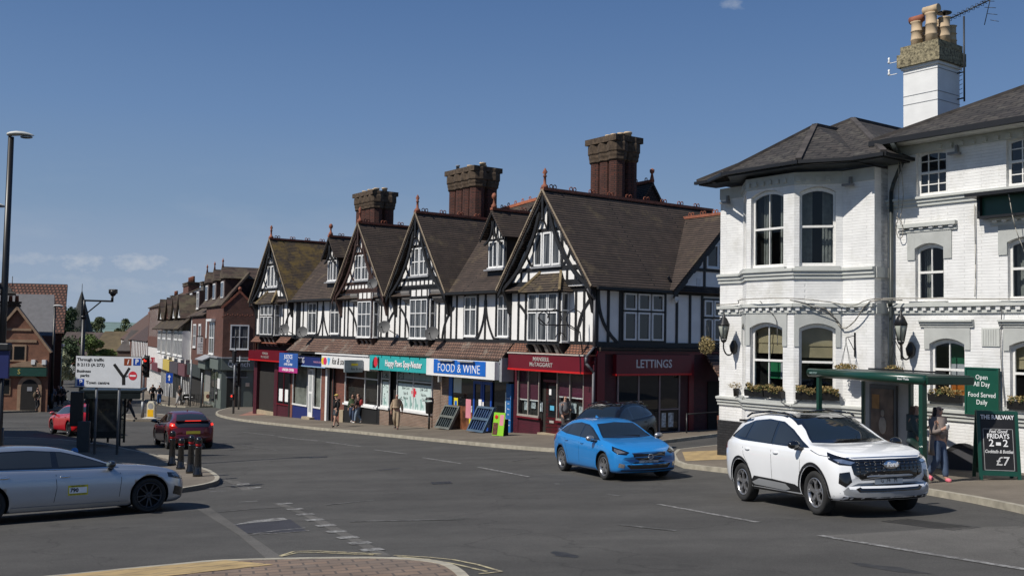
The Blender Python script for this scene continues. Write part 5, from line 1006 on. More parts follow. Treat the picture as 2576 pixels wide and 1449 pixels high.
cable([(5.95, -.3, 4.9), (5.9, -.4, 4.2), (5.85, -.45, 3.6), (5.8, -.45, 3.3)], .01); cable([(6.02, -.3, 4.8), (6.0, -.45, 3.9), (5.9, -.45, 3.3)], .01); cable([(5.8, -.45, 3.35), (5.95, -.45, 3.2), (5.98, -.45, 2.85), (5.85, -.45, 2.8), (5.78, -.45, 3.1), (5.85, -.45, 3.3)], .012); cable([(7.9, -.55, 3.5), (7.92, -.55, 2), (7.9, -.55, 1.2)], .012); cable([(9.0, -.1, 3.6), (9.1, -.2, 2.8), (9.3, -.4, 2.0), (9.5, -.5, 1.2)], .01); cable([(8.6, -.5, .9), (8.55, -.55, -.3), (8.65, -.55, -1.6)], .012, m_cb)
cable([(.9, .1, -1.55), (1.4, .6, -1.75), (1.8, .95, -1.6)], .01, m_cb); cable([(3.1, .95, -1.6), (3.4, .95, -1.75), (3.7, .75, -1.55)], .01, m_cb)
for a, n, z in ((.35, 0, 4.35), (4.75, 0, 4.4), (7.45, MW, 4.95)):
    k = MB(P); k.box(a - .03, a + .03, n, n + .12, z - .1, z + .1); k.box(a - .14, a + .14, n + .1, n + .28, z - .16, z - .1); k.build('floodlight', M('grey_metal', (.2, .2, .2), .5), pub)
# green and black sign box high on the right
k = MB(P); k.box(8.1, 13, MW, -.3, 3.1, 3.16); k.box(8.1, 8.17, MW, -.3, 3.16, 3.62); k.box(7.95, 13, MW, .0, 3.62, 3.7); sb = k.build('sign_box', m_gut, pub); MB(P).box(8.17, 13, MW, -.42, 3.16, 3.62).build('sign_panel', M('sign_green', (.008, .06, .04), .35), sb)
# ---- wall lanterns on scrolled arms
def lantern(a, n, z):
    o = thing('wall_lantern', P(a, n, z - .6), '', 'lantern')
    k = MB(P); c = (a, n + .5, z); k.lathe([(.17, .02), (.19, .05), (.19, .07)], c, 6); k.lathe([(.19, .07), (.1, .25), (.03, .32), (.03, .4), (.0, .44)], c, 6)
    for i in range(6): t = i * pi / 3; k.cyl((c[0] + .17 * cos(t), c[1] + .17 * sin(t), z + .03), (c[0] + .09 * cos(t), c[1] + .09 * sin(t), z - .38), .012, k=4)
    k.lathe([(.1, -.38), (.08, -.44), (.03, -.48)], c, 6); k.build('lamp_frame', m_gut, o)
    MB(P).lathe([(.085, -.37), (.165, .02), (.1, .22)], c, 6).build('lamp_glass', M('lantern_glass', (.4, .42, .36), .1, var=.1), o)
    MB(P).tube(smooth_pts([(a, n + .5, z - .46), (a, n + .5, z - .65), (a, n + .38, z - .82), (a, n + .2, z - .84), (a, n + .06, z - .7)], 3), .022, 6).build('arm', m_gut, o); k = MB(P); k.lathe([(.02, -.2), (.1, -.12), (.13, .05), (.06, .2), (.01, .24)], (a, n + .06, z - .62), 10); k.build('wall_mount', m_gut, o); return o
l1 = lantern(.62, 0, .42); l1['label'] = 'black glazed lantern on a curved arm at the left corner of the pub'
l2 = lantern(6.15, MW, .45); l2['label'] = 'black glazed lantern on a curved arm right of the pub downpipe'
for l_ in (l1, l2): l_['group'] = 'lanterns on the pub wall'
# ---- dry plants
m_dry = M('dry_leaves', (.3, .22, .09), .95, var=.5, scale=25); m_lf = M('green_leaves', (.07, .1, .03), .9, var=.5, scale=20); m_tub = M('black_plastic', (.012, .012, .012), .5)
def tuft(k, c, rx, ry, rz, n, s=.045, rnd=R):
    """leaf-sized faces scattered through an ellipsoid"""
    for i in range(n):
        d = V((rnd.gauss(0, 1), rnd.gauss(0, 1), rnd.gauss(0, 1))).normalized() * (rnd.random() ** .4); p = V(c) + V((d.x * rx, d.y * ry, d.z * rz))
        u = V((rnd.gauss(0, 1), rnd.gauss(0, 1), rnd.gauss(0, 1))).normalized() * s * rnd.uniform(.6, 1.4); w_ = u.orthogonal().normalized() * s * rnd.uniform(.3, .7)
        w_ = Matrix.Rotation(rnd.uniform(0, 6.28), 3, u) @ w_; k.v += [p - u, p + w_, p + u, p - w_]; q = len(k.v) - 4; k.f.append([q, q + 1, q + 2, q + 3]); k.mi.append(0); k.sm.append(False)
def winbox(F, a0, a1, z, n, label):
    o = thing('window_box', F((a0 + a1) / 2, n, z), label, 'planter', 'window boxes on the pub sills'); MB(F).prof([(n + .02, z), (n + .17, z), (n + .2, z + .19), (n, z + .19)], a0, a1).build('trough', m_tub, o)
    for j, (m_, q, zz) in enumerate(((m_dry, 260, .24), (m_lf, 90, .22))):
        k = MB(); 
        for i in range(q): a = R.uniform(a0 + .03, a1 - .03); c = F(a, n + R.uniform(-.02, .24), z + zz + R.uniform(-.09, .07) + (.06 if sin(a * 9) > .3 else 0)); tuft(k, c, .03, .03, .03, 2, .03)
        k.build('dry_foliage' if j == 0 else 'green_foliage', m_, o)
winbox(F1, .1, .78, -1.56, .0, 'black window box of dry flowers, left one under the left bay window'); winbox(F1, .82, 1.42, -1.56, .0, 'black window box of dry flowers, right one under the left bay window')
winbox(F2, .05, .6, -1.56, .0, 'black window box left of the green shelter post, under the angled bay window'); winbox(F2, .65, 1.2, -1.56, .0, 'black window box right of the green shelter post, under the angled bay window')
winbox(P, 6.7, 7.6, -1.44, MW, 'long black window box of dry flowers under the window with the flag'); winbox(P, 8.75, 9.8, -1.5, MW, 'black window box of dry flowers at the right edge of the pub')
o = thing('plant_pot', P(.78, .1, -1.66), 'small black flower pot of pale dried flowers at the ledge end near the bay', 'plant pot'); MB(P).lathe([(.07, 0), (.09, .22), (.09, .24)], (.78, .12, -1.66), 10).build('pot', m_tub, o); k = MB(); tuft(k, P(.74, .12, -1.34), .2, .15, .1, 90, .03); k.build('dry_foliage', m_dry, o)
def basket(F, a, n, z, arm_n, label):
    o = thing('hanging_basket', F(a, arm_n, z), label, 'hanging basket', 'hanging baskets on the pub'); MB(F).lathe([(.05, -.2), (.16, -.14), (.21, -.02), (.21, .0)], (a, arm_n, z), 12).build('basket', m_tub, o)
    k = MB(); tuft(k, F(a, arm_n, z + .05), .3, .3, .14, 420, .035); k.build('dry_foliage', m_dry, o); k = MB(); tuft(k, F(a, arm_n, z + .02), .26, .26, .14, 70, .04); k.build('green_foliage', m_lf, o)
    k = MB(F); [k.cyl((a + .2 * cos(t), arm_n + .2 * sin(t), z), (a, arm_n, z + .75), .006, k=4) for t in (0, 1.57, 3.14, 4.71)]; k.build('chains', m_gut, o)
    k = MB(F); k.box(a - .02, a + .02, n, n + .03, z + .35, z + 1.0); k.tube([(a, n + .02, z + .92), (a, arm_n, z + .86), (a, arm_n, z + .75)], .012, 5); k.tube([(a, n + .02, z + .5), (a, arm_n - .1, z + .84)], .01, 5); k.build('bracket', m_gut, o)
basket(P, 4.85, 0, -.72, .4, 'hanging basket of dry flowers over the left part of the green bus shelter'); basket(P, 5.85, MW, -.75, MW + .4, 'hanging basket of dry flowers just right of the pub downpipe')
SP = Fr(P(0, 0, 0)[:2], -P.n); SP2 = Fr(P(0, -.0, 0)[:2], P.n)
o = thing('hanging_basket', P(-.25, .3, -.3), 'dry hanging basket at the pub corner, hanging against the dark side street', 'hanging basket', 'hanging baskets on the pub'); k = MB(); tuft(k, P(-.3, .25, -.15), .26, .26, .3, 600, .04); k.build('dry_foliage', M('straw', (.28, .22, .1), .95, var=.4), o); k = MB(P); [k.cyl((-.3 + .2 * cos(t), .25 + .2 * sin(t), -.2), (-.3, .25, .6), .006, k=4) for t in (0, 1.57, 3.14, 4.71)]; k.build('chains', m_gut, o); MB(P).tube([(.1, .05, .7), (-.3, .25, .62)], .012).build('bracket', m_gut, o)
# ---- hanging board "Open All Day"
o = thing('pub_notice_board', P(8.1, MW, -1.6), 'dark green board lettered Open All Day, Food Served Daily, fixed on the white pub wall', 'sign'); m_sg = M('board_green', (.006, .07, .045), .4, var=.1)
MB(P).box(7.72, 8.5, MW + .08, MW + .14, -1.66, -.58).build('panel', m_sg, o); k = MB(P); [k.box(*b_) for b_ in ((7.68, 7.72, MW + .07, MW + .16, -1.7, -.54), (8.5, 8.54, MW + .07, MW + .16, -1.7, -.54), (7.72, 8.5, MW + .07, MW + .16, -.58, -.54), (7.72, 8.5, MW + .07, MW + .16, -1.7, -1.66))]; k.build('frame', m_sg, o)
for s_, z in (('Open', -.78), ('All Day', -.95), ('Food Served', -1.21), ('Daily', -1.39)): text(s_, .15, m_wl, P.mat(8.11, MW + .141, z), o, 'lettering', ext=.003, sx=.92, sy=1.1)
MB(P).box(7.8, 8.4, MW, MW + .075, -1.2, -1.1).build('mount', m_gut, o)
# ============================================================ far side of the junction
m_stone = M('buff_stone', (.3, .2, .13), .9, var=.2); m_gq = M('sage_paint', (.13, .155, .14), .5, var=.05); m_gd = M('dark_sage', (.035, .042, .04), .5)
Q = Fr((-23.9, 82.47), (.94, .34)); K = Fr((-23.9, 82.47), (.423, -.906)); 
class Sh(Fr):
    def __call__(s, a, n, z): return Fr.__call__(s, a + (.35 * n if n < 0 else 0), n, z)
BK = Sh((-34.07, 73.55), (1, .12))
mk_brick = MB_('far_brick', (.13, .045, .028), (.1, .038, .026), (.09, .06, .05), Q, .225, .09, .012, .9, .4); mk_tile = MB_('far_tile', (.1, .06, .045), (.07, .045, .035), (.025, .018, .015), K, .22, .2, .03, .9, .8, slope=.8, stain=(.12, .1, .06), samt=.5, sscale=.6)
mk_bank = MB_('bank_brick', (.23, .095, .055), (.19, .08, .05), (.2, .12, .08), BK, .225, .075, .008, .9, .35)
def bld(F, a0, a1, ze, zr, dep, wall, roof, name, label, ridge='a', zg=-11, cat='building', group=None):
    o = thing(name, F((a0 + a1) / 2, -dep / 2, H(*F((a0 + a1) / 2, 0, 0)[:2])), label, cat, group)
    MB(F).box(a0, a1, -dep, 0, zg, ze).build('wall', wall, o)
    if ridge == 'a':
        for s_ in (0, 1): MB(F).slab([(a0, .25 if s_ == 0 else -dep - .25, ze - .1), (a1, .25 if s_ == 0 else -dep - .25, ze - .1), (a1, -dep / 2, zr), (a0, -dep / 2, zr)], .12).build('roof', roof, o)
        for a in (a0 + .01, a1 - .26): MB(F).prism([(0, 0)] * 0 or [(a, ze - .2), (a + .25, ze - .2), (a + .25, ze), (a, ze)], -dep, 0)
        k = MB(F)
        for a in (a0, a1 - .2): k.prof([(0, ze), (-dep, ze), (-dep / 2, zr - .14)], a, a + .2)
        k.build('gable', wall, o)
    else:
        c = (a0 + a1) / 2
        for s_ in (-1, 1): MB(F).slab([(c, .2, zr), (c, -dep, zr), (c + s_ * ((a1 - a0) / 2 + .25), -dep, ze - .1), (c + s_ * ((a1 - a0) / 2 + .25), .2, ze - .1)], .12).build('roof', roof, o)
        MB(F).prism([(a0, ze), (a1, ze), (c, zr - .15)], -.3, 0).build('gable', wall, o)
    return o
def chim(F, a, n, z0, z1, w_, d_, pots, par, mat, pm=None, ph=.5):
    c = MB(F).box(a - w_ / 2, a + w_ / 2, n - d_ / 2, n + d_ / 2, z0, z1).build('chimney', mat, par)
    k = MB(F); k.box(a - w_ / 2 - .1, a + w_ / 2 + .1, n - d_ / 2 - .1, n + d_ / 2 + .1, z1 - .45, z1 - .25); k.box(a - w_ / 2 - .14, a + w_ / 2 + .14, n - d_ / 2 - .14, n + d_ / 2 + .14, z1 - .15, z1); k.build('cap', m_lich, c)
    for i in range(pots): x = (a - w_ / 2 + w_ * (i + .5) / pots); MB(F).lathe([(.17, 0), (.14, ph * .9), (.17, ph)], (x, n, z1), 8).build('chimney_pot', pm or m_pot, c)
    return c
# ---- sage green corner shop with brick upper floor
W_ = 2.55
o = thing('corner_shop', K(-2, -3, -6.3), 'red brick corner building with carved gable over a sage green shopfront', 'building'); qs = o
z1, z2 = -2.25, 1.9
MB(Q).prism([(0, z1), (W_, z1), (W_, z2), (W_ / 2, 3.5), (0, z2)], -.5, .1).build('wall', mk_brick, o)
MB(K).box(-9.8, 0, -7, -.02, z1, 2.3).build('wall', mk_brick, o); SQ = Fr(Q(W_, 0, 0)[:2], (.8134, .5817)); MB(SQ).box(0, 14, -5, -.02, z1, 2.3).build('wall', mk_brick, o)
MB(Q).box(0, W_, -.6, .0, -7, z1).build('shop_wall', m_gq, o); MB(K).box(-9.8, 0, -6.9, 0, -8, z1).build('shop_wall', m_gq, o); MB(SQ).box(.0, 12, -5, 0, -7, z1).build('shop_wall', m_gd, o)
for F, a0, a1 in ((Q, -.05, W_ + .05), (K, -4.6, .02)):
    MB(F).box(a0, a1, 0, .3, -3.15, -2.2).build('fascia_sign', m_gq, o); MB(F).box(a0, a1, 0, .42, -2.2, -2.1).build('cornice', m_lead, o)
MB(K).box(-9.7, -5.2, 0, .6, -3.3, -2.5).build('fascia_sign', m_gq, o); MB(K).slab([(-9.8, .9, -2.5), (-5, .9, -2.5), (-5, 0, -2.1), (-9.8, 0, -2.1)], .1).build('canopy', m_lead, o)
text('Quench', .62, m_wl, Q.mat(1.35, .31, -2.68), o, 'sign_lettering', sx=.9); k = MB(Q); k.box(.55, 2.2, .32, .42, -2.4, -2.33); k.build('trough_light', m_upvc, o)
k = MB(K); k.box(-2.8, -1.6, 0, .05, -5.7, -3.4); k.build('shop_window', m_glass, o); MB(K).box(-8.5, -5.5, 0, .08, -6.3, -3.4).build('shutter', M('grey_shutter', (.22, .22, .21), .6), o); MB(K).box(-5.2, -3.4, 0, .06, -6, -3.4).build('shop_window', m_glass, o)
MB(Q).box(.45, 1.6, .0, .04, -6.3, -3.75).build('door', m_int, o); MB(Q).box(.4, 2.0, .01, .05, -3.75, -3.25).build('louvre', m_gd, o); MB(Q).box(.35, 2.1, .02, .06, -3.8, -3.72).build('door_head', m_lead, o); MB(K).box(-1.5, -.25, .02, .08, -4.75, -3.9).build('menu_case', m_upvc, o); MB(Q).box(1.95, 2.25, 0, .3, -4.5, -4.2).build('vent_hood', M('steel', (.5, .5, .5), .3, .8), o)
window(Q, .6, 2.1, -1.45, .6, .1, o, 2, (.5,), .1, bars=.03); k = MB(Q); k.box(.9, 1.65, 0, .08, 1.75, 2.35); k.build('terracotta_panel', m_terra, o)
k = MB(Q); 
for s_ in (-1, 1): k.bar((W_ / 2, .05, 3.38), (W_ / 2 + s_ * (W_ / 2 + .15), .05, 1.95), .2, .16)
for i in range(12): k.ball((.15 + i * .2, .04, 1.35 + (.08 if i % 2 else 0)), .09, k=6)
for i in range(6): k.ball((.2 + i * .18, .04, 2.0 + i * .17), .08, k=6); k.ball((W_ - .2 - i * .18, .04, 2.0 + i * .17), .08, k=6)
k.box(-.1, W_ + .1, -.02, .08, 1.15, 1.28); k.ball((W_ / 2, 0, 3.6), .16); k.build('moulded_brick', m_terra, o)
window(K, -7.2, -4.4, -2.0, .9, .0, o, 2, (.5,), .14, bars=.06); MB(K).box(-7.4, -4.2, 0, .35, .9, 1.1).build('bay_head', m_upvc, o); MB(K).box(-9.5, -8.9, 0, .05, -.6, .9).build('window', m_upvc, o)
# mansard of hung tiles with dormers
k = MB(K); k.slab([(-14, .2, 2.2), (-.1, .2, 2.2), (-.9, -2.2, 5.1), (-14, -2.2, 5.1)], .15); k.build('roof', mk_tile, o)
MB(SQ).slab([(-.6, .2, 2.2), (14, .2, 2.2), (14, -3.5, 5.4), (1.2, -3.5, 5.4)], .15).build('roof', mk_tile, o)
for a in (-12.2, -7.6, -3.0):
    d_ = MB(K).box(a - 1.1, a + 1.1, -3.6, -.35, 2.6, 4.6).build('dormer', M('hung_tile_far', (.05, .025, .02), .9, var=.3), o); k = MB(K); k.prism([(a - 1.3, 4.55), (a + 1.3, 4.55), (a, 5.6)], -3.4, -.2); k.build('dormer_roof', mk_tile, d_); MB(K).box(a - .7, a + .7, -.35, -.28, 2.9, 4.3).build('dormer_window', m_upvc, d_); MB(K).box(a - .55, a + .55, -.28, -.26, 3.0, 4.2).build('pane', m_glass, d_); k = MB(K); k.lathe([(.1, 0), (.05, .4), (.1, .5), (.0, .8)], (a, -.3, 5.55), 6); k.build('finial', m_terra, d_)
chim(SQ, 3.6, -3.2, 3, 6.55, 2.5, .9, 4, o, mk_brick, m_pot, .95); chim(SQ, 9.5, -4, 3, 7.3, 1.8, .9, 2, o, mk_brick, m_lich, .4)
for n_ in (-4.5, -3.4): MB(SQ).slab([(2.2, n_ + .2, 4.2), (9, n_ + .2, 8.3), (9, n_ - .2, 8.3), (2.2, n_ - .2, 4.2)], .4).build('parapet', M('parapet_stone', (.13, .11, .08), .9, var=.3), o)
# ---- shops further down the high street
def stripes(F, a0, a1, z0, z1, n, st, w_, par, mat, nm='timber_frame'):
    k = MB(F); a = a0
    while a < a1: k.box(a, a + w_, n, n + .06, z0, z1); a += st
    return k.build(nm, mat, par)
o = bld(K, -19.4, -10, 1.6, 4.6, 9, mk_brick, mk_tile, 'high_street_building', 'narrow brick building with a square hanging sign beside the sage green shop'); MB(K).box(-19.4, -10, 0, .35, -4.3, -3.2).build('fascia_sign', m_gd, o); MB(K).box(-19, -10.2, 0, .04, -8, -4.3).build('shop_window', m_int, o); window(K, -14.2, -12.6, -1.6, .7, 0, o, 1, (), .2); window(K, -18, -16, -1.6, .7, 0, o, 2, (.5,), .15)
hs_ = thing('hanging_sign', K(-11.4, .3, -2), 'square white hanging sign with black emblem and lettering on the brick high street front', 'sign'); FS = Fr(K(-11.4, .5, 0)[:2], (.97, .24)); MB(FS).box(0, 1.0, 0, .06, -2.1, -.55).build('panel', m_upvc, hs_); MB(FS).box(-.1, 1.4, -.02, .04, -.5, -.42).build('arm', m_gut, hs_)
k = MB(FS); [k.box(.32 + i * .2, .45 + i * .2, .06, .065, -.95 + j * .2, -.82 + j * .2) for i in range(2) for j in range(2)]; k.build('emblem', m_bl, hs_)
for s_, z in (('KETHOR', -1.2), ('HARLOW', -1.42), ('& Co', -1.64), ('ESTATES', -1.92)): text(s_, .2 if z > -1.8 else .11, m_bl, FS.mat(.5, .062, z), hs_, 'lettering', ext=.003)
o = bld(K, -47, -19.5, 1.5, 4.3, 9, M('white_render_far', (.62, .61, .6), .8, var=.12), mk_tile, 'high_street_building', 'row of white framed bay windows under a mossy tiled canopy on the high street', zg=-11)
MB(K).slab([(-47, 1.3, .2), (-20, 1.3, .2), (-20, 0, 1.4), (-47, 0, 1.4)], .12).build('canopy', m_cano, o)
for a in (-43, -37.5, -32, -26, -21.8):
    w1 = window(K, a - 1.7, a + 1.7, -2.6, 0, .75, o, 3, (.35,), .16, bars=.1); MB(K).box(a - 1.7, a + 1.7, .02, .74, -2.9, 0).build('oriel_bay', m_upvc, o)
for a in (-44, -36.5, -30.3, -25.3):
    g1 = MB(K).prism([(a - 2.2, 1.4), (a + 2.2, 1.4), (a, 3.7)], -.4, .5).build('front_gable', m_upvc if a != -36.5 else mk_brick, o); MB(K).box(a - .6, a + .6, .5, .55, 1.6, 2.6).build('gable_window', m_glass, g1)
    for s_ in (-1, 1): MB(K).slab([(a, .75, 3.85), (a, -3, 3.85), (a + s_ * 2.45, -3, 1.3), (a + s_ * 2.45, .75, 1.3)], .12).build('gable_roof', mk_tile, g1)
for a in (-40.3, -33.4, -27.8, -22.4): d_ = MB(K).box(a - 1, a + 1, -3.5, -.9, 1.9, 4.2).build('dormer', M('hung_tile_far', (.05, .025, .02)), o); window(K, a - .8, a + .8, 2.3, 4.1, -.9, o, 2, (.4,), .14)
chim(K, -24.5, -4.4, 3, 5.9, 2.4, 1, 2, o, M('grey_stack', (.1, .09, .08), .9), m_lich, .9); chim(K, -42, -4.4, 3, 6.1, 2.2, 1, 2, o, M('grey_stack', (.1, .09, .08), .9), m_pot, .9)
for i, (a0, a1, c_, c2) in enumerate(((-46.8, -41, (.6, .58, .56), (.1, .1, .1)), (-40.8, -34, (.5, .38, .08), (.05, .04, .03)), (-33.5, -26, (.06, .05, .06), (.4, .4, .4)), (-25.6, -20, (.13, .05, .06), (.5, .5, .5)))):
    MB(K).box(a0, a1, .0, .5, -4.6, -3.4).build('fascia_sign', M('shop_sign_%d' % i, c_, .6), o); stripes(K, a0, a1, -9, -4.6, 0, 1.3, .28, o, m_upvc if i != 2 else m_gd, 'shopfront')
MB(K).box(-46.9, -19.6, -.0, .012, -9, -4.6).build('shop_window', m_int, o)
o = bld(K, -66, -47.2, 3.3, 5.6, 9, M('white_render_far2', (.6, .58, .56), .8, var=.15), mk_tile, 'high_street_building', 'taller half timbered shop with white stripes and orange chimney pots, high street', zg=-12)
stripes(K, -65.5, -47.4, -1, 3.2, .0, 1.5, .6, o, mk_brick); MB(K).box(-66, -47.2, 0, .1, -2.2, -.8).build('tile_hanging', mk_brick, o); chim(K, -53, -4, 4, 6.4, 5.5, 1.4, 5, o, mk_brick, m_terra, .8); MB(K).box(-66, -47.2, 0, .4, -5.2, -4.2).build('fascia_sign', M('maroon_sign', (.12, .03, .04), .6), o); stripes(K, -65.5, -47.4, -11, -5.2, 0, 1.4, .4, o, m_upvc, 'shopfront')
o = bld(K, -96, -66.5, -1.5, 4.0, 12, mk_brick, MB_('far_tile2', (.085, .05, .04), (.07, .045, .04), (.03, .02, .02), K, .22, .2, .03, .9, .6, slope=.8), 'high_street_building', 'long brown roofed house with white gable end far down the high street', zg=-14); stripes(K, -95, -67, -5, -1.7, 0, 3, 1.2, o, m_upvc, 'window_band')
chim(K, -70, -4, 2, 5.2, 3, 1.2, 3, o, mk_brick, m_terra, .7)
o = bld(K, -135, -97, -1.6, 3.6, 12, mk_brick, M('roof_brown_far', (.085, .05, .038), .9, var=.2), 'high_street_building', 'twin brown roofed building with an orange ridge at the far end of the row', zg=-15); stripes(K, -134, -98, -5, -2, 0, 4, 1.6, o, m_upvc, 'window_band'); MB(K).box(-135, -97, -6.2, -5.8, 3.5, 3.8).build('ridge_tiles', m_terra, o)
# ---- old brick bank on the left
o = thing('brick_bank', BK(-3, -3, -6), 'red brick gabled bank with stone arched doorway and green sign on the far left', 'building'); ap = -2.3
MB(BK).prism([(-6.5, -8), (0, -8), (0, -1.6), (ap, 1.45), (-4.6, -1.6), (-6.5, -1.6)], -8, 0).build('wall', mk_bank, o)
k = MB(BK); 
for s_ in (-1, 1): k.bar((ap, .1, 1.5), (ap + s_ * 2.5, .1, -1.75), .3, .16)
k.box(-5, -.9, .0, .06, -1.05, -.85); k.box(-3.4, -1.3, 0, .07, -.2, -.02); k.build('stone_coping', m_stone, o)
MB(BK).slab([(ap, .15, 1.5), (ap, -8, 1.5), (.25, -8, -1.75), (.25, .15, -1.75)], .12).build('roof', mk_tile, o); MB(BK).slab([(ap, .15, 1.5), (ap, -8, 1.5), (-4.85, -8, -1.75), (-4.85, .15, -1.75)], .12).build('roof', mk_tile, o)
k = MB(BK); k.box(-3.5, -1.6, 0, .06, -2.45, -1.2); k.build('window_surround', m_stone, o); [MB(BK).box(-3.3 + i * .85, -2.6 + i * .85, .06, .08, -2.3, -1.35).build('window', m_glass, o) for i in range(2)]
MB(BK).box(-5, -.05, .05, .35, -3.5, -2.9).build('sign_board', M('bank_green', (.01, .06, .045), .5), o); text('S', .5, M('gold_letter', (.55, .45, .12), .5, var=0), BK.mat(-1.95, .355, -3.2), o, 'sign_lettering')
k = MB(BK); pts = [(-2.6, -2.85)] + [(-2.6 + 2.4 * i / 10, -2.7 + .28 * sin(pi * i / 10)) for i in range(11)] + [(-.1, -2.85)]; k.prism(pts, 0, .25); k.build('pediment', m_stone, o)
def archp(c, w_, z0, zs, n0, n1, mat, nm, par, F=BK): 
    k = MB(F); k.prism([(c - w_, z0), (c + w_, z0)] + [(c + w_ * cos(t * pi / 8), zs + w_ * sin(t * pi / 8)) for t in range(9)], n0, n1); return k.build(nm, mat, par)
archp(-1.25, .85, -6.2, -4.3, .0, .12, m_stone, 'door_arch', o); archp(-1.25, .6, -6.1, -4.35, .12, .14, m_int, 'doorway', o); MB(BK).box(-1.4, -1.05, .14, .16, -4.6, -4.3).build('notice', m_lead, o); MB(BK).box(-3.6, -2.6, 0, .06, -4.9, -3.7).build('window_surround', m_stone, o); MB(BK).box(-3.5, -2.7, .06, .08, -4.8, -3.8).build('window', m_glass, o); [MB(BK).box(a, a + .26, .0, .3, -2.65, -2.3).build('floodlight', m_upvc, o) for a in (-1.15, -.4)]
# buildings behind the bank
o = thing('slate_roofed_house', BK(-1, -11, -6), 'grey slate and red pantile roofs with a chimney, rising behind the brick bank', 'building')
MB(BK).box(-7, .55, -20, -12, -8, -.6).build('wall', mk_brick, o); MB(BK).slab([(-6, -12, -.6), (.6, -12, -.6), (.6, -15, 3.0), (-6, -15, 3.0)], .15).build('roof', M('grey_slate', (.1, .1, .11), .7, var=.15), o)
MB(BK).slab([(-5, -17, -.4), (1.6, -17, -.4), (1.9, -21, 4.2), (-5, -21, 4.2)], .2).build('roof', MB_('red_pantile', (.2, .09, .06), (.15, .07, .05), (.03, .015, .012), BK, .33, .33, .07, .9, .9, slope=.8), o); MB(BK).box(-5, 1.6, -27, -21.1, -8, 3.8).build('wall', mk_brick, o)
chim(BK, -3.0, -10.5, -1, 2.2, 1.5, .8, 3, o, M('grey_stack', (.1, .09, .08)), m_terra, .5)
o = thing('tall_gabled_building', BK(-9, -4, -6), 'tall building at the left edge with tile hung gable, white boarding and weather vane', 'building')
MB(BK).box(-12, -4.4, -9.8, -8.2, -7, 3.2).build('wall', M('white_boarding', (.5, .5, .5), .8), o); MB(BK).slab([(-12, -8, 2.8), (-2.6, -8, 2.8), (-3.4, -9, 3.6), (-12, -9, 3.6)], .2).build('roof', m_slate, o); k = MB(BK); k.slab([(-4.2, -8.2, 2.9), (-5.3, -8.2, 8.5), (-5.3, -9.5, 8.5), (-4.2, -9.5, 2.9)], .2); k.box(-12, -5.2, -9.5, -8.3, 3.2, 6.5); k.build('tile_hung_wall', mk_tile, o); MB(BK).slab([(-12, -8.3, 4), (-4.0, -8.3, 4.0), (-4.9, -9.3, 7.4), (-12, -9.3, 7.4)], .2).build('roof', mk_tile, o); MB(BK).tube([(-2.9, -8.2, 2.8), (-2.9, -8.2, 4.2)], .03).build('weather_vane', m_gut, o)
# ---- church spire, distant roofs
D_ = Fr((-125, 250), (1, 0)); zg = -14
o = thing('church_spire', (-108, 250, -14), 'dark shingled church spire rising above the roofs and trees in the distance', 'church'); c = (-108.2, 250, 0)
k = MB(); n = 8; base = [(c[0] + 3.1 * cos(pi / 8 + t * pi / 4), c[1] + 3.1 * sin(pi / 8 + t * pi / 4), -1.2) for t in range(8)]; k.add([*base, (c[0], c[1], 9.9)], [(i, (i + 1) % 8, 8) for i in range(8)]); k.build('spire', M('spire_slate', (.045, .045, .045), .9, var=.25), o)
MB().box(c[0] - 2.4, c[0] + 2.4, c[1] - 2.4, c[1] + 2.4, -16, -1.2).build('tower', M('flint', (.16, .15, .13), .9), o); MB().tube([(c[0], c[1], 9.7), (c[0], c[1], 11.4)], .07).build('cross', m_gut, o); MB().box(c[0] + .8, c[0] + 1.7, c[1] - 2.5, c[1] - 2.2, .6, 2.2).build('lucarne', M('spire_slate', (.045, .045, .045)), o)
for i, (x0, x1, y, ze, zr, c_, c2, lab) in enumerate(((-92, -73, 200, -5.5, -.6, (.075, .055, .05), (.19, .09, .06), 'dark roofed brick house low in front of the church spire'), (-80, -64, 190, -4.0, -.3, (.1, .075, .04), (.12, .07, .05), 'house with a mossy brown roof ridge right of the church spire'), (-68, -54, 172, -3.5, .0, (.07, .06, .055), (.12, .08, .06), 'grey roofed building with white dormer left of the brown high street roofs'))):
    F = Fr((0, y), (1, .0)); o = bld(F, x0, x1, ze, zr, 12, M('far_wall_%d' % i, c2, .9, var=.2), M('far_roof_%d' % i, c_, .9, var=.3, scale=.8), 'distant_house', lab, zg=-18)
    for j in range(3): MB(F).box(x0 + 3 + j * 5, x0 + 4.6 + j * 5, 0, .1, ze - 3.4, ze - 1.6).build('window', m_upvc, o)
# ---- unseen block added left of the view, shaped to cast shadow over the shelter
o = thing('shadow_block', (-35, 35, -5), 'plain brick block added out of sight on the left to shade the bus shelter', 'building'); k = MB(); pts = [(-18.6, 26.5), (-23.5, 35), (-33, 45), (-52, 45), (-52, 26.5)]; k.prism([(0, 0)] * 0 or [], 0, 0) if False else None
vs = [(x, y, z) for z in (-7, 5.7) for x, y in pts]; n = 5; k.add(vs, [list(range(5)), list(range(9, 4, -1))] + [(i, (i + 1) % 5, (i + 1) % 5 + 5, i + 5) for i in range(5)]); k.build('wall', mk_bank, o)
vs = [(x + (.4 if x > -40 else -.4), y + (.4 if y > 40 else -.4), z) for z in (5.7, 6.1) for x, y in pts]; k = MB(); k.add(vs, [list(range(5)), list(range(9, 4, -1))] + [(i, (i + 1) % 5, (i + 1) % 5 + 5, i + 5) for i in range(5)]); k.build('roof', m_slate, o)
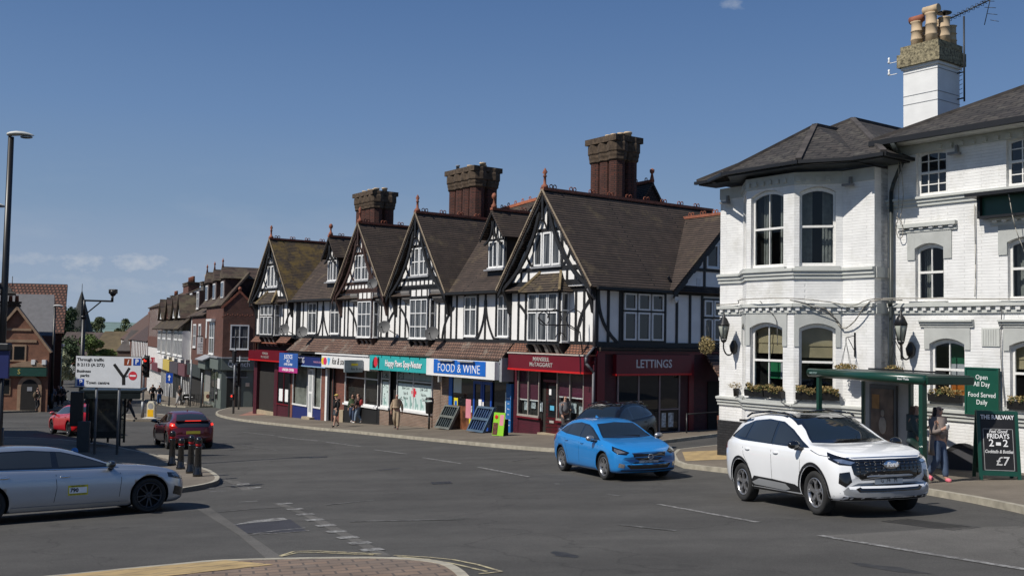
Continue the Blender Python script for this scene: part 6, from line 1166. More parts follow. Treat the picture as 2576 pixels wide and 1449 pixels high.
# ============================================================ trees
m_bark = M('bark', (.06, .045, .035), .95, var=.4, scale=8)
def tree(x, y, h, w_, mat, label, seed, n=5200, th=2.2, s=.28, name='broadleaf_tree'):
    rnd = random.Random(seed); z = H(x, y) - .1; o = thing(name, (x, y, z), label, 'tree', 'trees behind the high street'); k = MB()
    k.cyl((x, y, z), (x + .1, y, z + h * .5), .035 * h, .02 * h, 8)
    cl = []
    for i in range(15):
        t = rnd.uniform(0, 6.28); rr_ = rnd.uniform(.2, .85) * w_ / 2; zz = z + th + (h - th) * rnd.uniform(.15, .88); f = 1 - abs((zz - z) / h - .55) * .9; c = (x + rr_ * f * cos(t), y + rr_ * f * sin(t), zz); cl.append((c, rnd.uniform(.18, .32) * w_))
        k.cyl((x + .05, y, z + h * rnd.uniform(.25, .45)), c, .009 * h, .003 * h, 5, False)
    k.build('trunk', m_bark, o); k = MB()
    for c, r_ in cl: tuft(k, c, r_, r_, r_ * .75, n // 15, s, rnd)
    k.build('crown', mat, o); return o
lg = M('leaf_dark', (.035, .06, .02), .8, var=.6, scale=.9); lg2 = M('leaf_light', (.1, .15, .035), .8, var=.5, scale=1.2); lw = M('blossom', (.3, .32, .2), .9, var=.5, scale=2); lg3 = M('leaf_olive', (.08, .1, .04), .8, var=.5, scale=.8)
tree(-104.5, 230, 14.5, 8.5, lg, 'big round dark green tree left of the church spire', 3); tree(-108.5, 236, 11, 5, lg, 'dark green tree half hidden behind the big round one', 4, 3500); tree(-80.5, 180, 7.5, 6.5, lg, 'dark tree low in front of the round tree, beside the street lamp', 5, 3500, 1)
tree(-67.5, 150, 6.0, 4.2, lw, 'pale blossoming tree in front of the dark trees', 6, 3500, .8, .17); tree(-62.5, 150, 8.6, 5.0, lg2, 'bright light green tree behind the direction sign', 8, 5000, 1.5, .2); tree(-125.5, 300, 14.5, 7, lg3, 'small olive tree on the skyline right of the spire', 9, 3000, 3, .35); tree(-117, 300, 13.4, 6, lg3, 'low skyline tree nearest the brown roofs', 10, 2500, 3, .35); tree(-71, 158, 6.5, 4.5, lg, 'dark tree under the camera pole, between blossom and light green tree', 11, 3000, .6, .2)
# ============================================================ cars
def pchip(P):
    P = sorted(P); xs = [p[0] for p in P]; ys = [p[1] for p in P]; n = len(P); d = [(ys[i + 1] - ys[i]) / (xs[i + 1] - xs[i]) for i in range(n - 1)]
    m = [d[0]] + [0 if d[i - 1] * d[i] <= 0 else 2 * d[i - 1] * d[i] / (d[i - 1] + d[i]) for i in range(1, n - 1)] + [d[-1]]
    def f(x):
        if x <= xs[0]: return ys[0]
        if x >= xs[-1]: return ys[-1]
        i = max(j for j in range(n - 1) if xs[j] <= x); h = xs[i + 1] - xs[i]; t = (x - xs[i]) / h
        return (2 * t ** 3 - 3 * t * t + 1) * ys[i] + (t ** 3 - 2 * t * t + t) * h * m[i] + (3 * t * t - 2 * t ** 3) * ys[i + 1] + (t ** 3 - t * t) * h * m[i + 1]
    return f
m_tyre = M('tyre_rubber', (.018, .018, .018), .85, var=.15, scale=12); m_well = M('wheel_well', (.006, .006, .006), .95, var=0); m_trim = M('black_trim', (.012, .012, .013), .45, var=.1)
m_gloss = M('gloss_black', (.006, .006, .007), .08, var=0, coat=1); m_cgl = glass_mat('car_glass', (.022, .027, .033), .02); m_scr = glass_mat('windscreen_glass', (.012, .018, .024), .015); m_chr = M('chrome', (.75, .75, .76), .12, metal=1, var=0); m_lampg = M('lamp_lens', (.22, .23, .24), .06, metal=.6, var=.4, scale=18, coat=1)
m_lamph = M('lamp_reflector', (.65, .66, .68), .08, metal=.9, var=.25, scale=14, coat=1); m_plate = M('white_plate', (.62, .62, .6), .4, var=0); m_platey = M('yellow_plate', (.6, .48, .04), .4, var=0); m_alloy = M('alloy', (.42, .42, .43), .3, metal=.8, var=.1); m_dalloy = M('dark_alloy', (.05, .05, .055), .3, metal=.6, var=.1)
m_redl = M('red_lens', (.35, .01, .008), .15, var=0, coat=1); m_lit = M('lit_brake_lamp', (1, .04, .02), .3, var=0, emit=1.1); m_sky_g = M('glass_pale', (.1, .13, .14), .05, var=.1); m_silp = M('silver_plastic', (.34, .35, .36), .35, metal=.3, var=.05)
def paint(name, c, metal=.0, flake=.0): return M(name, c, .32 if metal else .28, metal=metal, var=.03, scale=1.5, coat=1)
class Car:
    def __init__(s, sp, body_mat, name, label, group=None):
        s.sp = sp; s.root = thing(name, (0, 0, 0), label, 'car', group); L = sp['L']; F = L / 2; top, sh, zb, w, wr = [pchip(sp[k]) for k in ('top', 'sh', 'zb', 'w', 'wr')]
        st = [F - .0, F - .012, F - .03, F - .055, F - .09, F - .14, F - .2, F - .3]; x = F - .4
        while x > -F + .36: st.append(x); x -= .085
        st += [-F + .3, -F + .2, -F + .14, -F + .09, -F + .055, -F + .03, -F + .012, -F]
        half = []; bf, bw_, br = sp.get('bow', (.26, .12, .16)); crown = sp.get('crown', .035)
        for x in st:
            W = w(x); zt = top(x); zs = min(sh(x), zt - .02); b0 = zb(x); b0 = min(b0, zs - .03); R_ = wr(x); gl = max(0, zt - zs - .12)
            drop = min(.08, .02 + gl * .16); hz = zs - b0
            ctl = [(0, b0), (W * .6, b0), (W * .9, b0 + .02 * min(1, hz * 2)), (W * .975, b0 + hz * .17), (W * .992, b0 + hz * .36), (W, b0 + hz * .62), (W * .988, b0 + hz * .85), (W * .955, zs), (W * .925, zs + min(.02, (zt - zs) * .3))]
            p6 = ctl[-1]; p8 = (min(R_, W * .92), zt - drop)
            for t in (.25, .5, .75): ctl.append((p6[0] + (p8[0] - p6[0]) * t + .012 * gl * sin(pi * t) * 2, p6[1] + (p8[1] - p6[1]) * t + .01 * gl))
            ctl += [p8, (p8[0] * .93, zt - drop * .45), (p8[0] * .7, zt - drop * .12 - .002), (p8[0] * .35, zt - .0), (0, zt)]
            pp = smooth_pts(ctl, 2); row = []
            tf = max(0, min(1, (x - (F - 1.0)) / 1.0)); tr = max(0, min(1, (-x - (F - .8)) / .8)); ws = sp['screen']; tw = max(0, 1 - abs(x - ws) / .9)
            for y, z in pp:
                xx = x - bf * tf * tf * y * y * (1 if z < 1 else .6) + br * tr * tr * y * y - bw_ * tw * y * y * (1 if z > sh(x) else 0) * min(1, max(0, (z - sh(x)) / .15))
                row.append(V((xx, y, z)))
            half.append(row)
        n = len(half[0]); vs = []; ring = 2 * n - 2
        for row in half: vs += row + [V((p.x, -p.y, p.z)) for p in row[-2:0:-1]]
        fs = [(i * ring + j, i * ring + (j + 1) % ring, (i + 1) * ring + (j + 1) % ring, (i + 1) * ring + j) for i in range(len(half) - 1) for j in range(ring)]
        fs += [list(range(ring))[::-1], [(len(half) - 1) * ring + j for j in range(ring)]]
        k = MB(); k.smooth = True; k.add(vs, fs); body = k.build('body', [body_mat, m_well, m_trim], s.root)
        # wheel arches
        s.rw = sp['rw']; s.wx = (F - sp['fo'], F - sp['fo'] - sp['wb']); s.tr = sp['W'] / 2 - .115; cut = MB()
        ar = s.rw + sp.get('gap', .055)
        for x in s.wx:
            for sg in (-1, 1): cut.cyl((x, sg * (sp['W'] / 2 - .36), s.rw + .01), (x, sg * (sp['W'] / 2 + .3), s.rw + .01), ar, k=40)
        cu = cut.build('cutter', m_well); mo = body.modifiers.new('b', 'BOOLEAN'); mo.object = cu; mo.operation = 'DIFFERENCE'; mo.solver = 'EXACT'
        bpy.context.view_layer.update(); me = bpy.data.meshes.new_from_object(body.evaluated_get(bpy.context.evaluated_depsgraph_get())); body.modifiers.clear(); body.data = me; bpy.data.objects.remove(cu)
        me.materials.clear(); [me.materials.append(q) for q in (body_mat, m_well, m_trim)]
        roofm = sp.get('roofblack')
        if roofm: me.materials.append(m_gloss)
        for p in me.polygons:
            c = p.center; d = min(math.hypot(c.x - x, c.z - s.rw - .01) for x in s.wx); inn = d < ar + .004 and (d > ar - .01 or abs(c.y) < sp['W'] / 2 - .34) and abs(c.y) < sp['W'] / 2 - .03 and abs(c.y) > sp['W'] / 2 - .38
            p.material_index = 1 if inn and (abs(p.normal.y) < .5 or abs(c.y) < sp['W'] / 2 - .3) else (2 if c.z < sp.get('low', .2) and p.normal.z < -.5 else 0); p.use_smooth = not inn
            if roofm and p.material_index == 0 and p.normal.z > .55 and c.z > sp['H'] - .28 and abs(c.y) < .62: p.material_index = 3
        s.body = body; s.bvh = BVHTree.FromPolygons([v.co.copy() for v in me.vertices], [list(p.vertices) for p in me.polygons]); s.F = F
    def patch(s, pts, mode, mat, name, parent=None, off=.004, step=.07, both=False, yaw=0, thick=0):
        """surface panel following the body: mode side (x,z), front/rear (y,z), top (x,y), yaw (x,y,z points seen along a diagonal)"""
        for sg in ((1, -1) if both else (1,)):
            if mode == 'side': d = V((0, -1, 0)); P2 = pts; to = lambda u, v: V((u, 3, v))
            elif mode == 'sider': d = V((0, 1, 0)); P2 = pts; to = lambda u, v: V((u, -3, v))
            elif mode == 'front': d = V((-1, 0, 0)); P2 = pts; to = lambda u, v: V((5, u, v))
            elif mode == 'rear': d = V((1, 0, 0)); P2 = pts; to = lambda u, v: V((-5, u, v))
            elif mode == 'top': d = V((0, 0, -1)); P2 = pts; to = lambda u, v: V((u, v, 4))
            else:
                a = rad(yaw); d = -V((cos(a), sin(a), 0)); hx = V((-sin(a), cos(a), 0)); P2 = [(p[0] * hx.x + p[1] * hx.y, p[2]) for p in pts]; to = lambda u, v, hx=hx, d=d: hx * u + V((0, 0, v)) - d * 6
            Q = []
            for i, p in enumerate(P2):
                q = P2[(i + 1) % len(P2)]; L = math.hypot(q[0] - p[0], q[1] - p[1]); kk = max(1, int(L / step)); Q += [(p[0] + (q[0] - p[0]) * j / kk, p[1] + (q[1] - p[1]) * j / kk) for j in range(kk)]
            n = len(Q); xs = [q[0] for q in Q]; ys = [q[1] for q in Q]; pp = [V(q) for q in Q]
            for i in range(1, int((max(xs) - min(xs)) / step) + 1):
                for j in range(1, int((max(ys) - min(ys)) / step) + 1):
                    x, y = min(xs) + i * step + .003, min(ys) + j * step + .002
                    if inpoly(x, y, Q): pp.append(V((x, y)))
            v2, _, f2, *_r = geometry.delaunay_2d_cdt(pp, [(i, (i + 1) % n) for i in range(n)], [], 1, 1e-5); vs = []
            for v in v2:
                o = to(v.x, v.y); h = s.bvh.ray_cast(o, d)
                if h[0] is None: h = s.bvh.find_nearest(o + d * ((o.dot(-d)) - (1.2 if mode in ('side', 'sider') else 1.9)))
                nn = h[1] if h[1].dot(d) < 0 else -h[1]; c = h[0] + nn * off; vs.append(c)
            if sg < 0: vs = [V((c.x, -c.y, c.z)) for c in vs]
            k = MB(); k.smooth = True; k.add(vs, [list(f) for f in f2]); o = k.build(name, mat, parent or s.root)
            bm = bmesh.new(); bm.from_mesh(o.data); c0 = V((0, 0, .7))
            for f in bm.faces:
                if f.normal.dot(f.calc_center_median() - c0) < 0: f.normal_flip()
            bm.to_mesh(o.data); bm.free(); ret = o
        return ret
    def line(s, pts, mode, mat, name, w=.012, off=.003, both=False, closed=False, yaw=0):
        P_ = pts + ([pts[0]] if closed else [])
        L_, R_ = [], []
        for i, p in enumerate(P_):
            a = P_[max(0, i - 1)]; b_ = P_[min(len(P_) - 1, i + 1)]; d = V((b_[0] - a[0], b_[1] - a[1])).normalized(); L_.append((p[0] - d.y * w / 2, p[1] + d.x * w / 2)); R_.append((p[0] + d.y * w / 2, p[1] - d.x * w / 2))
        return s.patch(L_ + R_[::-1], mode, mat, name, off=off, both=both, yaw=yaw, step=.1)
    def wheels(s, style, rimmat, ring=None):
        rw = s.rw; tw = s.sp.get('tw', .215)
        def one(x, sg):
            T_ = lambda a, n, z: V((x + a, sg * (s.sp['W'] / 2 - .035 - n), rw + z))       # n measured inwards from the outer face
            k = MB(lambda a, n, z: T_(a, n, z)); 
            def lat(prof, kk=36):
                vs = [(r * cos(2 * pi * i / kk), n, r * sin(2 * pi * i / kk)) for n, r in prof for i in range(kk)]; q = [T_(*v) for v in vs]; m = len(prof)
                return q, [(j * kk + i, j * kk + (i + 1) % kk, (j + 1) * kk + (i + 1) % kk, (j + 1) * kk + i) for j in range(m - 1) for i in range(kk)]
            rr_ = s.sp.get('rim', rw * .69)
            k = MB(); k.smooth = True; k.add(*lat([(tw, rw * .6), (tw, rw * .93), (tw - .03, rw * .995), (tw * .5, rw), (.03, rw * .995), (.004, rw * .95), (0, rw * .86), (.01, rr_ + .015), (.03, rr_)])); wh = None
            hub = MB(); hub.smooth = False; hub.add(*lat([(.11, .001), (.11, rr_ * .98), (tw, rr_ * .98)])); wh = hub.build('wheel', m_well, s.root); k.build('tyre', m_tyre, wh)
            k = MB(); k.smooth = True; k.add(*lat([(.03, rr_ + .004), (.012, rr_ - .006), (.018, rr_ - .022), (.08, rr_ - .03)])); k.add(*lat([(.05, .001), (.03, .05), (.045, .065), (.09, .07)])); k.smooth = False
            def spoke(t, w0, w1, r0=.05, r1=None, n0=.035, n1=.022, tilt=0):
                r1 = r1 or rr_ - .012; c, s_ = cos(t), sin(t); c2, s2 = cos(t + tilt), sin(t + tilt)
                P8 = []
                for r, w_, nn, cc, ss in ((r0, w0, n0, c, s_), (r1, w1, n1, c2, s2)):
                    for sgn in (-1, 1):
                        for dn in (0, .03): P8.append(T_(r * cc - sgn * w_ * ss, nn + dn, r * ss + sgn * w_ * cc))
                k.add(P8, [(0, 4, 6, 2), (1, 3, 7, 5), (0, 1, 5, 4), (2, 6, 7, 3), (4, 5, 7, 6)])
            if style == 'ten':
                for i in range(10): spoke(2 * pi * i / 10 + (.09 if i % 2 else -.09), .014, .01)
            elif style == 'five':
                for i in range(5): t = 2 * pi * i / 5 + .3; spoke(t, .03, .014, tilt=.28); spoke(t, .03, .05, r1=rr_ * .6)
            elif style == 'y':
                for i in range(5):
                    t = 2 * pi * i / 5 + .31; spoke(t, .035, .022, r1=rr_ * .62); spoke(t, .02, .02, r0=rr_ * .55, tilt=.3); spoke(t, .02, .02, r0=rr_ * .55, tilt=-.3)
            k.build('rim', rimmat, wh)
        for x in s.wx:
            for sg in (-1, 1): one(x, sg)
    def mirror(s, x, z, mat, y=None):
        y = y or s.sp['W'] / 2
        for sg in (-1, 1):
            k = MB(); k.smooth = True; k.ball((x, sg * (y + .08), z), .085, .12, .075, 14); k.smooth = False; k.bar((x + .02, sg * (y - .1), z - .06), (x + .01, sg * (y + .03), z - .04), .06, .03); o = k.build('wing_mirror', mat, s.root)
            MB().ball((x - .05, sg * (y + .08), z), .045, .09, .05, 12).build('mirror_glass', m_sky_g, o); MB().bar((x + .03, sg * (y - .12), z - .08), (x, sg * (y + .06), z - .075), .1, .03).build('mirror_base', m_trim, o)
    def handle(s, pts, mat):
        for x, z in pts:
            for sg in (1, -1):
                h = s.bvh.ray_cast(V((x, sg * 3, z)), V((0, -sg, 0)))
                k = MB(); k.smooth = True; c = h[0] + V((0, sg * .012, 0)); k.ball(tuple(c), .1, .022, .022, 10); o = k.build('door_handle', mat, s.root)
    def plate(s, x, z, mat, txt, yofs=0, rear=False, w_=.52):
        sg = -1 if rear else 1
        h = s.bvh.ray_cast(V((sg * 5, 0, z)), V((-sg, 0, 0))); x = h[0].x + sg * .02
        MB().box(min(x, x + sg * .012), max(x, x + sg * .012), -w_ / 2, w_ / 2, z - .055, z + .055).build('number_plate', mat, s.root)
        mw = Matrix(((0, 0, sg, x + sg * .014), (sg, 0, 0, 0), (0, 1, 0, z), (0, 0, 0, 1)))
        if txt: text(txt, .1, m_bl, mw, s.root, 'plate_lettering', ext=.001, sx=.8, sy=1.05)
    def place(s, wheel_f, wheel_r=None, side=-1, heading=None):
        """put the contact point of the front wheel on the given side at wheel_f"""
        f = V(wheel_f[:2]); h = (f - V(wheel_r[:2])).normalized() if wheel_r is not None else V(heading).normalized(); l = V((-h.y, h.x))
        c = f - l * (side * s.tr) - h * s.wx[0]
        def g(v): return V((v.x, v.y, H(v.x, v.y)))
        a = g(c + h * s.wx[0]); b_ = g(c + h * s.wx[1]); X = (a - b_).normalized(); ml = g(c + l * .7); mr = g(c - l * .7); Y = (ml - mr).normalized(); Z = X.cross(Y).normalized(); Y = Z.cross(X)
        o = (a + b_) / 2 - X * ((s.wx[0] + s.wx[1]) / 2) + Z * .008
        s.root.matrix_world = Matrix.Translation(o) @ Matrix((X, Y, Z)).transposed().to_4x4()
HATCH = dict(L=4.37, W=1.80, H=1.445, wb=2.65, fo=.9, rw=.325, screen=.75, rim=.235,
    top=[(2.185, .58), (2.15, .69), (2.05, .76), (1.8, .85), (1.3, .955), (1.05, .99), (.6, 1.2), (.2, 1.365), (-.2, 1.43), (-.7, 1.445), (-1.2, 1.40), (-1.6, 1.29), (-1.9, 1.12), (-2.08, .98), (-2.15, .85), (-2.185, .62)],
    sh=[(2.185, .56), (2.1, .66), (1.7, .77), (1.0, .87), (0, .91), (-1, .96), (-1.7, 1.0), (-2.05, .92), (-2.185, .58)],
    zb=[(2.185, .42), (2.15, .28), (2.0, .19), (1.5, .17), (-1.5, .18), (-2.0, .25), (-2.15, .36), (-2.185, .45)],
    w=[(2.185, .70), (2.1, .80), (1.9, .86), (1.4, .89), (0, .90), (-1.3, .895), (-1.9, .84), (-2.1, .79), (-2.185, .68)],
    wr=[(2.185, .5), (1.9, .72), (1.2, .76), (1.05, .76), (.6, .69), (0, .61), (-.7, .58), (-1.4, .56), (-1.9, .6), (-2.1, .62), (-2.185, .5)])
SUV = dict(L=4.62, W=1.88, H=1.68, wb=2.71, fo=.93, rw=.36, screen=.85, rim=.25, gap=.07, roofblack=True, low=.26,
    top=[(2.31, .66), (2.29, .86), (2.2, .985), (1.95, 1.06), (1.5, 1.13), (1.2, 1.155), (.72, 1.4), (.3, 1.59), (-.1, 1.665), (-.7, 1.68), (-1.3, 1.64), (-1.75, 1.54), (-2.0, 1.38), (-2.2, 1.18), (-2.28, 1.0), (-2.31, .72)],
    sh=[(2.31, .62), (2.2, .88), (1.8, .98), (1.1, 1.04), (0, 1.08), (-1, 1.12), (-1.8, 1.16), (-2.15, 1.08), (-2.31, .68)],
    zb=[(2.31, .5), (2.28, .33), (2.1, .26), (1.5, .24), (-1.5, .25), (-2.1, .32), (-2.28, .42), (-2.31, .5)],
    w=[(2.31, .78), (2.25, .85), (2.0, .915), (1.4, .94), (0, .93), (-1.3, .94), (-2.0, .88), (-2.2, .83), (-2.31, .7)],
    wr=[(2.31, .6), (2.0, .78), (1.35, .82), (1.2, .81), (.72, .73), (.1, .65), (-.7, .62), (-1.5, .6), (-2.0, .63), (-2.2, .68), (-2.31, .55)])
ESTATE = dict(L=4.93, W=1.86, H=1.47, wb=2.94, fo=.86, rw=.34, screen=.75, rim=.25, gap=.045,
    top=[(2.465, .56), (2.43, .68), (2.3, .77), (2.0, .86), (1.5, .945), (1.05, .985), (.6, 1.14), (.15, 1.295), (-.3, 1.375), (-.9, 1.4), (-1.5, 1.385), (-2.0, 1.31), (-2.25, 1.13), (-2.38, .98), (-2.44, .85), (-2.465, .6)],
    sh=[(2.465, .54), (2.35, .66), (1.9, .78), (1.1, .865), (0, .90), (-1, .93), (-2, .95), (-2.35, .88), (-2.465, .56)],
    zb=[(2.465, .40), (2.43, .24), (2.2, .17), (1.6, .16), (-1.6, .17), (-2.2, .23), (-2.42, .34), (-2.465, .44)],
    w=[(2.465, .7), (2.35, .82), (2.1, .88), (1.5, .92), (0, .93), (-1.5, .92), (-2.1, .87), (-2.35, .8), (-2.465, .68)],
    wr=[(2.465, .5), (2.1, .74), (1.2, .8), (1.05, .79), (.6, .71), (0, .62), (-.9, .6), (-1.6, .58), (-2.1, .6), (-2.35, .62), (-2.465, .5)])
def arcpts(cx, cz, r, t0, t1, k=12): return [(cx + r * cos(rad(t0 + (t1 - t0) * i / k)), cz + r * sin(rad(t0 + (t1 - t0) * i / k))) for i in range(k + 1)]
# ---- white SUV
def suv(mat, name, label, white=True):
    c = Car(SUV, mat, name, label); S2 = ((1.2, 1.09), (.9, 1.2), (.5, 1.385), (.1, 1.515), (-.5, 1.56), (-1.1, 1.53), (-1.5, 1.44), (-1.86, 1.22), (-1.3, 1.16), (0, 1.11), (.6, 1.09))
    c.patch(list(S2), 'side', m_gloss, 'window_trim', off=.004, both=True)
    for q in (((1.0, 1.12), (.8, 1.215), (.42, 1.385), (.12, 1.475), (-.02, 1.5), (-.04, 1.13)), ((-.14, 1.13), (-.12, 1.505), (-.5, 1.53), (-1.05, 1.5), (-1.12, 1.19), (-.6, 1.155)), ((-1.19, 1.2), (-1.13, 1.49), (-1.45, 1.41), (-1.74, 1.24))): c.patch(list(q), 'side', m_cgl, 'side_window', off=.008, both=True)
    c.patch([(-.72, 1.17), (-.62, 1.36), (-.54, 1.55), (0, 1.585), (.54, 1.55), (.62, 1.36), (.72, 1.17), (.4, 1.155), (-.4, 1.155)], 'front', m_gloss, 'screen_surround', off=.004); ws = c.patch([(-.67, 1.195), (-.58, 1.37), (-.5, 1.53), (0, 1.56), (.5, 1.53), (.58, 1.37), (.67, 1.195), (.35, 1.18), (-.35, 1.18)], 'front', m_scr, 'windscreen', off=.007)
    c.patch([(-.56, 1.3), (-.5, 1.5), (.5, 1.5), (.56, 1.3)], 'rear', m_cgl, 'rear_window', off=.006)
    # grille, lamps, bumper
    gr = [(-.66, .82), (-.60, .93), (.60, .93), (.66, .82), (.64, .70), (.5, .6), (-.5, .6), (-.64, .70)]; g = c.patch(gr, 'front', m_gloss, 'grille', off=.006, step=.05)
    k = MB(); g0 = c.bvh.ray_cast(V((5, 0, .75)), V((-1, 0, 0)))[0].x
    def gp(y, z): h_ = c.bvh.ray_cast(V((5, y, z)), V((-1, 0, 0)))[0]; return (h_.x + .012, y, z)
    for z in (.64, .69, .74, .79, .84, .89):
        m_ = .6 if z > .7 else .5; k.tube([gp(-m_ + 2 * m_ * i / 8, z) for i in range(9)], .006, 4)
    for i in range(13): y = -.54 + i * .09; k.tube([gp(y, .62 + max(0, abs(y) - .46) * .5), gp(y, .76), gp(y, .915)], .006, 4)
    k.build('grille_mesh', M('grille_dark', (.025, .025, .027), .3, metal=.4), g)
    c.line([(-.7, .955), (0, .962), (.7, .955)], 'front', m_chr, 'bonnet_trim', .014, .006)
    h = c.bvh.ray_cast(V((5, 0, .84)), V((-1, 0, 0)))[0]; k = MB(); k.smooth = True; k.ball((h.x + .02, 0, .84), .02, .15, .07, 20); bd = k.build('badge', m_chr, g); k = MB(); k.smooth = True; k.ball((h.x + .024, 0, .84), .016, .115, .043, 20); k.build('badge_field', M('badge_dark', (.01, .015, .03), .3, var=0), g); text('Ford', .1, m_wl, Matrix(((0, 0, 1, h.x + .042), (1, 0, 0, 0), (0, 1, 0, .842), (0, 0, 0, 1))), g, 'badge_lettering', ext=.001, shear=.3, bold=.004)
    for sg in (1, -1):
        y = lambda v: v * sg
        P3 = [(2.22, y(.5), .9), (2.05, y(.74), .97), (1.82, y(.9), 1.04), (1.9, y(.92), .93), (2.1, y(.84), .85), (2.2, y(.62), .83)]
        hl = c.patch(P3 if sg > 0 else P3[::-1], 'yaw', m_gloss, 'headlamp', yaw=40 * sg, off=.007, step=.05)
        P4 = [(2.2, y(.6), .885), (2.08, y(.77), .93), (1.98, y(.88), .93), (2.1, y(.82), .875), (2.18, y(.68), .85)]; c.patch(P4 if sg > 0 else P4[::-1], 'yaw', m_lamph, 'headlamp_unit', hl, yaw=40 * sg, off=.012, step=.04)
        P5 = [(2.2, y(.72), .74), (2.12, y(.86), .72), (2.1, y(.87), .56), (2.16, y(.78), .5), (2.22, y(.7), .58)]; c.patch(P5 if sg > 0 else P5[::-1], 'yaw', m_gloss, 'air_vent', yaw=40 * sg, off=.007, step=.05)
        P6 = [(2.22, y(.7), .8), (2.05, y(.9), .77), (2.05, y(.9), .75), (2.22, y(.68), .77)]
    c.patch([(-.74, .5), (-.55, .56), (.55, .56), (.74, .5), (.84, .4), (.6, .33), (-.6, .33), (-.84, .4)], 'front', m_silp, 'skid_plate', off=.005, step=.06); c.patch([(-.62, .47), (-.5, .525), (.5, .525), (.62, .47), (.56, .42), (-.56, .42)], 'front', m_gloss, 'lower_grille', off=.01, step=.05)
    c.patch([(-.88, .36), (-.6, .335), (.6, .335), (.88, .36), (.8, .285), (-.8, .285)], 'front', m_trim, 'lower_lip', off=.006, step=.08)
    for x in c.wx:
        a = arcpts(x, c.rw + .01, c.rw + .085, 190, -10, 24); b_ = arcpts(x, c.rw + .01, c.rw + .135, -10, 190, 24); c.patch(a + b_, 'side', m_trim, 'arch_cladding', off=.008, both=True, step=.05)
    c.patch([(c.wx[0] - .42, .27), (c.wx[0] - .46, .42), (c.wx[0] - .6, .46), (0, .5), (-.75, .52), (c.wx[1] + .46, .42), (c.wx[1] + .42, .28)], 'side', m_trim, 'sill_cladding', off=.007, both=True)
    c.patch([(.6, .37), (.45, .45), (-.55, .48), (-.85, .4), (-.75, .36), (.4, .33)], 'side', m_silp, 'sill_insert', off=.012, both=True)
    for ln in ([(.98, 1.1), (1.0, .85), (.95, .5)], [(-.08, 1.12), (-.05, .8), (-.06, .5)], [(-1.22, 1.17), (-1.15, .9), (-.98, .72), (-.9, .52)], [(1.26, 1.06), (1.6, .99), (1.95, .965)]): c.line(ln, 'side', m_well, 'panel_gap', .009, .002, both=True)
    c.handle(((.12, .97), (-.98, 1.0)), mat); c.mirror(.98, 1.14, m_gloss if white else m_trim); c.plate(2.3, .585, m_plate, 'G  74   M')
    for sg in (1, -1):
        P7 = [(-2.1, .9 * sg, 1.1), (-2.2, .7 * sg, 1.08), (-2.22, .66 * sg, .95), (-2.0, .92 * sg, 1.0)]; c.patch(P7 if sg < 0 else P7[::-1], 'yaw', m_redl, 'tail_lamp', yaw=180 - 45 * sg, off=.008, step=.05)
    for sg in (-1, 1): MB().tube([(.35, sg * .6, 1.6), (.2, sg * .62, 1.645), (-.6, sg * .6, 1.7), (-1.4, sg * .58, 1.66), (-1.6, sg * .57, 1.6)], .018, 6).build('roof_rail', m_gloss, c.root)
    MB().box(-2.02, -1.7, -.55, .55, 1.5, 1.54).build('spoiler', m_gloss, c.root)
    if white:
        d = MB(); d.smooth = True; d.ball((.1, -.36, 1.2), .1); d.ball((.55, -.3, 1.1), .04)
    c.wheels('y', m_dalloy if not white else m_alloy); return c
whitec = suv(paint('white_paintwork', (.82, .83, .84)), 'parked_car', 'white SUV with black roof and dark grille in the right foreground'); whitec.root.name = 'suv'
whitec.place(gnd(2062, 1295), None, -1, heading=(.235, -.972)); whitec.root.scale = (1.0, 1.0, 1.03)
blackc = suv(M('black_paintwork', (.006, .006, .008), .25, var=0, coat=.25, spec=.3), 'black_car', 'black car half hidden behind the blue hatchback at the side street', False)
blackc.root.name = 'suv'; blackc.place(gnd(1432, 1146), None, -1, heading=(-.52, -.855))
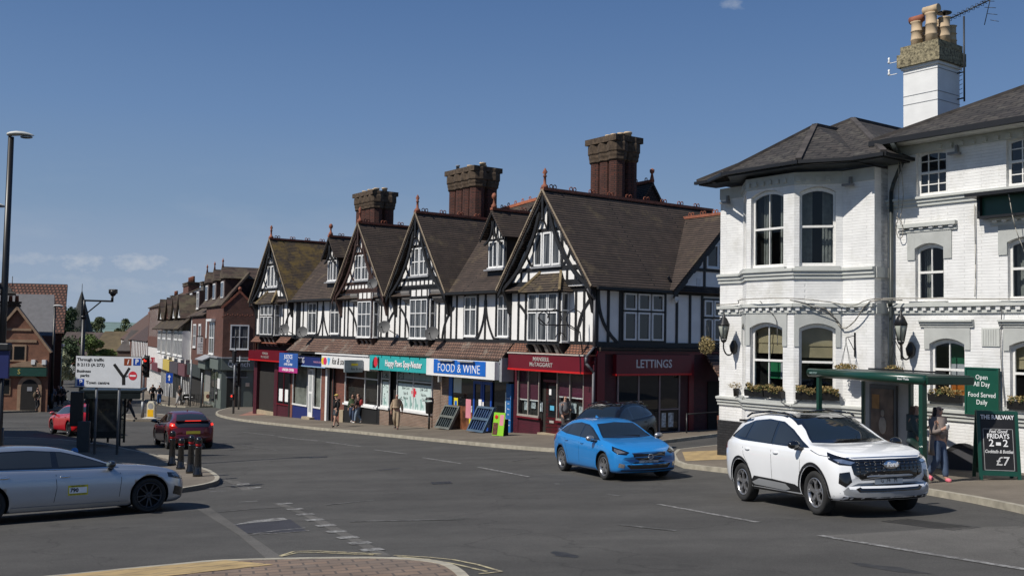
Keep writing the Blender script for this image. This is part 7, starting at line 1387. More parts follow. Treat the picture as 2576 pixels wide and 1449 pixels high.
# ---- blue hatchback and relatives
def hatch(mat, label, mirror=None, lit=False, plate='G14   Z', name='hatchback', sp=HATCH, badge=True):
    c = Car(sp, mat, name, label)
    c.patch([(1.0, .95), (.7, 1.08), (.35, 1.23), (.05, 1.305), (-.5, 1.345), (-1.05, 1.3), (-1.4, 1.21), (-1.6, 1.09), (-1.1, 1.03), (0, .975)], 'side', m_gloss, 'window_trim', off=.003, both=True)
    for q in (((.86, .985), (.62, 1.085), (.3, 1.215), (.06, 1.27), (-.1, 1.285), (-.1, 1.0)), ((-.19, 1.0), (-.18, 1.295), (-.5, 1.31), (-.98, 1.275), (-1.02, 1.05)), ((-1.08, 1.06), (-1.03, 1.265), (-1.33, 1.19), (-1.48, 1.105))): c.patch(list(q), 'side', m_cgl, 'side_window', off=.007, both=True)
    c.patch([(-.68, 1.0), (-.6, 1.17), (-.52, 1.32), (0, 1.355), (.52, 1.32), (.6, 1.17), (.68, 1.0), (.3, .985), (-.3, .985)], 'front', m_gloss, 'screen_surround', off=.003); c.patch([(-.64, 1.015), (-.56, 1.17), (-.49, 1.3), (0, 1.335), (.49, 1.3), (.56, 1.17), (.64, 1.015), (.3, 1.0), (-.3, 1.0)], 'front', m_scr, 'windscreen', off=.006)
    c.patch([(-.6, 1.12), (-.52, 1.32), (0, 1.35), (.52, 1.32), (.6, 1.12), (0, 1.08)], 'rear', m_cgl, 'rear_window', off=.006)
    g = c.patch([(-.44, .67), (.44, .67), (.42, .58), (.26, .5), (-.26, .5), (-.42, .58)], 'front', m_gloss, 'grille', off=.006, step=.05); c.line([(-.46, .68), (0, .695), (.46, .68)], 'front', m_chr, 'grille_trim', .014, .007)
    if badge:
        h = c.bvh.ray_cast(V((5, 0, .59)), V((-1, 0, 0)))[0]; k = MB(); k.tube([(h.x + .02, .062 * cos(t * pi / 8), .59 + .062 * sin(t * pi / 8)) for t in range(17)], .011, 6); k.build('badge', m_chr, g); MB().bar((h.x + .018, -.3, .52), (h.x + .018, .3, .66), .016, .006).build('grille_bar', m_chr, g)
    for sg in (1, -1):
        y = lambda v: v * sg; P3 = [(2.06, y(.5), .7), (1.95, y(.68), .77), (1.72, y(.84), .84), (1.8, y(.86), .74), (1.98, y(.78), .66), (2.07, y(.6), .64)]; hl = c.patch(P3 if sg > 0 else P3[::-1], 'yaw', m_gloss, 'headlamp', yaw=42 * sg, off=.006, step=.05)
        P4 = [(2.04, y(.56), .69), (1.92, y(.7), .75), (1.8, y(.8), .79), (1.86, y(.83), .73), (1.98, y(.76), .675)]; c.patch(P4 if sg > 0 else P4[::-1], 'yaw', m_lampg, 'headlamp_unit', hl, yaw=42 * sg, off=.011, step=.04)
        P5 = [(2.1, y(.66), .42), (2.02, y(.78), .45), (2.0, y(.8), .35), (2.08, y(.68), .33)]; c.patch(P5 if sg > 0 else P5[::-1], 'yaw', m_lamph if badge else m_gloss, 'daytime_lamp', yaw=40 * sg, off=.006, step=.05)
        P7 = [(-1.75, .87 * sg, 1.02), (-2.02, .72 * sg, 1.0), (-2.12, .6 * sg, .84), (-2.0, .8 * sg, .78), (-1.82, .87 * sg, .86)]; tl = c.patch(P7 if sg < 0 else P7[::-1], 'yaw', m_redl, 'tail_lamp', yaw=180 - 45 * sg, off=.008, step=.05)
        if lit: P8 = [(-1.85, .83 * sg, 1.0), (-2.02, .72 * sg, .98), (-2.04, .7 * sg, .9), (-1.88, .84 * sg, .92)]; c.patch(P8 if sg < 0 else P8[::-1], 'yaw', m_lit, 'lit_lamp', tl, yaw=180 - 45 * sg, off=.014, step=.05)
    c.patch([(-.6, .4), (-.35, .47), (.35, .47), (.6, .4), (.5, .3), (-.5, .3)], 'front', m_gloss, 'lower_grille', off=.006, step=.05); c.line([(-.72, .27), (0, .255), (.72, .27)], 'front', m_trim, 'front_lip', .03, .006)
    c.patch([(-.4, .62), (.4, .62), (.4, .74), (-.4, .74)], 'rear', mat, 'tailgate_panel', off=.003); c.line([(-.55, .36), (0, .33), (.55, .36)], 'rear', m_trim, 'rear_diffuser', .16, .006)
    for ln in ([(1.0, .95), (1.02, .7), (.98, .28)], [(-.14, .98), (-.1, .6), (-.12, .24)], [(-1.08, 1.04), (-1.02, .8), (-.92, .6), (-.82, .3)]): c.line(ln, 'side', m_well, 'panel_gap', .009, .002, both=True)
    c.patch([(c.wx[0] - .42, .185), (c.wx[0] - .42, .25), (c.wx[1] + .42, .26), (c.wx[1] + .42, .19)], 'side', m_trim, 'sill', off=.004, both=True)
    c.handle(((.08, .84), (-.92, .87)), mat); c.mirror(.82, 1.0, mirror or mat)
    if plate: c.plate(0, .44, m_plate, plate)
    c.plate(0, .66, m_platey, '', rear=True)
    c.wheels('five', m_alloy if badge else m_dalloy); k = MB(); k.prism([(-.75, 1.44), (-.9, 1.44), (-.87, 1.49)], -.015, .015); k.build('roof_aerial', mat, c.root); MB().bar((.85, -.3, 1.06), (.98, .35, 1.03), .02, .015).build('wiper', m_trim, c.root); return c
bluec = hatch(paint('blue_paintwork', (.015, .2, .53)), 'bright blue hatchback with silver mirrors, driving in front of the burgundy shop', m_alloy)
bluec.place(gnd(1525, 1206), None, -1, heading=(.345, -.94)); bluec.root.scale = (1.02, 1.02, 1.02)
redc = hatch(paint('red_paintwork', (.5, .012, .015)), 'bright red hatchback left of the bus shelter, turning away', None, badge=False, plate=None)
redc.place(gnd(133, 1090), gnd(168, 1096), 1)
marc = hatch(paint('dark_red_paintwork', (.14, .006, .01), .4), 'dark red hatchback with lit brake lights, beyond the black bollards', m_gloss, lit=True, badge=False, plate=None)
marc.patch([(-.62, .86), (-.66, 1.0), (-.5, 1.09), (.5, 1.09), (.66, 1.0), (.62, .86)], 'rear', m_cgl, 'lower_rear_glass', off=.007); k = MB(); k.bar((-1.98, -.66, 1.1), (-1.98, .66, 1.1), .16, .035); k.build('spoiler', MATS['dark_red_paintwork'], marc.root); MB().box(-2.075, -2.06, -.3, .3, 1.09, 1.115).build('brake_lamp', m_lit, marc.root)
_r = gnd(485, 1131); _h = V((-.48, .877)); _f = V(_r[:2]) + _h * (4.37 - .9) ; marc.place((_f.x - _h.y * .785, _f.y + _h.x * .785), None, 1, heading=tuple(_h))
# ---- silver estate
c = Car(ESTATE, paint('silver_paintwork', (.42, .45, .49), .7), 'estate_car', 'silver taxi with tinted windows and yellow door plate, cut off by the left edge'); silv = c
c.patch([(.98, .935), (.66, 1.045), (.3, 1.175), (-.02, 1.26), (-.6, 1.31), (-1.3, 1.3), (-1.9, 1.25), (-2.12, 1.12), (-2.2, 1.0), (-1, .965), (.3, .935)], 'side', m_gloss, 'window_trim', off=.003, both=True); c.line([(1.0, .925), (.3, .93), (-1, .958), (-2.2, .99)], 'side', m_chr, 'chrome_strip', .014, .006, both=True)
for q in (((.8, .965), (.6, 1.045), (.28, 1.155), (.0, 1.235), (-.12, 1.25), (-.1, .975)), ((-.22, .98), (-.22, 1.26), (-.6, 1.285), (-1.2, 1.275), (-1.25, 1.0)), ((-1.32, 1.0), (-1.28, 1.27), (-1.85, 1.22), (-2.08, 1.02))): c.patch(list(q), 'side', m_cgl, 'side_window', off=.007, both=True)
c.patch([(-.72, .99), (-.64, 1.13), (-.55, 1.27), (0, 1.31), (.55, 1.27), (.64, 1.13), (.72, .99), (.3, .975), (-.3, .975)], 'front', m_gloss, 'screen_surround', off=.003); c.patch([(-.68, 1.005), (-.6, 1.13), (-.52, 1.25), (0, 1.285), (.52, 1.25), (.6, 1.13), (.68, 1.005), (.3, .99), (-.3, .99)], 'front', m_scr, 'windscreen', off=.006); c.patch([(-.58, 1.05), (-.52, 1.25), (.52, 1.25), (.58, 1.05)], 'rear', m_cgl, 'rear_window', off=.006)
c.patch([(-.45, .72), (.45, .72), (.5, .55), (.4, .46), (-.4, .46), (-.5, .55)], 'front', m_gloss, 'grille', off=.006)
for sg in (1, -1):
    y = lambda v: v * sg; P3 = [(2.36, y(.54), .68), (2.2, y(.72), .75), (1.98, y(.86), .77), (2.0, y(.89), .68), (2.2, y(.8), .63), (2.36, y(.6), .6)]; hl = c.patch(P3 if sg > 0 else P3[::-1], 'yaw', m_gloss, 'headlamp', yaw=48 * sg, off=.006, step=.05); P4 = [(2.3, y(.6), .68), (2.16, y(.74), .73), (2.04, y(.84), .73), (2.1, y(.84), .68), (2.28, y(.7), .64)]; c.patch(P4 if sg > 0 else P4[::-1], 'yaw', m_lampg, 'headlamp_unit', hl, yaw=48 * sg, off=.01, step=.04)
    P5 = [(2.3, y(.7), .44), (2.12, y(.86), .5), (2.1, y(.88), .34), (2.3, y(.72), .27)]; c.patch(P5 if sg > 0 else P5[::-1], 'yaw', m_gloss, 'air_vent', yaw=42 * sg, off=.006, step=.05)
for ln in ([(1.0, .93), (1.05, .7), (1.0, .26)], [(-.17, .96), (-.14, .6), (-.2, .24)], [(-1.3, .98), (-1.28, .75), (-1.05, .5), (-1.0, .26)]): c.line(ln, 'side', m_well, 'panel_gap', .009, .002, both=True)
c.line([(1.6, .8), (.9, .79), (0, .8), (-1.2, .82), (-2, .84)], 'side', MATS['silver_paintwork'], 'shoulder_crease', .012, .006, both=True); c.patch([(c.wx[0] - .4, .19), (c.wx[0] - .4, .27), (c.wx[1] + .4, .28), (c.wx[1] + .4, .2)], 'side', MATS['silver_paintwork'], 'sill', off=.014, both=True)
c.handle(((.0 - .0, .8), (-1.05, .83)), m_chr); c.mirror(.82, .99, m_gloss); c.wheels('ten', m_dalloy)
pt = c.patch([(.42, .44), (.42, .63), (.06, .63), (.06, .44)], 'sider', MATS['poster_yellow'], 'licence_plate', off=.006); c.patch([(.4, .48), (.4, .59), (.08, .59), (.08, .48)], 'sider', m_wl, 'licence_panel', pt, off=.009)
h = c.bvh.ray_cast(V((.18, -3, .535)), V((0, 1, 0)))[0]; text('790', .1, m_bl, Matrix(((1, 0, 0, .17), (0, 0, -1, h.y - .012), (0, 1, 0, .535), (0, 0, 0, 1))), pt, 'plate_number', ext=.001, bold=.004); text('PRIVATE HIRE', .042, m_bl, Matrix(((1, 0, 0, .24), (0, 0, -1, h.y - .012), (0, 1, 0, .61), (0, 0, 0, 1))), pt, 'plate_lettering', ext=.001); text('PRE-BOOKED ONLY', .034, m_bl, Matrix(((1, 0, 0, .24), (0, 0, -1, h.y - .012), (0, 1, 0, .46), (0, 0, 0, 1))), pt, 'plate_lettering', ext=.001)
k = MB(); k.lathe([(.06, 0), (.065, .015)], (0, 0, 0), 12); c.place(gnd(372, 1289), None, -1, heading=(.79, .61))
# ---- far vehicles on the high street
far1 = hatch(MATS['black_paintwork'], 'dark car queuing on the far high street left of the bus shelter', None, badge=False, plate=None, name='dark_car'); far1.root.name = 'hatchback'; far1.place(gnd(165, 1010), None, 1, heading=(.42, -.9))
far2 = hatch(MATS['red_paintwork'], 'red car seen through the glass of the dark bus shelter', None, badge=False, plate=None, lit=True); far2.place(gnd(215, 1020), None, 1, heading=(-.42, .9))
# ============================================================ street furniture
m_gp2 = M('galvanised_post', (.22, .23, .24), .45, metal=.5, var=.15); m_sw = M('sign_face', (.68, .7, .72), .5, var=.05); m_sblue = M('sign_face_blue', (.01, .06, .35), .4, var=0); m_sbrown = M('sign_face_brown', (.25, .05, .015), .4, var=0)
def upright(pp, dz=0): g_ = gnd(*pp, dz=dz); return g_
# ---- direction sign
SG = Fr(gnd(236, 1142, .12)[:2], (.995, -.1)); zg = H(*SG(0, 0, 0)[:2]) + .12; A0, Z0 = SG.px(188, 974, .06); A1, Z1 = SG.px(358, 897, .06); w_ = A1 - A0; h_ = Z1 - Z0
o = thing('direction_sign', SG(.4, 0, zg), 'large white direction sign reading Through traffic and Town centre on two grey posts', 'road sign')
for x in (237, 294): MB(SG).cyl((SG.A(x, 0, 1142), 0, zg), (SG.A(x, 0, 1142), 0, Z0 + .9), .045, k=10).build('post', m_gp2, o)
pn = MB(SG).box(A0, A1, .05, .075, Z0, Z1).build('panel', m_bl, o); MB(SG).box(A0 + .02, A1 - .02, .075, .079, Z0 + .02, Z1 - .02).build('sign_face', m_sw, pn)
def sgp(x, y): return SG.px(x, y, .08)
for s_, x, y, sz in (('Through traffic', 194, 904, .145), ('B 2113 (A 273)', 194, 917, .145), ('Business', 193, 933, .135), ('parks', 202, 944, .135), ('Town centre', 216, 962, .145)):
    a, z = sgp(x, y); text(s_, sz, m_bl, SG.mat(a, .08, z), pn, 'lettering', ext=.003, sx=1.13, align='LEFT', bold=.004)
for x0, x1, y0, y1, m_, s_ in ((312, 331, 902, 919, m_sbrown, 'i'), (335, 354, 902, 919, m_sblue, 'P'), (194, 212, 953, 970, m_sblue, 'P')):
    a, z = sgp(x0, y1); b_, z2 = sgp(x1, y0); MB(SG).box(a, b_, .079, .083, z, z2).build('symbol_panel', m_, pn); text(s_, .24, m_wl, SG.mat((a + b_) / 2, .084, (z + z2) / 2), pn, 'lettering', ext=.003, bold=.006, shear=.25 if s_ == 'i' else 0)
k = MB(SG); T_ = lambda x, y: sgp(x, y)
for p, q, w2 in (((311, 968), (311, 947), .12), ((311, 949), (287, 916), .105), ((311, 949), (326, 925), .085)): timber(k, T_(*p), T_(*q), w2, .079, .084)
timber(k, T_(311, 948), T_(322, 946), .035, .079, .084); k.build('route_symbol', m_bl, pn)
a, z = sgp(334, 945); k = MB(SG); k.prism([(a + .155 * cos(t * pi / 12), z + .155 * sin(t * pi / 12)) for t in range(24)], .079, .083); k.build('no_entry_disc', m_rd, pn); MB(SG).box(a - .11, a + .11, .083, .086, z - .028, z + .028).build('no_entry_bar', m_wl, pn)
# ---- camera pole
c0 = V((-16.9, 39.5, 0)); zc = H(c0.x, c0.y) + .12; CP = Fr((c0.x, c0.y), (.98, -.1)); zt = CP.Z(206, 762)
o = thing('camera_pole', (c0.x, c0.y, zc), 'dark thick pole with a bracket arm carrying a black surveillance camera', 'camera pole'); k = MB(CP); aa = CP.A(203, 0, 1000) ; k.cyl((aa, 0, zc), (aa, 0, zt - .55), .09, .08, 12); k.cyl((aa, 0, zt - .6), (aa, 0, zt - .52), .12, k=12); k.cyl((aa, 0, zt - .55), (aa, 0, zt + .12), .05, k=10); k.build('pole', m_gut, o)
k = MB(CP); ae = CP.A(282, 0, 765); k.bar((aa - .1, 0, zt + .1), (ae, 0, zt + .08), .05, .07); k.bar((aa, 0, zt - .5), (aa + .68, 0, zt + .05), .04, .04); k.cyl((ae, 0, zt + .05), (ae, 0, zt + .3), .05); k.build('arm', m_gut, o)
k = MB(CP); k.smooth = True; k.ball((ae + .02, 0, zt + .42), .13, .13, .15); k.smooth = False; k.box(ae - .12, ae + .17, -.1, .1, zt + .38, zt + .56); k.build('camera', m_gut, o, .02)
# ---- street lamps
m_lh = M('lamp_head', (.5, .5, .47), .5, var=.1)
def lamp(p, ptop, label, r=.09, arm=.75, side=1, post=None):
    F = Fr(p[:2], (1, 0)); z0 = H(p[0], p[1]) + .1; zt = F.Z(*ptop); o = thing('street_lamp', (p[0], p[1], z0), label, 'street lamp', 'street lamps'); MB(F).cyl((0, 0, z0), (0, 0, zt), r * 1.15, r * .85, 12).build('post', post or m_gut, o); MB(F).cyl((0, 0, z0), (0, 0, z0 + 1.2), r * 1.5, k=12).build('base', post or m_gut, o)
    k = MB(F); k.smooth = True; n = 7; pr = [(0, .0, .13), (.12, .05, .15), (.35, .09, .16), (.6, .08, .14), (.8, .04, .1), (.95, -.01, .05), (1.0, -.03, .02)]
    vs = []
    for t, dz, hw in pr:
        for i in range(12): an = 2 * pi * i / 12; vs.append(F(side * (t * arm - .08), hw * cos(an), zt + .06 + dz * .4 + (.09 if sin(an) > 0 else .05) * sin(an) * (hw / .16)))
    k.add(vs, [(j * 12 + i, j * 12 + (i + 1) % 12, (j + 1) * 12 + (i + 1) % 12, (j + 1) * 12 + i) for j in range(6) for i in range(12)] + [list(range(12))[::-1], list(range(72, 84))]); k.build('lamp_head', m_lh, o)
    k = MB(F); k.smooth = True; k.ball((side * arm * .6, 0, zt + .0), .2, .1, .05, 12); k.build('lens', m_lampg, o); return o
R30 = ray(28, 345); lamp((R30.x / R30.y * 30, 30), (28, 345), 'tall black street lamp near the left edge, full height in view', .1, .78)
R2 = ray(-14, 520); lamp((R2.x / R2.y * 52, 52), (-14, 520), 'street lamp mostly outside the left edge with only its head showing', .09, .62)
lamp(gnd(128, 1029, .1), (137, 772), 'slim black street lamp in front of the dark trees by the brick bank', .1, .75)
g_ = gnd(150, 1008); o = thing('pole', g_, 'thin pale pole among the blossoming trees on the far street', 'pole'); MB().cyl((g_.x, g_.y, g_.z), (g_.x + .05, g_.y, g_.z + 5.6), .08, .05, 8).build('post', M('pale_green_post', (.3, .36, .3), .6), o); MB().box(g_.x - .12, g_.x + .22, g_.y - .12, g_.y + .12, g_.z + 5.5, g_.z + 5.75).build('camera', m_upvc, o)
# ---- traffic signals
def signal(F, a, n, z, par, lit=0, back=True, facing=1, h=1.15):
    b_ = MB(F).box(a - .2, a + .2, n, n + .03 * facing if facing > 0 else n + .03, z - .12, z + h + .1).build('backing_board', m_gut, par) if back else None
    hd = MB(F).box(a - .15, a + .15, min(n + .03 * facing, n + .2 * facing), max(n + .03 * facing, n + .2 * facing), z, z + h).build('signal_head', m_gut, par, .02)
    for i in range(3):
        zz = z + h * (5 - 2 * i) / 6; k = MB(F); k.cyl((a, n + .2 * facing, zz), (a, n + .215 * facing, zz), .11, k=16); k.build('lamp', m_lit if (i == 0 and lit) else m_glass, hd)
        k = MB(F); k.prism([(a + .135 * cos(t * pi / 8), zz + .135 * sin(t * pi / 8)) for t in range(9)] + [(a + .12 * cos(t * pi / 8), zz + .12 * sin(t * pi / 8)) for t in range(8, -1, -1)], min(n + .2 * facing, n + .4 * facing), max(n + .2 * facing, n + .4 * facing)); k.build('hood', m_gut, hd)
    return hd
TF = Fr(gnd(358, 1050, .12)[:2], (.97, -.25)); zg = H(*TF(0, 0, 0)[:2]) + .12; z0 = TF.Z(366, 944)
o = thing('traffic_light', TF(0, 0, zg), 'traffic light showing red beside the large direction sign', 'traffic light', 'traffic lights'); MB(TF).cyl((0, 0, zg), (0, 0, z0 + 1.3), .07, k=10).build('post', m_gp2, o); MB(TF).cyl((0, 0, zg), (0, 0, zg + 1.0), .1, k=10).build('base', m_gp2, o); a = TF.A(369, .1, 920); signal(TF, a, .08, z0, o, 1, h=TF.Z(368, 898) - z0)
T2 = Fr(gnd(587, 1040, .12)[:2], (.9, -.43)); zg = H(*T2(0, 0, 0)[:2]) + .12; zt = T2.Z(590, 880)
o = thing('traffic_light', T2(0, 0, zg), 'tall traffic light pole with small red pedestrian signal before the sage green shop', 'traffic light', 'traffic lights'); MB(T2).cyl((0, 0, zg), (0, 0, zt), .075, k=10).build('post', m_gp2, o); MB(T2).cyl((0, 0, zt), (0, 0, zt + 1.45), .035, k=8).build('aerial', m_gut, o); sz = T2.Z(590, 1006); hb = MB(T2).box(-.14, .14, .08, .24, sz, sz + .42).build('pedestrian_signal', m_gut, o, .02); MB(T2).cyl((0, .24, sz + .28), (0, .25, sz + .28), .07, k=10).build('lamp', m_lit, hb); MB(T2).box(-.1, .12, .0, .2, zt - .9, zt - .05).build('signal_head', m_gut, o, .02)
T3 = Fr(gnd(600, 1030, .12)[:2], (.55, -.83)); zg = H(*T3(0, 0, 0)[:2]) + .12; z3 = T3.Z(604, 968)
o = thing('traffic_light', T3(0, 0, zg), 'traffic light with hooded lamps seen side on, right of the thin aerial pole', 'traffic light', 'traffic lights'); MB(T3).cyl((0, 0, zg), (0, 0, z3 + 2.2), .07, k=10).build('post', m_gp2, o); signal(T3, .35, .12, z3, o, 0, True, 1, 1.7)
for x, y, yt, s_ in ((455, 1018, 948, 0), (425, 1021, 955, 1), (478, 1022, 905, 0), (506, 1022, 938, 0), (400, 1016, 962, 0)):
    g_ = gnd(x, y, .12); h_ = (y - yt) / FOC * g_.y; o = thing('signpost', g_, {455: 'grey signpost by the cafe chairs, third from the right', 425: 'grey post with a blue arrow sign on the high street', 478: 'tallest grey post on the high street pavement', 506: 'grey post right of the cafe fence', 400: 'thin post beside the walking couple'}[x], 'post', 'posts along the high street'); MB().cyl((g_.x, g_.y, g_.z), (g_.x, g_.y, g_.z + h_), .07, k=8).build('post', m_gp2, o)
    if s_: FF = Fr(g_[:2], (.97, -.2)); k = MB(FF); k.box(-.32, .32, .07, .1, h_ + g_.z - .3, h_ + g_.z + .55); k.build('sign_panel', m_sblue, o); k = MB(FF); k.box(-.04, .04, .1, .11, h_ + g_.z - .1, h_ + g_.z + .25); k.prism([(-.15, h_ + g_.z + .2), (.15, h_ + g_.z + .2), (0, h_ + g_.z + .42)], .1, .112); k.build('arrow', m_wl, o)
# ---- illuminated yellow bollard on the island
g_ = gnd(381, 1052, .12); F = Fr(g_[:2], (.97, -.2)); z = g_.z; o = thing('keep_left_bollard', g_, 'yellow and white plastic traffic bollard on the island left of the dark red car', 'traffic bollard'); k = MB(F); k.prism([(-.25, z), (.25, z), (.27, z + .15), (.27, z + .85), (.17, z + 1.05), (-.17, z + 1.05), (-.27, z + .85), (-.27, z + .15)], -.14, .14); k.build('shell', M('pale_plastic', (.6, .55, .42), .5), o, .03); MB(F).box(-.2, .2, .14, .155, z + .12, z + .55).build('yellow_panel', M('yellow_plastic', (.75, .42, .01), .4), o); k = MB(F); k.cyl((0, .14, z + .77), (0, .152, z + .77), .18, k=20); k.build('disc', M('disc_grey', (.3, .3, .3), .5), o); MB(F).box(-.45, .45, -.3, .3, z - .05, z + .05).build('plinth', M('plinth_white', (.5, .5, .47), .8), o, .02)
# ---- black bollards with a red band
bol = None
for i, (x, y, lab) in enumerate(((432, 1170, 'farthest black bollard with red band at the kerb tip'), (454, 1180, 'second black bollard from the left at the kerb tip, looking shortest'), (479, 1190, 'third black bollard from the left at the kerb tip'), (497, 1198, 'nearest black bollard at the kerb tip, rightmost of the four'))):
    g_ = gnd(x, y, .12)
    if bol is None:
        bol = thing('bollard', (0, 0, 0), lab, 'bollard', 'cast iron bollards at the kerb tip'); MB().lathe([(.13, 0), (.13, .08), (.105, .12), (.095, .3), (.08, .75), (.095, .78), (.095, .8), (.075, .82)], k=20).build('column', M('bollard_black', (.008, .008, .009), .25, var=0, coat=.6), bol)
        MB().lathe([(.077, .82), (.077, .9)], k=20).build('red_band', M('bollard_red', (.4, .01, .01), .3, var=0), bol); MB().lathe([(.09, .9), (.1, .92), (.085, .98), (.09, 1.0), (.06, 1.05), (.01, 1.07)], k=20).build('cap', MATS['bollard_black'], bol); b2 = bol
    else: b2 = copy_tree(bol); b2['label'] = lab
    b2.location = g_; b2.rotation_euler = (0, 0, i * .7); b2.scale = (1, 1, .86 if i == 1 else 1)
# ---- dark bus shelter on the left
sh = Fr(gnd(216, 1122, .12)[:2], (.97, .24)); zg = H(*sh(0, 0, 0)[:2]) + .12; zr = sh.Z(200, 987); m_sgl = clear_mat('shelter_glass', (.55, .58, .58)); m_dg = M('shelter_dark', (.014, .02, .018), .4, var=.1)
o = thing('bus_shelter', sh(1, 0, zg), 'dark glazed bus shelter with a poster panel, behind the direction sign', 'bus shelter', 'bus shelters')
aR = sh.A(300, 0, 1120); MB(sh).box(-.25, aR + .8, -1.5, .35, zr, zr + .12).build('roof', m_dg, o, .03); MB(sh).box(-.1, aR + .75, .25, .35, zr - .22, zr).build('roof_fascia', m_dg, o)
for a, n in ((0, 0), (aR, 0), (0, -1.3), (aR, -1.3), (aR * .5, -1.3)): MB(sh).box(a - .04, a + .04, n - .04, n + .04, zg, zr).build('post', m_dg, o)
for a0, a1, n0, n1 in ((.04, aR * .5 - .04, -1.31, -1.29), (aR * .5 + .04, aR - .04, -1.31, -1.29)): MB(sh).box(a0, a1, n0, n1, zg + .15, zr).build('glass_panel', m_sgl, o)
MB(sh).box(-.01, .01, -1.25, -.05, zg + .15, zr).build('glass_panel', m_sgl, o)
ad = MB(sh).box(aR - 1.25, aR - .05, -.75, -.6, zg + .25, zr - .1).build('advert_panel', m_dg, o); MB(sh).box(aR - 1.12, aR - .18, -.6, -.585, zg + .5, zr - .25).build('poster', M('dark_poster', (.07, .065, .055), .3, var=.8, scale=4), ad); text('SPY', .22, M('poster_gold', (.2, .14, .07), var=0), sh.mat(aR - .65, -.583, zr - .75), ad, 'lettering', ext=.002); MB(sh).box(.3, aR - .3, -1.15, -.85, zg + .5, zg + .56).build('bench', m_dg, o)
for z in (zg + .9, zg + .18): MB(sh).box(.04, aR - .04, -1.33, -1.31, z, z + .04).build('glazing_rail', m_gp2, o)
B_ = Fr(gnd(196, 1135, .12)[:2], (.97, .24)); zb2 = H(*B_(0, 0, 0)[:2]) + .12; tt = B_.Z(190, 985)
o = thing('information_totem', B_(0, 0, zb2), 'tall black information totem at the left end of the dark bus shelter', 'totem'); MB(B_).box(-.32, .12, -.15, .05, zb2 + .9, tt).build('panel', m_gut, o, .03); MB(B_).box(-.05, .12, -.1, .0, zb2, zb2 + .9).build('post', m_gut, o); o2 = thing('cabinet', B_(.4, 0, zb2), 'grey roadside cabinet at the foot of the black totem', 'cabinet'); MB(B_).box(.0, .42, .12, .35, zb2, zb2 + 1.1).build('housing', M('cabinet_grey', (.05, .055, .055), .6), o2, .02)
# ---- blue banner at the left edge
NB = Fr((ray(0, 900).x / ray(0, 900).y * 27, 27), (.99, -.1)); a0, z0 = NB.px(-60, 949); a1, z1 = NB.px(29, 882); zg = H(*NB(-.4, 0, 0)[:2])
o = thing('notice_board', NB(-.4, 0, zg), 'dark blue notice board with a black top at the left edge of the picture', 'sign'); MB(NB).box(a0, a1, .05, .12, z0, z1).build('panel', M('deep_blue', (.006, .012, .09), .5), o); MB(NB).box(a0, a1 + .03, .0, .2, z1, z1 + .2).build('top_rail', m_gut, o, .03)
for a in (a0 + .1, a0 + .75): MB(NB).cyl((a, 0, zg), (a, 0, z1), .045, k=8).build('post', m_gut, o)
g_ = gnd(190, 1152); 
# small round blue sign behind the silver car and hoop barrier
g_ = gnd(188, 1165, .12); F = Fr(g_[:2], (1, 0)); zz = F.Z(188, 1134); o = thing('keep_left_sign', g_, 'small round blue sign just above the silver car roof', 'road sign'); MB(F).cyl((0, 0, g_.z), (0, 0, zz), .03, k=8).build('post', m_gut, o); MB(F).cyl((0, .03, zz), (0, .05, zz), .11, k=18).build('disc', M('sign_light_blue', (.03, .22, .6), .4, var=.2, scale=12), o)
# ---- green bus shelter by the pub
pL, pR = V((7.75, 25.3)), V((8.95, 21.55)); GS = Fr(pL, pR - pL); LG = (pR - pL).length; zg = H(*pR) + .12; zb3 = -.87; m_sgr = M('shelter_green', (.008, .045, .03), .3, var=.08, coat=.3)
o = thing('bus_shelter', GS(LG / 2, -.6, zg), 'green framed glass bus shelter with a rounded roof beam beside the white pub', 'bus shelter', 'bus shelters')
k = MB(GS); k.smooth = True; k.cyl((-.25, 0, zb3 + .1), (LG + .05, 0, zb3 + .1), .11, k=16); k.build('roof_beam', m_sgr, o); MB(GS).slab([(-.25, 0, zb3 + .19), (LG, 0, zb3 + .19), (LG, -1.22, zb3 + .2), (-.25, -1.5, zb3 + .2)], .05).build('roof', M('roof_dark_green', (.03, .045, .04), .5), o); MB(GS).box(LG, LG + .1, -1.25, .0, zb3 + .0, zb3 + .18).build('end_fascia', M('fascia_dark_green', (.006, .035, .022), .4), o, .02); MB(GS).box(.1, LG - 1.2, -1.62, -1.5, zb3 + .2, zb3 + .24).build('solar_strip', m_gut, o)
for a, n, w2 in ((.15, 0, .1), (LG - .05, 0, .12), (.12, -1.35, .085), (LG * .48, -1.35, .085)): MB(GS).box(a - w2 / 2, a + w2 / 2, n - w2 / 2, n + w2 / 2, H(*GS(a, n, 0)[:2]) + .1, zb3 + .05).build('post', m_sgr, o)
MB(GS).box(.2, LG * .48 - .05, -1.36, -1.34, zg + .1, zb3).build('glass_panel', M('frosted_panel', (.4, .39, .37), .3), o); ad = MB(GS).box(.45, LG * .48 - .45, -1.33, -1.27, zg + .25, zb3 - .15).build('advert_panel', M('advert_frame', (.1, .1, .1), .4), o); MB(GS).box(.53, LG * .48 - .53, -1.27, -1.255, zg + .35, zb3 - .25).build('poster', M('poster_brown', (.13, .085, .06), .3, var=.5, scale=3), ad)
k = MB(GS); k.box(.58, .85, -1.255, -1.25, zb3 - .75, zb3 - .4); k.build('poster_picture', M('poster_amber', (.4, .2, .06), var=.3), ad); k = MB(GS); k.ball((.98, -1.25, zb3 - .85), .07, .006, .09); k.ball((.98, -1.25, zb3 - 1.15), .15, .006, .22); k.build('poster_picture', M('poster_pale', (.32, .27, .22), var=.3), ad)
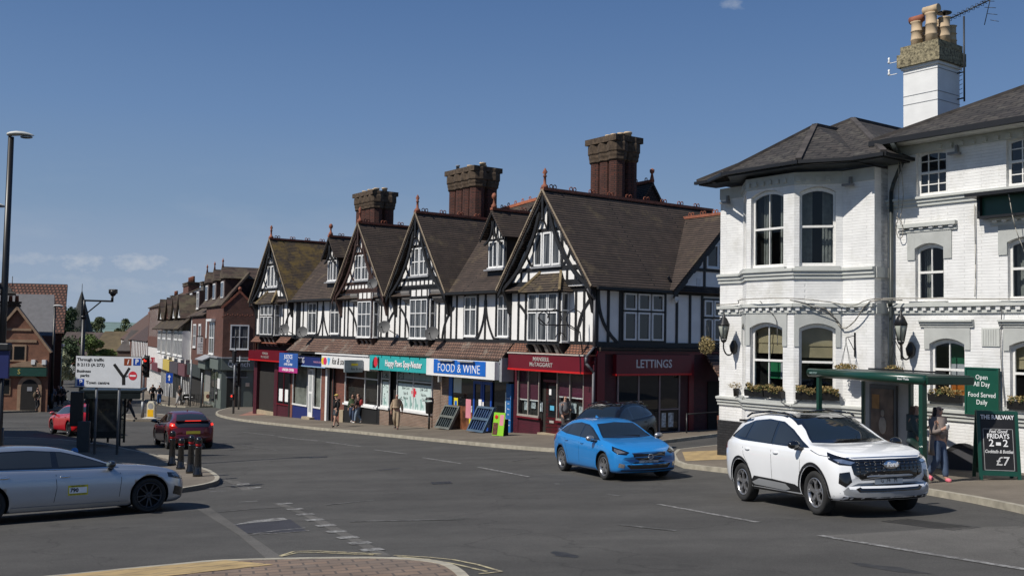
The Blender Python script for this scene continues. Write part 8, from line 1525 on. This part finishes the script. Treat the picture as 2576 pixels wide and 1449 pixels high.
MB(GS).bar((LG * .48, -1.3, zg + .72), (LG - .06, -.08, zg + .68), .05, .14).build('rail', m_sgr, o); text('Bauer Media', .075, m_wl, GS.mat(LG - .55, .112, zb3 + .1), o, 'lettering', ext=.001); text('BUS STOP', .07, M('pale_letter', (.35, .5, .48), var=0), GS.mat(.05, .112, zb3 + .1), o, 'lettering', ext=.001)
# ---- chalk board
g_ = gnd(2512, 1206, .12); CB = Fr(g_[:2], (.985, -.17)); z = g_.z; S_ = (CB.A(2567, 0, 1150) - CB.A(2462, 0, 1150)) / 2; Hh = CB.Z(2512, 1034)
o = thing('chalk_board', g_, 'green framed chalk A-board with a Fridays cocktails offer on the pub pavement', 'A-board')
def CBt(n0): return lambda a, n, zz: CB(a, n - (zz - z) * .12 + n0, zz)
for nm, n0, sg in (('front_board', .1, 1), ('rear_board', -.45, -1)):
    T_ = (lambda a, n, zz, n0=n0, sg=sg: CB(a, n + n0 - sg * (zz - z) * .16, zz)); f_ = MB(T_); 
    for b_ in ((-S_, -S_ + .07, 0, .05, z, Hh), (S_ - .07, S_, 0, .05, z, Hh), (-S_ + .07, S_ - .07, 0, .05, Hh - .07, Hh), (-S_ + .07, S_ - .07, 0, .05, z + .1, z + .2)): f_.box(*b_)
    fr_ = f_.build(nm, M('board_frame', (.008, .06, .04), .4), o); MB(T_).box(-S_ + .07, S_ - .07, .01, .03, z + .2, Hh - .07).build('panel', M('chalkboard', (.01, .01, .011), .55, var=.3, scale=5), fr_)
    if sg > 0:
        MT = lambda a, zz: Matrix.Translation(T_(a, .036, zz)) @ Matrix((CB.e, (V((0, 0, 1)) - CB.n * .16).normalized(), CB.n)).transposed().to_4x4(); hh = Hh - z; zt_ = lambda f: z + hh * f
        k = MB(T_); b0, b1, c0_, c1_ = -S_ + .12, S_ - .12, zt_(.14), zt_(.74)
        for b_ in ((b0, b1, .03, .036, c1_ - .012, c1_), (b0, b1, .03, .036, c0_, c0_ + .012), (b0, b0 + .012, .03, .036, c0_, c1_), (b1 - .012, b1, .03, .036, c0_, c1_)): k.box(*b_)
        k.build('chalk_border', M('chalk', (.3, .3, .3), .8, var=.2), fr_)
        for s_, f, sz, sx, shr in (('THE RAILWAY', .905, .135, .8, 0), ('Feel Good', .7, .11, .8, .3), ('FRIDAYS', .63, .145, .85, 0), ('2   2', .53, .22, 1, 0), ('Cocktails & Bottles', .41, .1, .75, .25), ('£7', .27, .27, 1, .1)): text(s_, sz, m_wl if f > .8 or f in (.63, .53) else M('chalk_white', (.6, .6, .6), .8, var=.2), MT(0 if s_ != '£7' else .06, zt_(f)), fr_, 'chalk_lettering', ext=.001, sx=sx, shear=shr, bold=.003)
        k = MB(T_); k.box(-.05, .05, .03, .036, zt_(.5), zt_(.545)); k.build('chalk_lettering', m_wl, fr_)
# ---- in front of the food shop
def g2(x, y): return gnd(x, y, .12)
m_crate = M('painted_crate', (.04, .055, .06), .7, var=.4, scale=6)
for i, (x, y, lab) in enumerate(((1130, 1079, 'slatted produce stand left of the blue shop door, grey and empty'), (1214, 1087, 'slatted produce stand right of the blue shop door, bluish and empty'))):
    g_ = g2(x, y); F = Fr(g_[:2], (.60, -.80)); z = g_.z; o = thing('produce_stand', g_, lab, 'produce stand', 'wooden produce stands'); m_ = m_crate if i == 0 else M('blue_crate', (.02, .05, .12), .7, var=.4)
    T_ = lambda a, n, zz, F=F, z=z: F(a, n - (zz - z) * .55 + .35, zz)
    f_ = MB(T_)
    for b_ in ((-.65, -.57, 0, .14, z + .05, z + 1.15), (.57, .65, 0, .14, z + .05, z + 1.15), (-.57, .57, 0, .14, z + .05, z + .13), (-.57, .57, 0, .14, z + .56, z + .66), (-.57, .57, 0, .14, z + 1.07, z + 1.15)): f_.box(*b_)
    f_.build('frame', M('weathered_wood', (.11, .12, .11), .8, var=.3) if i == 0 else M('weathered_blue_wood', (.05, .09, .14), .8, var=.3), o); MB(T_).box(-.57, .57, -.02, .0, z + .1, z + 1.1).build('tray_back', m_, o)
    for r_ in range(2): 
        for j in range(6): MB(T_).box(-.5 + j * .18, -.44 + j * .18, .0, .08, z + .14 + .52 * r_, z + .55 + .52 * r_).build('slat', m_, o)
    for a in (-.6, .6): MB(F).bar((a, -.3, z), (a, -.2, z + 1.1), .06).build('leg', m_, o)
g_ = g2(1256, 1096); F = Fr(g_[:2], (.8, -.6)); z = g_.z; o = thing('ice_cream_board', g_, 'lime green ice cream advertising board standing right of the produce stands', 'A-board'); T_ = lambda a, n, zz, F=F, z=z: F(a, n - (zz - z) * .15 + .1, zz)
pn = MB(T_).box(-.3, .3, 0, .04, z + .02, z + .98).build('panel', m_lime, o); MB(T_).box(-.28, -.02, .04, .046, z + .05, z + .55).build('picture', M('choc_brown', (.1, .03, .015), var=.8, scale=14), pn); k = MB(T_); k.ball((-.14, .05, z + .8), .09, .01, .09); k.build('picture', m_red, pn); MB(T_).box(.05, .25, .04, .046, z + .45, z + .9).build('picture', m_pink, pn)
MB(F).box(-.25, .25, -.3, -.27, z, z + .7).build('rear_stay', m_tub, o)
g_ = g2(1079, 1079); F = Fr(g_[:2], (.58, -.81)); z = g_.z; o = thing('litter_bin', g_, 'black round topped litter bin on a post beside the pet clinic window', 'litter bin'); k = MB(); k.lathe([(.15, .75), (.18, .8), (.2, 1.25), (.22, 1.28), (.22, 1.33), (.2, 1.33)], g_, 16); k.build('bin', m_tub, o); MB().lathe([(.21, 1.42), (.21, 1.48), (.15, 1.54), (.02, 1.56)], g_, 16).build('hood', m_tub, o); MB().tube([tuple(V(g_) + V((.18, 0, 1.3))), tuple(V(g_) + V((.18, 0, 1.45)))], .03).build('hood_strut', m_tub, o); MB().cyl(tuple(g_), tuple(V(g_) + V((0, 0, .8))), .05).build('post', m_tub, o)
# ---- handrail on the side street, to-let board, cafe furniture
k = MB(S); zz = -3.1; o = thing('handrail', S(5, .8, -4.2), 'black metal handrail along the side street wall by the porch', 'handrail'); k.tube([(4.2, 1.0, zz), (7.8, 1.0, zz + .1)], .03); [k.tube([(a, 1.0, -4.4), (a, 1.0, zz + .05)], .03) for a in (4.2, 7.8)]; k.build('rail', m_gut, o)
FL = Fr(K(-56, .8, 0)[:2], (.97, .2)); a0, z0 = FL.px(378, 930); a1, z1 = FL.px(392, 899); o = thing('to_let_board', FL((a0 + a1) / 2, 0, z0), 'red and white To Let board on the front of the far high street shops', 'sign'); MB(FL).box(a0, a1, 0, .05, z0, z1).build('panel', M('tolet_red', (.5, .03, .05), .5, var=0), o); MB(FL).box(a0, a1, .05, .06, z0, (z0 + z1) / 2).build('lower_panel', m_upvc, o); text('TO LET', .75, m_wl, FL.mat((a0 + a1) / 2, .06, z1 - (z1 - z0) * .25), o, 'lettering', sx=.8); MB(FL).box(a0 - .02, a1, -1.5, -.0, z0 + .5, z0 + .6).build('bracket', m_gut, o)
m_chair = M('chair_black', (.012, .012, .012), .5)
ch0 = None
for i, (x, y) in enumerate(((468, 1017), (480, 1020), (487, 1016), (458, 1019))):
    g_ = g2(x, y)
    if ch0 is None:
        ch0 = thing('cafe_chair', (0, 0, 0), 'black metal cafe chair outside the sage green shop', 'chair', 'chairs of the pavement cafe'); MB().box(-.24, .24, -.24, .24, .44, .48).build('seat', m_chair, ch0); MB().box(-.24, .24, .2, .24, .5, .9).build('backrest', m_chair, ch0)
        for a in (-.22, .22):
            for b_ in (-.22, .22): MB().cyl((a, b_, 0), (a, b_, .45), .018, k=6).build('leg', m_chair, ch0)
        c = ch0
    else: c = copy_tree(ch0)
    c.location = g_; c.rotation_euler = (0, 0, i * 1.3 + .4)
g_ = g2(474, 1020); o = thing('cafe_table', g_, 'small round cafe table with white cloth among black chairs', 'table'); MB().lathe([(.35, .7), (.36, .74)], g_, 14).build('tabletop', m_upvc, o); MB().cyl(tuple(g_), tuple(V(g_) + V((0, 0, .7))), .03).build('pedestal', m_chair, o)
FB = Fr(gnd(518, 1023, .12)[:2], (-.97, .2)); FB = Fr(gnd(494, 1021, .12)[:2], (.98, -.1)); z = H(*FB(0, 0, 0)[:2]) + .12; o = thing('cafe_fence', FB(0, 0, z), 'low black railing panel around the pavement cafe', 'railing'); k = MB(FB); k.box(0, .9, 0, .04, z + .95, z + 1.0); [k.box(i * .15, i * .15 + .03, 0, .03, z, z + .95) for i in range(7)]; k.build('railing', m_chair, o); o = thing('cafe_banner', FB(1.1, .1, z), 'cream cafe banner with a brown emblem beside the low railing', 'banner'); MB(FB).box(.7, 1.35, .06, .1, z + .45, z + 1.25).build('panel', M('cream_cloth', (.5, .45, .32), .8), o); k = MB(FB); k.ball((1.02, .1, z + .85), .16, .01, .2); k.build('emblem', M('choc_brown', (.1, .03, .015)), o); [MB(FB).cyl((a, .08, z), (a, .08, z + .45), .015).build('leg', m_chair, o) for a in (.72, 1.33)]
g_ = g2(452, 1014); FB = Fr(g_[:2], (.98, -.1)); o = thing('pavement_board', g_, 'white A-board standing on the high street pavement left of the cafe', 'A-board'); MB(FB).box(-.35, .35, 0, .04, g_.z, g_.z + 1.05).build('panel', M('board_white', (.5, .48, .46), .6, var=.3, scale=6), o); MB(FB).box(-.35, .35, -.4, -.37, g_.z, g_.z + 1.0).build('rear_panel', m_upvc, o)
# ============================================================ people
def skinmesh(name, J, E, mat, parent, sub=2):
    """continuous surface grown round joints; J maps name -> (x, y, z, radius or (rx, ry))"""
    ks = list(J); me = bpy.data.meshes.new(name); me.from_pydata([J[k][:3] for k in ks], [(ks.index(a), ks.index(b)) for a, b in E], []); o = bpy.data.objects.new(name, me); col.objects.link(o)
    m = o.modifiers.new('s', 'SKIN'); m.use_smooth_shade = True
    for i, k in enumerate(ks):
        r = J[k][3]; r = r if isinstance(r, tuple) else (r, r); f_ = 1.28 if max(r) > .034 and k not in ('hed', 'crn', 'jaw', 'c', 'b') else 1.08; me.skin_vertices[0].data[i].radius = (r[0] * f_, r[1] * f_); me.skin_vertices[0].data[i].use_root = i == 0
    o.modifiers.new('u', 'SUBSURF').levels = sub
    bpy.context.view_layer.update(); m2 = bpy.data.meshes.new_from_object(o.evaluated_get(bpy.context.evaluated_depsgraph_get())); bpy.data.objects.remove(o); m2.materials.clear(); m2.materials.append(mat); m2.name = name
    for p in m2.polygons: p.use_smooth = True
    o = bpy.data.objects.new(name, m2); col.objects.link(o); o.parent = parent; return o
PN = [0]
def person(px, py, h, yaw, label, top, bot, hair, shoe=(.02, .02, .02), skin=(.42, .24, .17), st=.25, arms=((.05, .02), (.05, -.1)), short=False, coat=0, cap=None, bag=None, glasses=False, long=False, cup=False, dz=.12, loose=1.0, far=False):
    """arms: (forward reach of elbow, forward reach of hand[, raise]) for left and right"""
    g_ = gnd(px, py, dz); o = thing('person', g_, label, 'person'); PN[0] += 1; i = PN[0]
    ms = M('skin_%d' % i, skin, .6, var=.04); mt = M('top_%d' % i, top, .9, var=.18, scale=7, bump=.3, bscale=14); mb = M('bottoms_%d' % i, bot, .9, var=.2, scale=6, bump=.3, bscale=12); mh = M('hair_%d' % i, hair, .7, var=.3, scale=30); mo = M('shoes_%d' % i, shoe, .6)
    J = {'pel': (0, 0, .95, (.14, .12)), 'wst': (0, 0, 1.1, (.125, .105)), 'chs': (.0, 0, 1.3, (.155, .12)), 'clv': (0, 0, 1.42, (.09, .07)), 'nck': (.01, 0, 1.5, .05), 'jaw': (.03, 0, 1.57, (.06, .062)), 'hed': (.02, 0, 1.66, (.082, .095)), 'crn': (.01, 0, 1.735, (.055, .06))}
    E = [('pel', 'wst'), ('wst', 'chs'), ('chs', 'clv'), ('clv', 'nck'), ('nck', 'jaw'), ('jaw', 'hed'), ('hed', 'crn')]
    if not far: J['nos'] = (.115, 0, 1.635, .013); E.append(('hed', 'nos'))
    for s_, sg, f in (('l', 1, st), ('r', -1, -st)):
        kb = .12 if f < 0 else .02; J['hip' + s_] = (0, sg * .095, .88, .085); J['kne' + s_] = (f * .5 + kb, sg * .1, .49 + kb * .1, .056); J['ank' + s_] = (f - (.06 if f < 0 else 0), sg * .1, .09 + (.06 if f < 0 else 0), .036); J['toe' + s_] = (f + .14 - (.05 if f < 0 else 0), sg * .115, .035, .032)
        E += [('pel', 'hip' + s_), ('hip' + s_, 'kne' + s_), ('kne' + s_, 'ank' + s_), ('ank' + s_, 'toe' + s_)]
        ar = arms[0 if sg > 0 else 1]; ex, hx = ar[:2]; up = ar[2] if len(ar) > 2 else 0; el = (ex, sg * .27, 1.13, .04); dl = math.hypot(hx - ex, up)
        J['sho' + s_] = (0, sg * .17, 1.4, .058); J['elb' + s_] = el; wz = 1.13 - max(.06, math.sqrt(max(.004, .0625 - (hx - ex) ** 2))) if not up else 1.13 + up
        J['wri' + s_] = (hx, sg * (.26 - (.1 if up else 0)), wz, .026); dx = V(J['wri' + s_][:3]) - V(el[:3]); dx.normalize(); w_ = V(J['wri' + s_][:3]); J['plm' + s_] = (*(w_ + dx * .07), (.036, .02))
        E += [('clv', 'sho' + s_), ('sho' + s_, 'elb' + s_), ('elb' + s_, 'wri' + s_), ('wri' + s_, 'plm' + s_)]
        if not far:
            pr = V((1, 0, 0)) if abs(dx.x) < .7 else V((0, 0, 1)); 
            for q in range(4): off = pr * ((q - 1.5) * .02); b0 = w_ + dx * .115 + off; L_ = (.052, .062, .058, .045)[q]; J['f%s%d' % (s_, q)] = (*b0, .009); J['t%s%d' % (s_, q)] = (*(b0 + dx * L_ * .7 - V((0, sg * .022, 0)) * 1.0), .0075); E += [('plm' + s_, 'f%s%d' % (s_, q)), ('f%s%d' % (s_, q), 't%s%d' % (s_, q))]
            J['th' + s_] = (*(w_ + dx * .07 + pr * .05 - V((0, sg * .012, 0))), .01); E.append(('plm' + s_, 'th' + s_))
    body = skinmesh('body', J, E, ms, o, 2 if not far else 1)
    up_ = lambda k, f: (*J[k][:3], tuple(r * f for r in (J[k][3] if isinstance(J[k][3], tuple) else (J[k][3], J[k][3]))))
    JT = {k: up_(k, 1.13 * loose) for k in ('chs', 'wst', 'clv')}; JT['pel'] = (*J['pel'][:3], (.145 * loose, .115 * loose)); ET = [('chs', 'wst'), ('wst', 'pel'), ('chs', 'clv')]
    JT['col'] = (.005, 0, 1.475, .064); ET.append(('clv', 'col'))
    for s_ in 'lr': JT['sho' + s_] = up_('sho' + s_, 1.15); JT['elb' + s_] = up_('elb' + s_, 1.4 * loose); w2 = V(J['elb' + s_][:3]).lerp(V(J['wri' + s_][:3]), .93); JT['wri' + s_] = (*w2, .036); ET += [('clv', 'sho' + s_), ('sho' + s_, 'elb' + s_), ('elb' + s_, 'wri' + s_)]
    skinmesh('top', JT, ET, mt, o, 2 if not far else 1)
    JB = {'pel': (0, 0, .95, (.138, .108)), 'wst': (0, 0, 1.04, (.128, .1))}; EB = [('pel', 'wst')]
    for s_ in 'lr':
        JB['hip' + s_] = up_('hip' + s_, 1.12); JB['kne' + s_] = up_('kne' + s_, 1.3 * loose) if not short else (*V(J['hip' + s_][:3]).lerp(V(J['kne' + s_][:3]), .8), .095); EB += [('pel', 'hip' + s_), ('hip' + s_, 'kne' + s_)]
        if not short: JB['ank' + s_] = (J['ank' + s_][0], J['ank' + s_][1], J['ank' + s_][2] + .02, .052 * loose); EB.append(('kne' + s_, 'ank' + s_))
    skinmesh('trousers' if not short else 'shorts', JB, EB, mb, o, 2 if not far else 1)
    for s_ in 'lr': a = V(J['ank' + s_][:3]); t = V(J['toe' + s_][:3]); skinmesh('shoe', {'a': (a.x - .02, a.y, a.z - .02, .045), 'm': (*(a.lerp(t, .5)), .043), 't': (t.x, t.y, t.z + .002, (.038, .04))}, [('a', 'm'), ('m', 't')], mo, o, 1)
    JH = {'c': (-.015, 0, 1.7, (.088, .1)), 'b': (-.045, 0, 1.63, (.07, .085))}; EH = [('c', 'b')]
    if long: JH['d'] = (-.06, 0, 1.5, (.095, .06)); JH['e'] = (-.07, 0, 1.38, (.085, .04)); EH += [('b', 'd'), ('d', 'e')]
    skinmesh('hair', JH, EH, mh, o, 2)
    if cap: mc = M('cap_%d' % i, cap, .8); k = MB(); k.smooth = True; k.ball((0, 0, 1.71), .105, .098, .075, 12); k.ball((.1, 0, 1.705), .07, .07, .014, 10); k.build('cap', mc, None).parent = o
    def add(k, nm, m_): q = k.build(nm, m_, None); q.parent = o; return q
    if glasses: k = MB(); [k.ball((.1, y, 1.665), .02, .032, .022, 8) for y in (-.036, .036)]; k.bar((.09, -.08, 1.668), (.09, .08, 1.668), .012); add(k, 'sunglasses', m_gloss)
    elif not far: k = MB(); [k.ball((.098, y, 1.665), .008, .014, .008, 6) for y in (-.032, .032)]; k.box(.092, .1, -.022, .022, 1.585, 1.592); add(k, 'face_features', M('face_dark', (.12, .05, .04), .6))
    if bag: k = MB(); k.smooth = True; k.ball((-.2, 0, 1.22), .11, .15, .22, 12); k.smooth = False; [k.tube([(-.12, y, 1.4), (.02, y, 1.47), (.125, y, 1.35), (.12, y, 1.15), (-.08, y, 1.05)], .016, 5) for y in (-.11, .11)]; add(k, 'backpack', M('bag_%d' % i, bag, .8))
    if coat:
        k = MB(lambda a, n, z: V((a * .72 - .03, n * .95, z))); k.smooth = True; pr_ = [(.2, 1.08), (.21, .95), (.225, .95 - coat * .5), (.235, .95 - coat), (.215, .95 - coat), (.2, .95)]; ts = [rad(50) + rad(260) * i / 16 for i in range(17)]
        k.add([k.T(r_ * cos(t), r_ * sin(t), z) for r_, z in pr_ for t in ts], [(j * 17 + i, j * 17 + i + 1, (j + 1) * 17 + i + 1, (j + 1) * 17 + i) for j in range(5) for i in range(16)]); add(k, 'coat_skirt', mt)
    if cup: w2 = V(J['plmr'][:3]); k = MB(); k.lathe([(.03, -.06), (.038, .06), (.04, .065), (.03, .075)], tuple(w2 + V((.035, .02, .02))), 12); c = thing('takeaway_cup', tuple(w2), 'small white takeaway coffee cup held by the ' + cup, 'cup'); k.build('cup', m_upvc, None).parent = c; c.location = (0, 0, 0)
    sc_ = h / 1.79; o.matrix_world = Matrix.Translation(g_) @ Matrix.Rotation(rad(yaw), 4, 'Z') @ Matrix.Scale(sc_, 4)
    if cup: c.matrix_world = o.matrix_world.copy()
    return o
person(845, 1074, 1.76, 215, 'man in black jumper, dark shorts and yellow cap walking on the terrace pavement', (.01, .01, .011), (.05, .06, .07), (.1, .06, .03), short=True, cap=(.5, .36, .1), st=.16, arms=((.02, .1), (-.02, -.08)), skin=(.45, .27, .2))
person(886, 1064, 1.68, 250, 'woman in green jacket and blue jeans standing by the white estate agent window', (.045, .075, .035), (.04, .06, .11), (.03, .02, .015), st=.1, arms=((.05, .2, .02), (.0, .05)), long=True, shoe=(.5, .5, .5))
person(900, 1065, 1.72, 160, 'person in pale jeans with a red rucksack beside the woman in green', (.05, .03, .03), (.2, .26, .34), (.03, .02, .02), st=.14, bag=(.3, .02, .02), arms=((.05, .15), (.05, .1)), shoe=(.6, .6, .55))
person(997, 1080, 1.78, 262, 'bald man in tan jumper and beige trousers with a backpack, walking past the pet clinic', (.32, .24, .16), (.36, .28, .19), (.4, .25, .2), skin=(.45, .24, .18), bag=(.04, .04, .04), st=.14, arms=((-.02, -.08), (.04, .1)), loose=1.05)
person(1420, 1097, 1.7, 300, 'woman in grey top and dark trousers standing outside the burgundy estate agent door', (.12, .12, .13), (.06, .055, .055), (.02, .012, .01), st=.05, arms=((.06, .22, .02), (.06, .2, .0)), glasses=True)
person(2360, 1212, 1.7, 300, 'woman in beige cardigan, jeans and pink trainers with sunglasses and coffee at the bus shelter', (.22, .18, .16), (.06, .09, .15), (.02, .012, .01), shoe=(.7, .15, .2), st=.13, arms=((.0, .0), (.08, .24, .1)), long=True, glasses=True, coat=.33, cup='woman in the beige cardigan')
person(2302, 1196, 1.72, 330, 'woman in dark floral blouse with long brown hair behind the green shelter post', (.05, .075, .08), (.03, .03, .035), (.09, .05, .03), st=.06, arms=((.08, .25, .05), (.05, .2, .0)), long=True, coat=.15)
person(92, 1036, 1.75, 60, 'person in dark clothes with a brown bag outside the brick bank door', (.05, .045, .035), (.015, .015, .018), (.03, .02, .015), bag=(.1, .07, .04), st=.08, far=True)
person(322, 1055, 1.84, 8, 'person in long dark coat striding across the traffic island behind the bus shelter', (.015, .014, .013), (.03, .035, .045), (.02, .015, .01), st=.36, coat=.2, far=True)
person(383, 1016, 1.82, 110, 'man in black jacket walking away on the high street', (.012, .012, .014), (.015, .015, .017), (.05, .04, .03), st=.14, far=True)
person(400, 1018, 1.78, 110, 'person in dark top and blue jeans walking away on the high street', (.025, .03, .04), (.03, .08, .2), (.06, .04, .03), st=.16, far=True)
person(451, 1019, 1.76, 200, 'person in pale grey trousers walking past the cafe chairs', (.04, .035, .035), (.3, .3, .3), (.15, .1, .07), st=.26, far=True)
person(131, 1023, 1.74, 100, 'person in grey top at the street corner left of the parked cars', (.15, .16, .2), (.02, .02, .02), (.03, .02, .02), st=.15, far=True)
person(146, 1022, 1.76, 260, 'person all in dark brown at the street corner right of the slim lamp post', (.05, .03, .025), (.02, .015, .015), (.02, .015, .01), st=.2, far=True)
person(156, 1021, 1.7, 90, 'dark figure next to the one in brown, nearest the queuing dark car', (.02, .02, .022), (.02, .02, .025), (.02, .015, .01), st=.18, far=True)
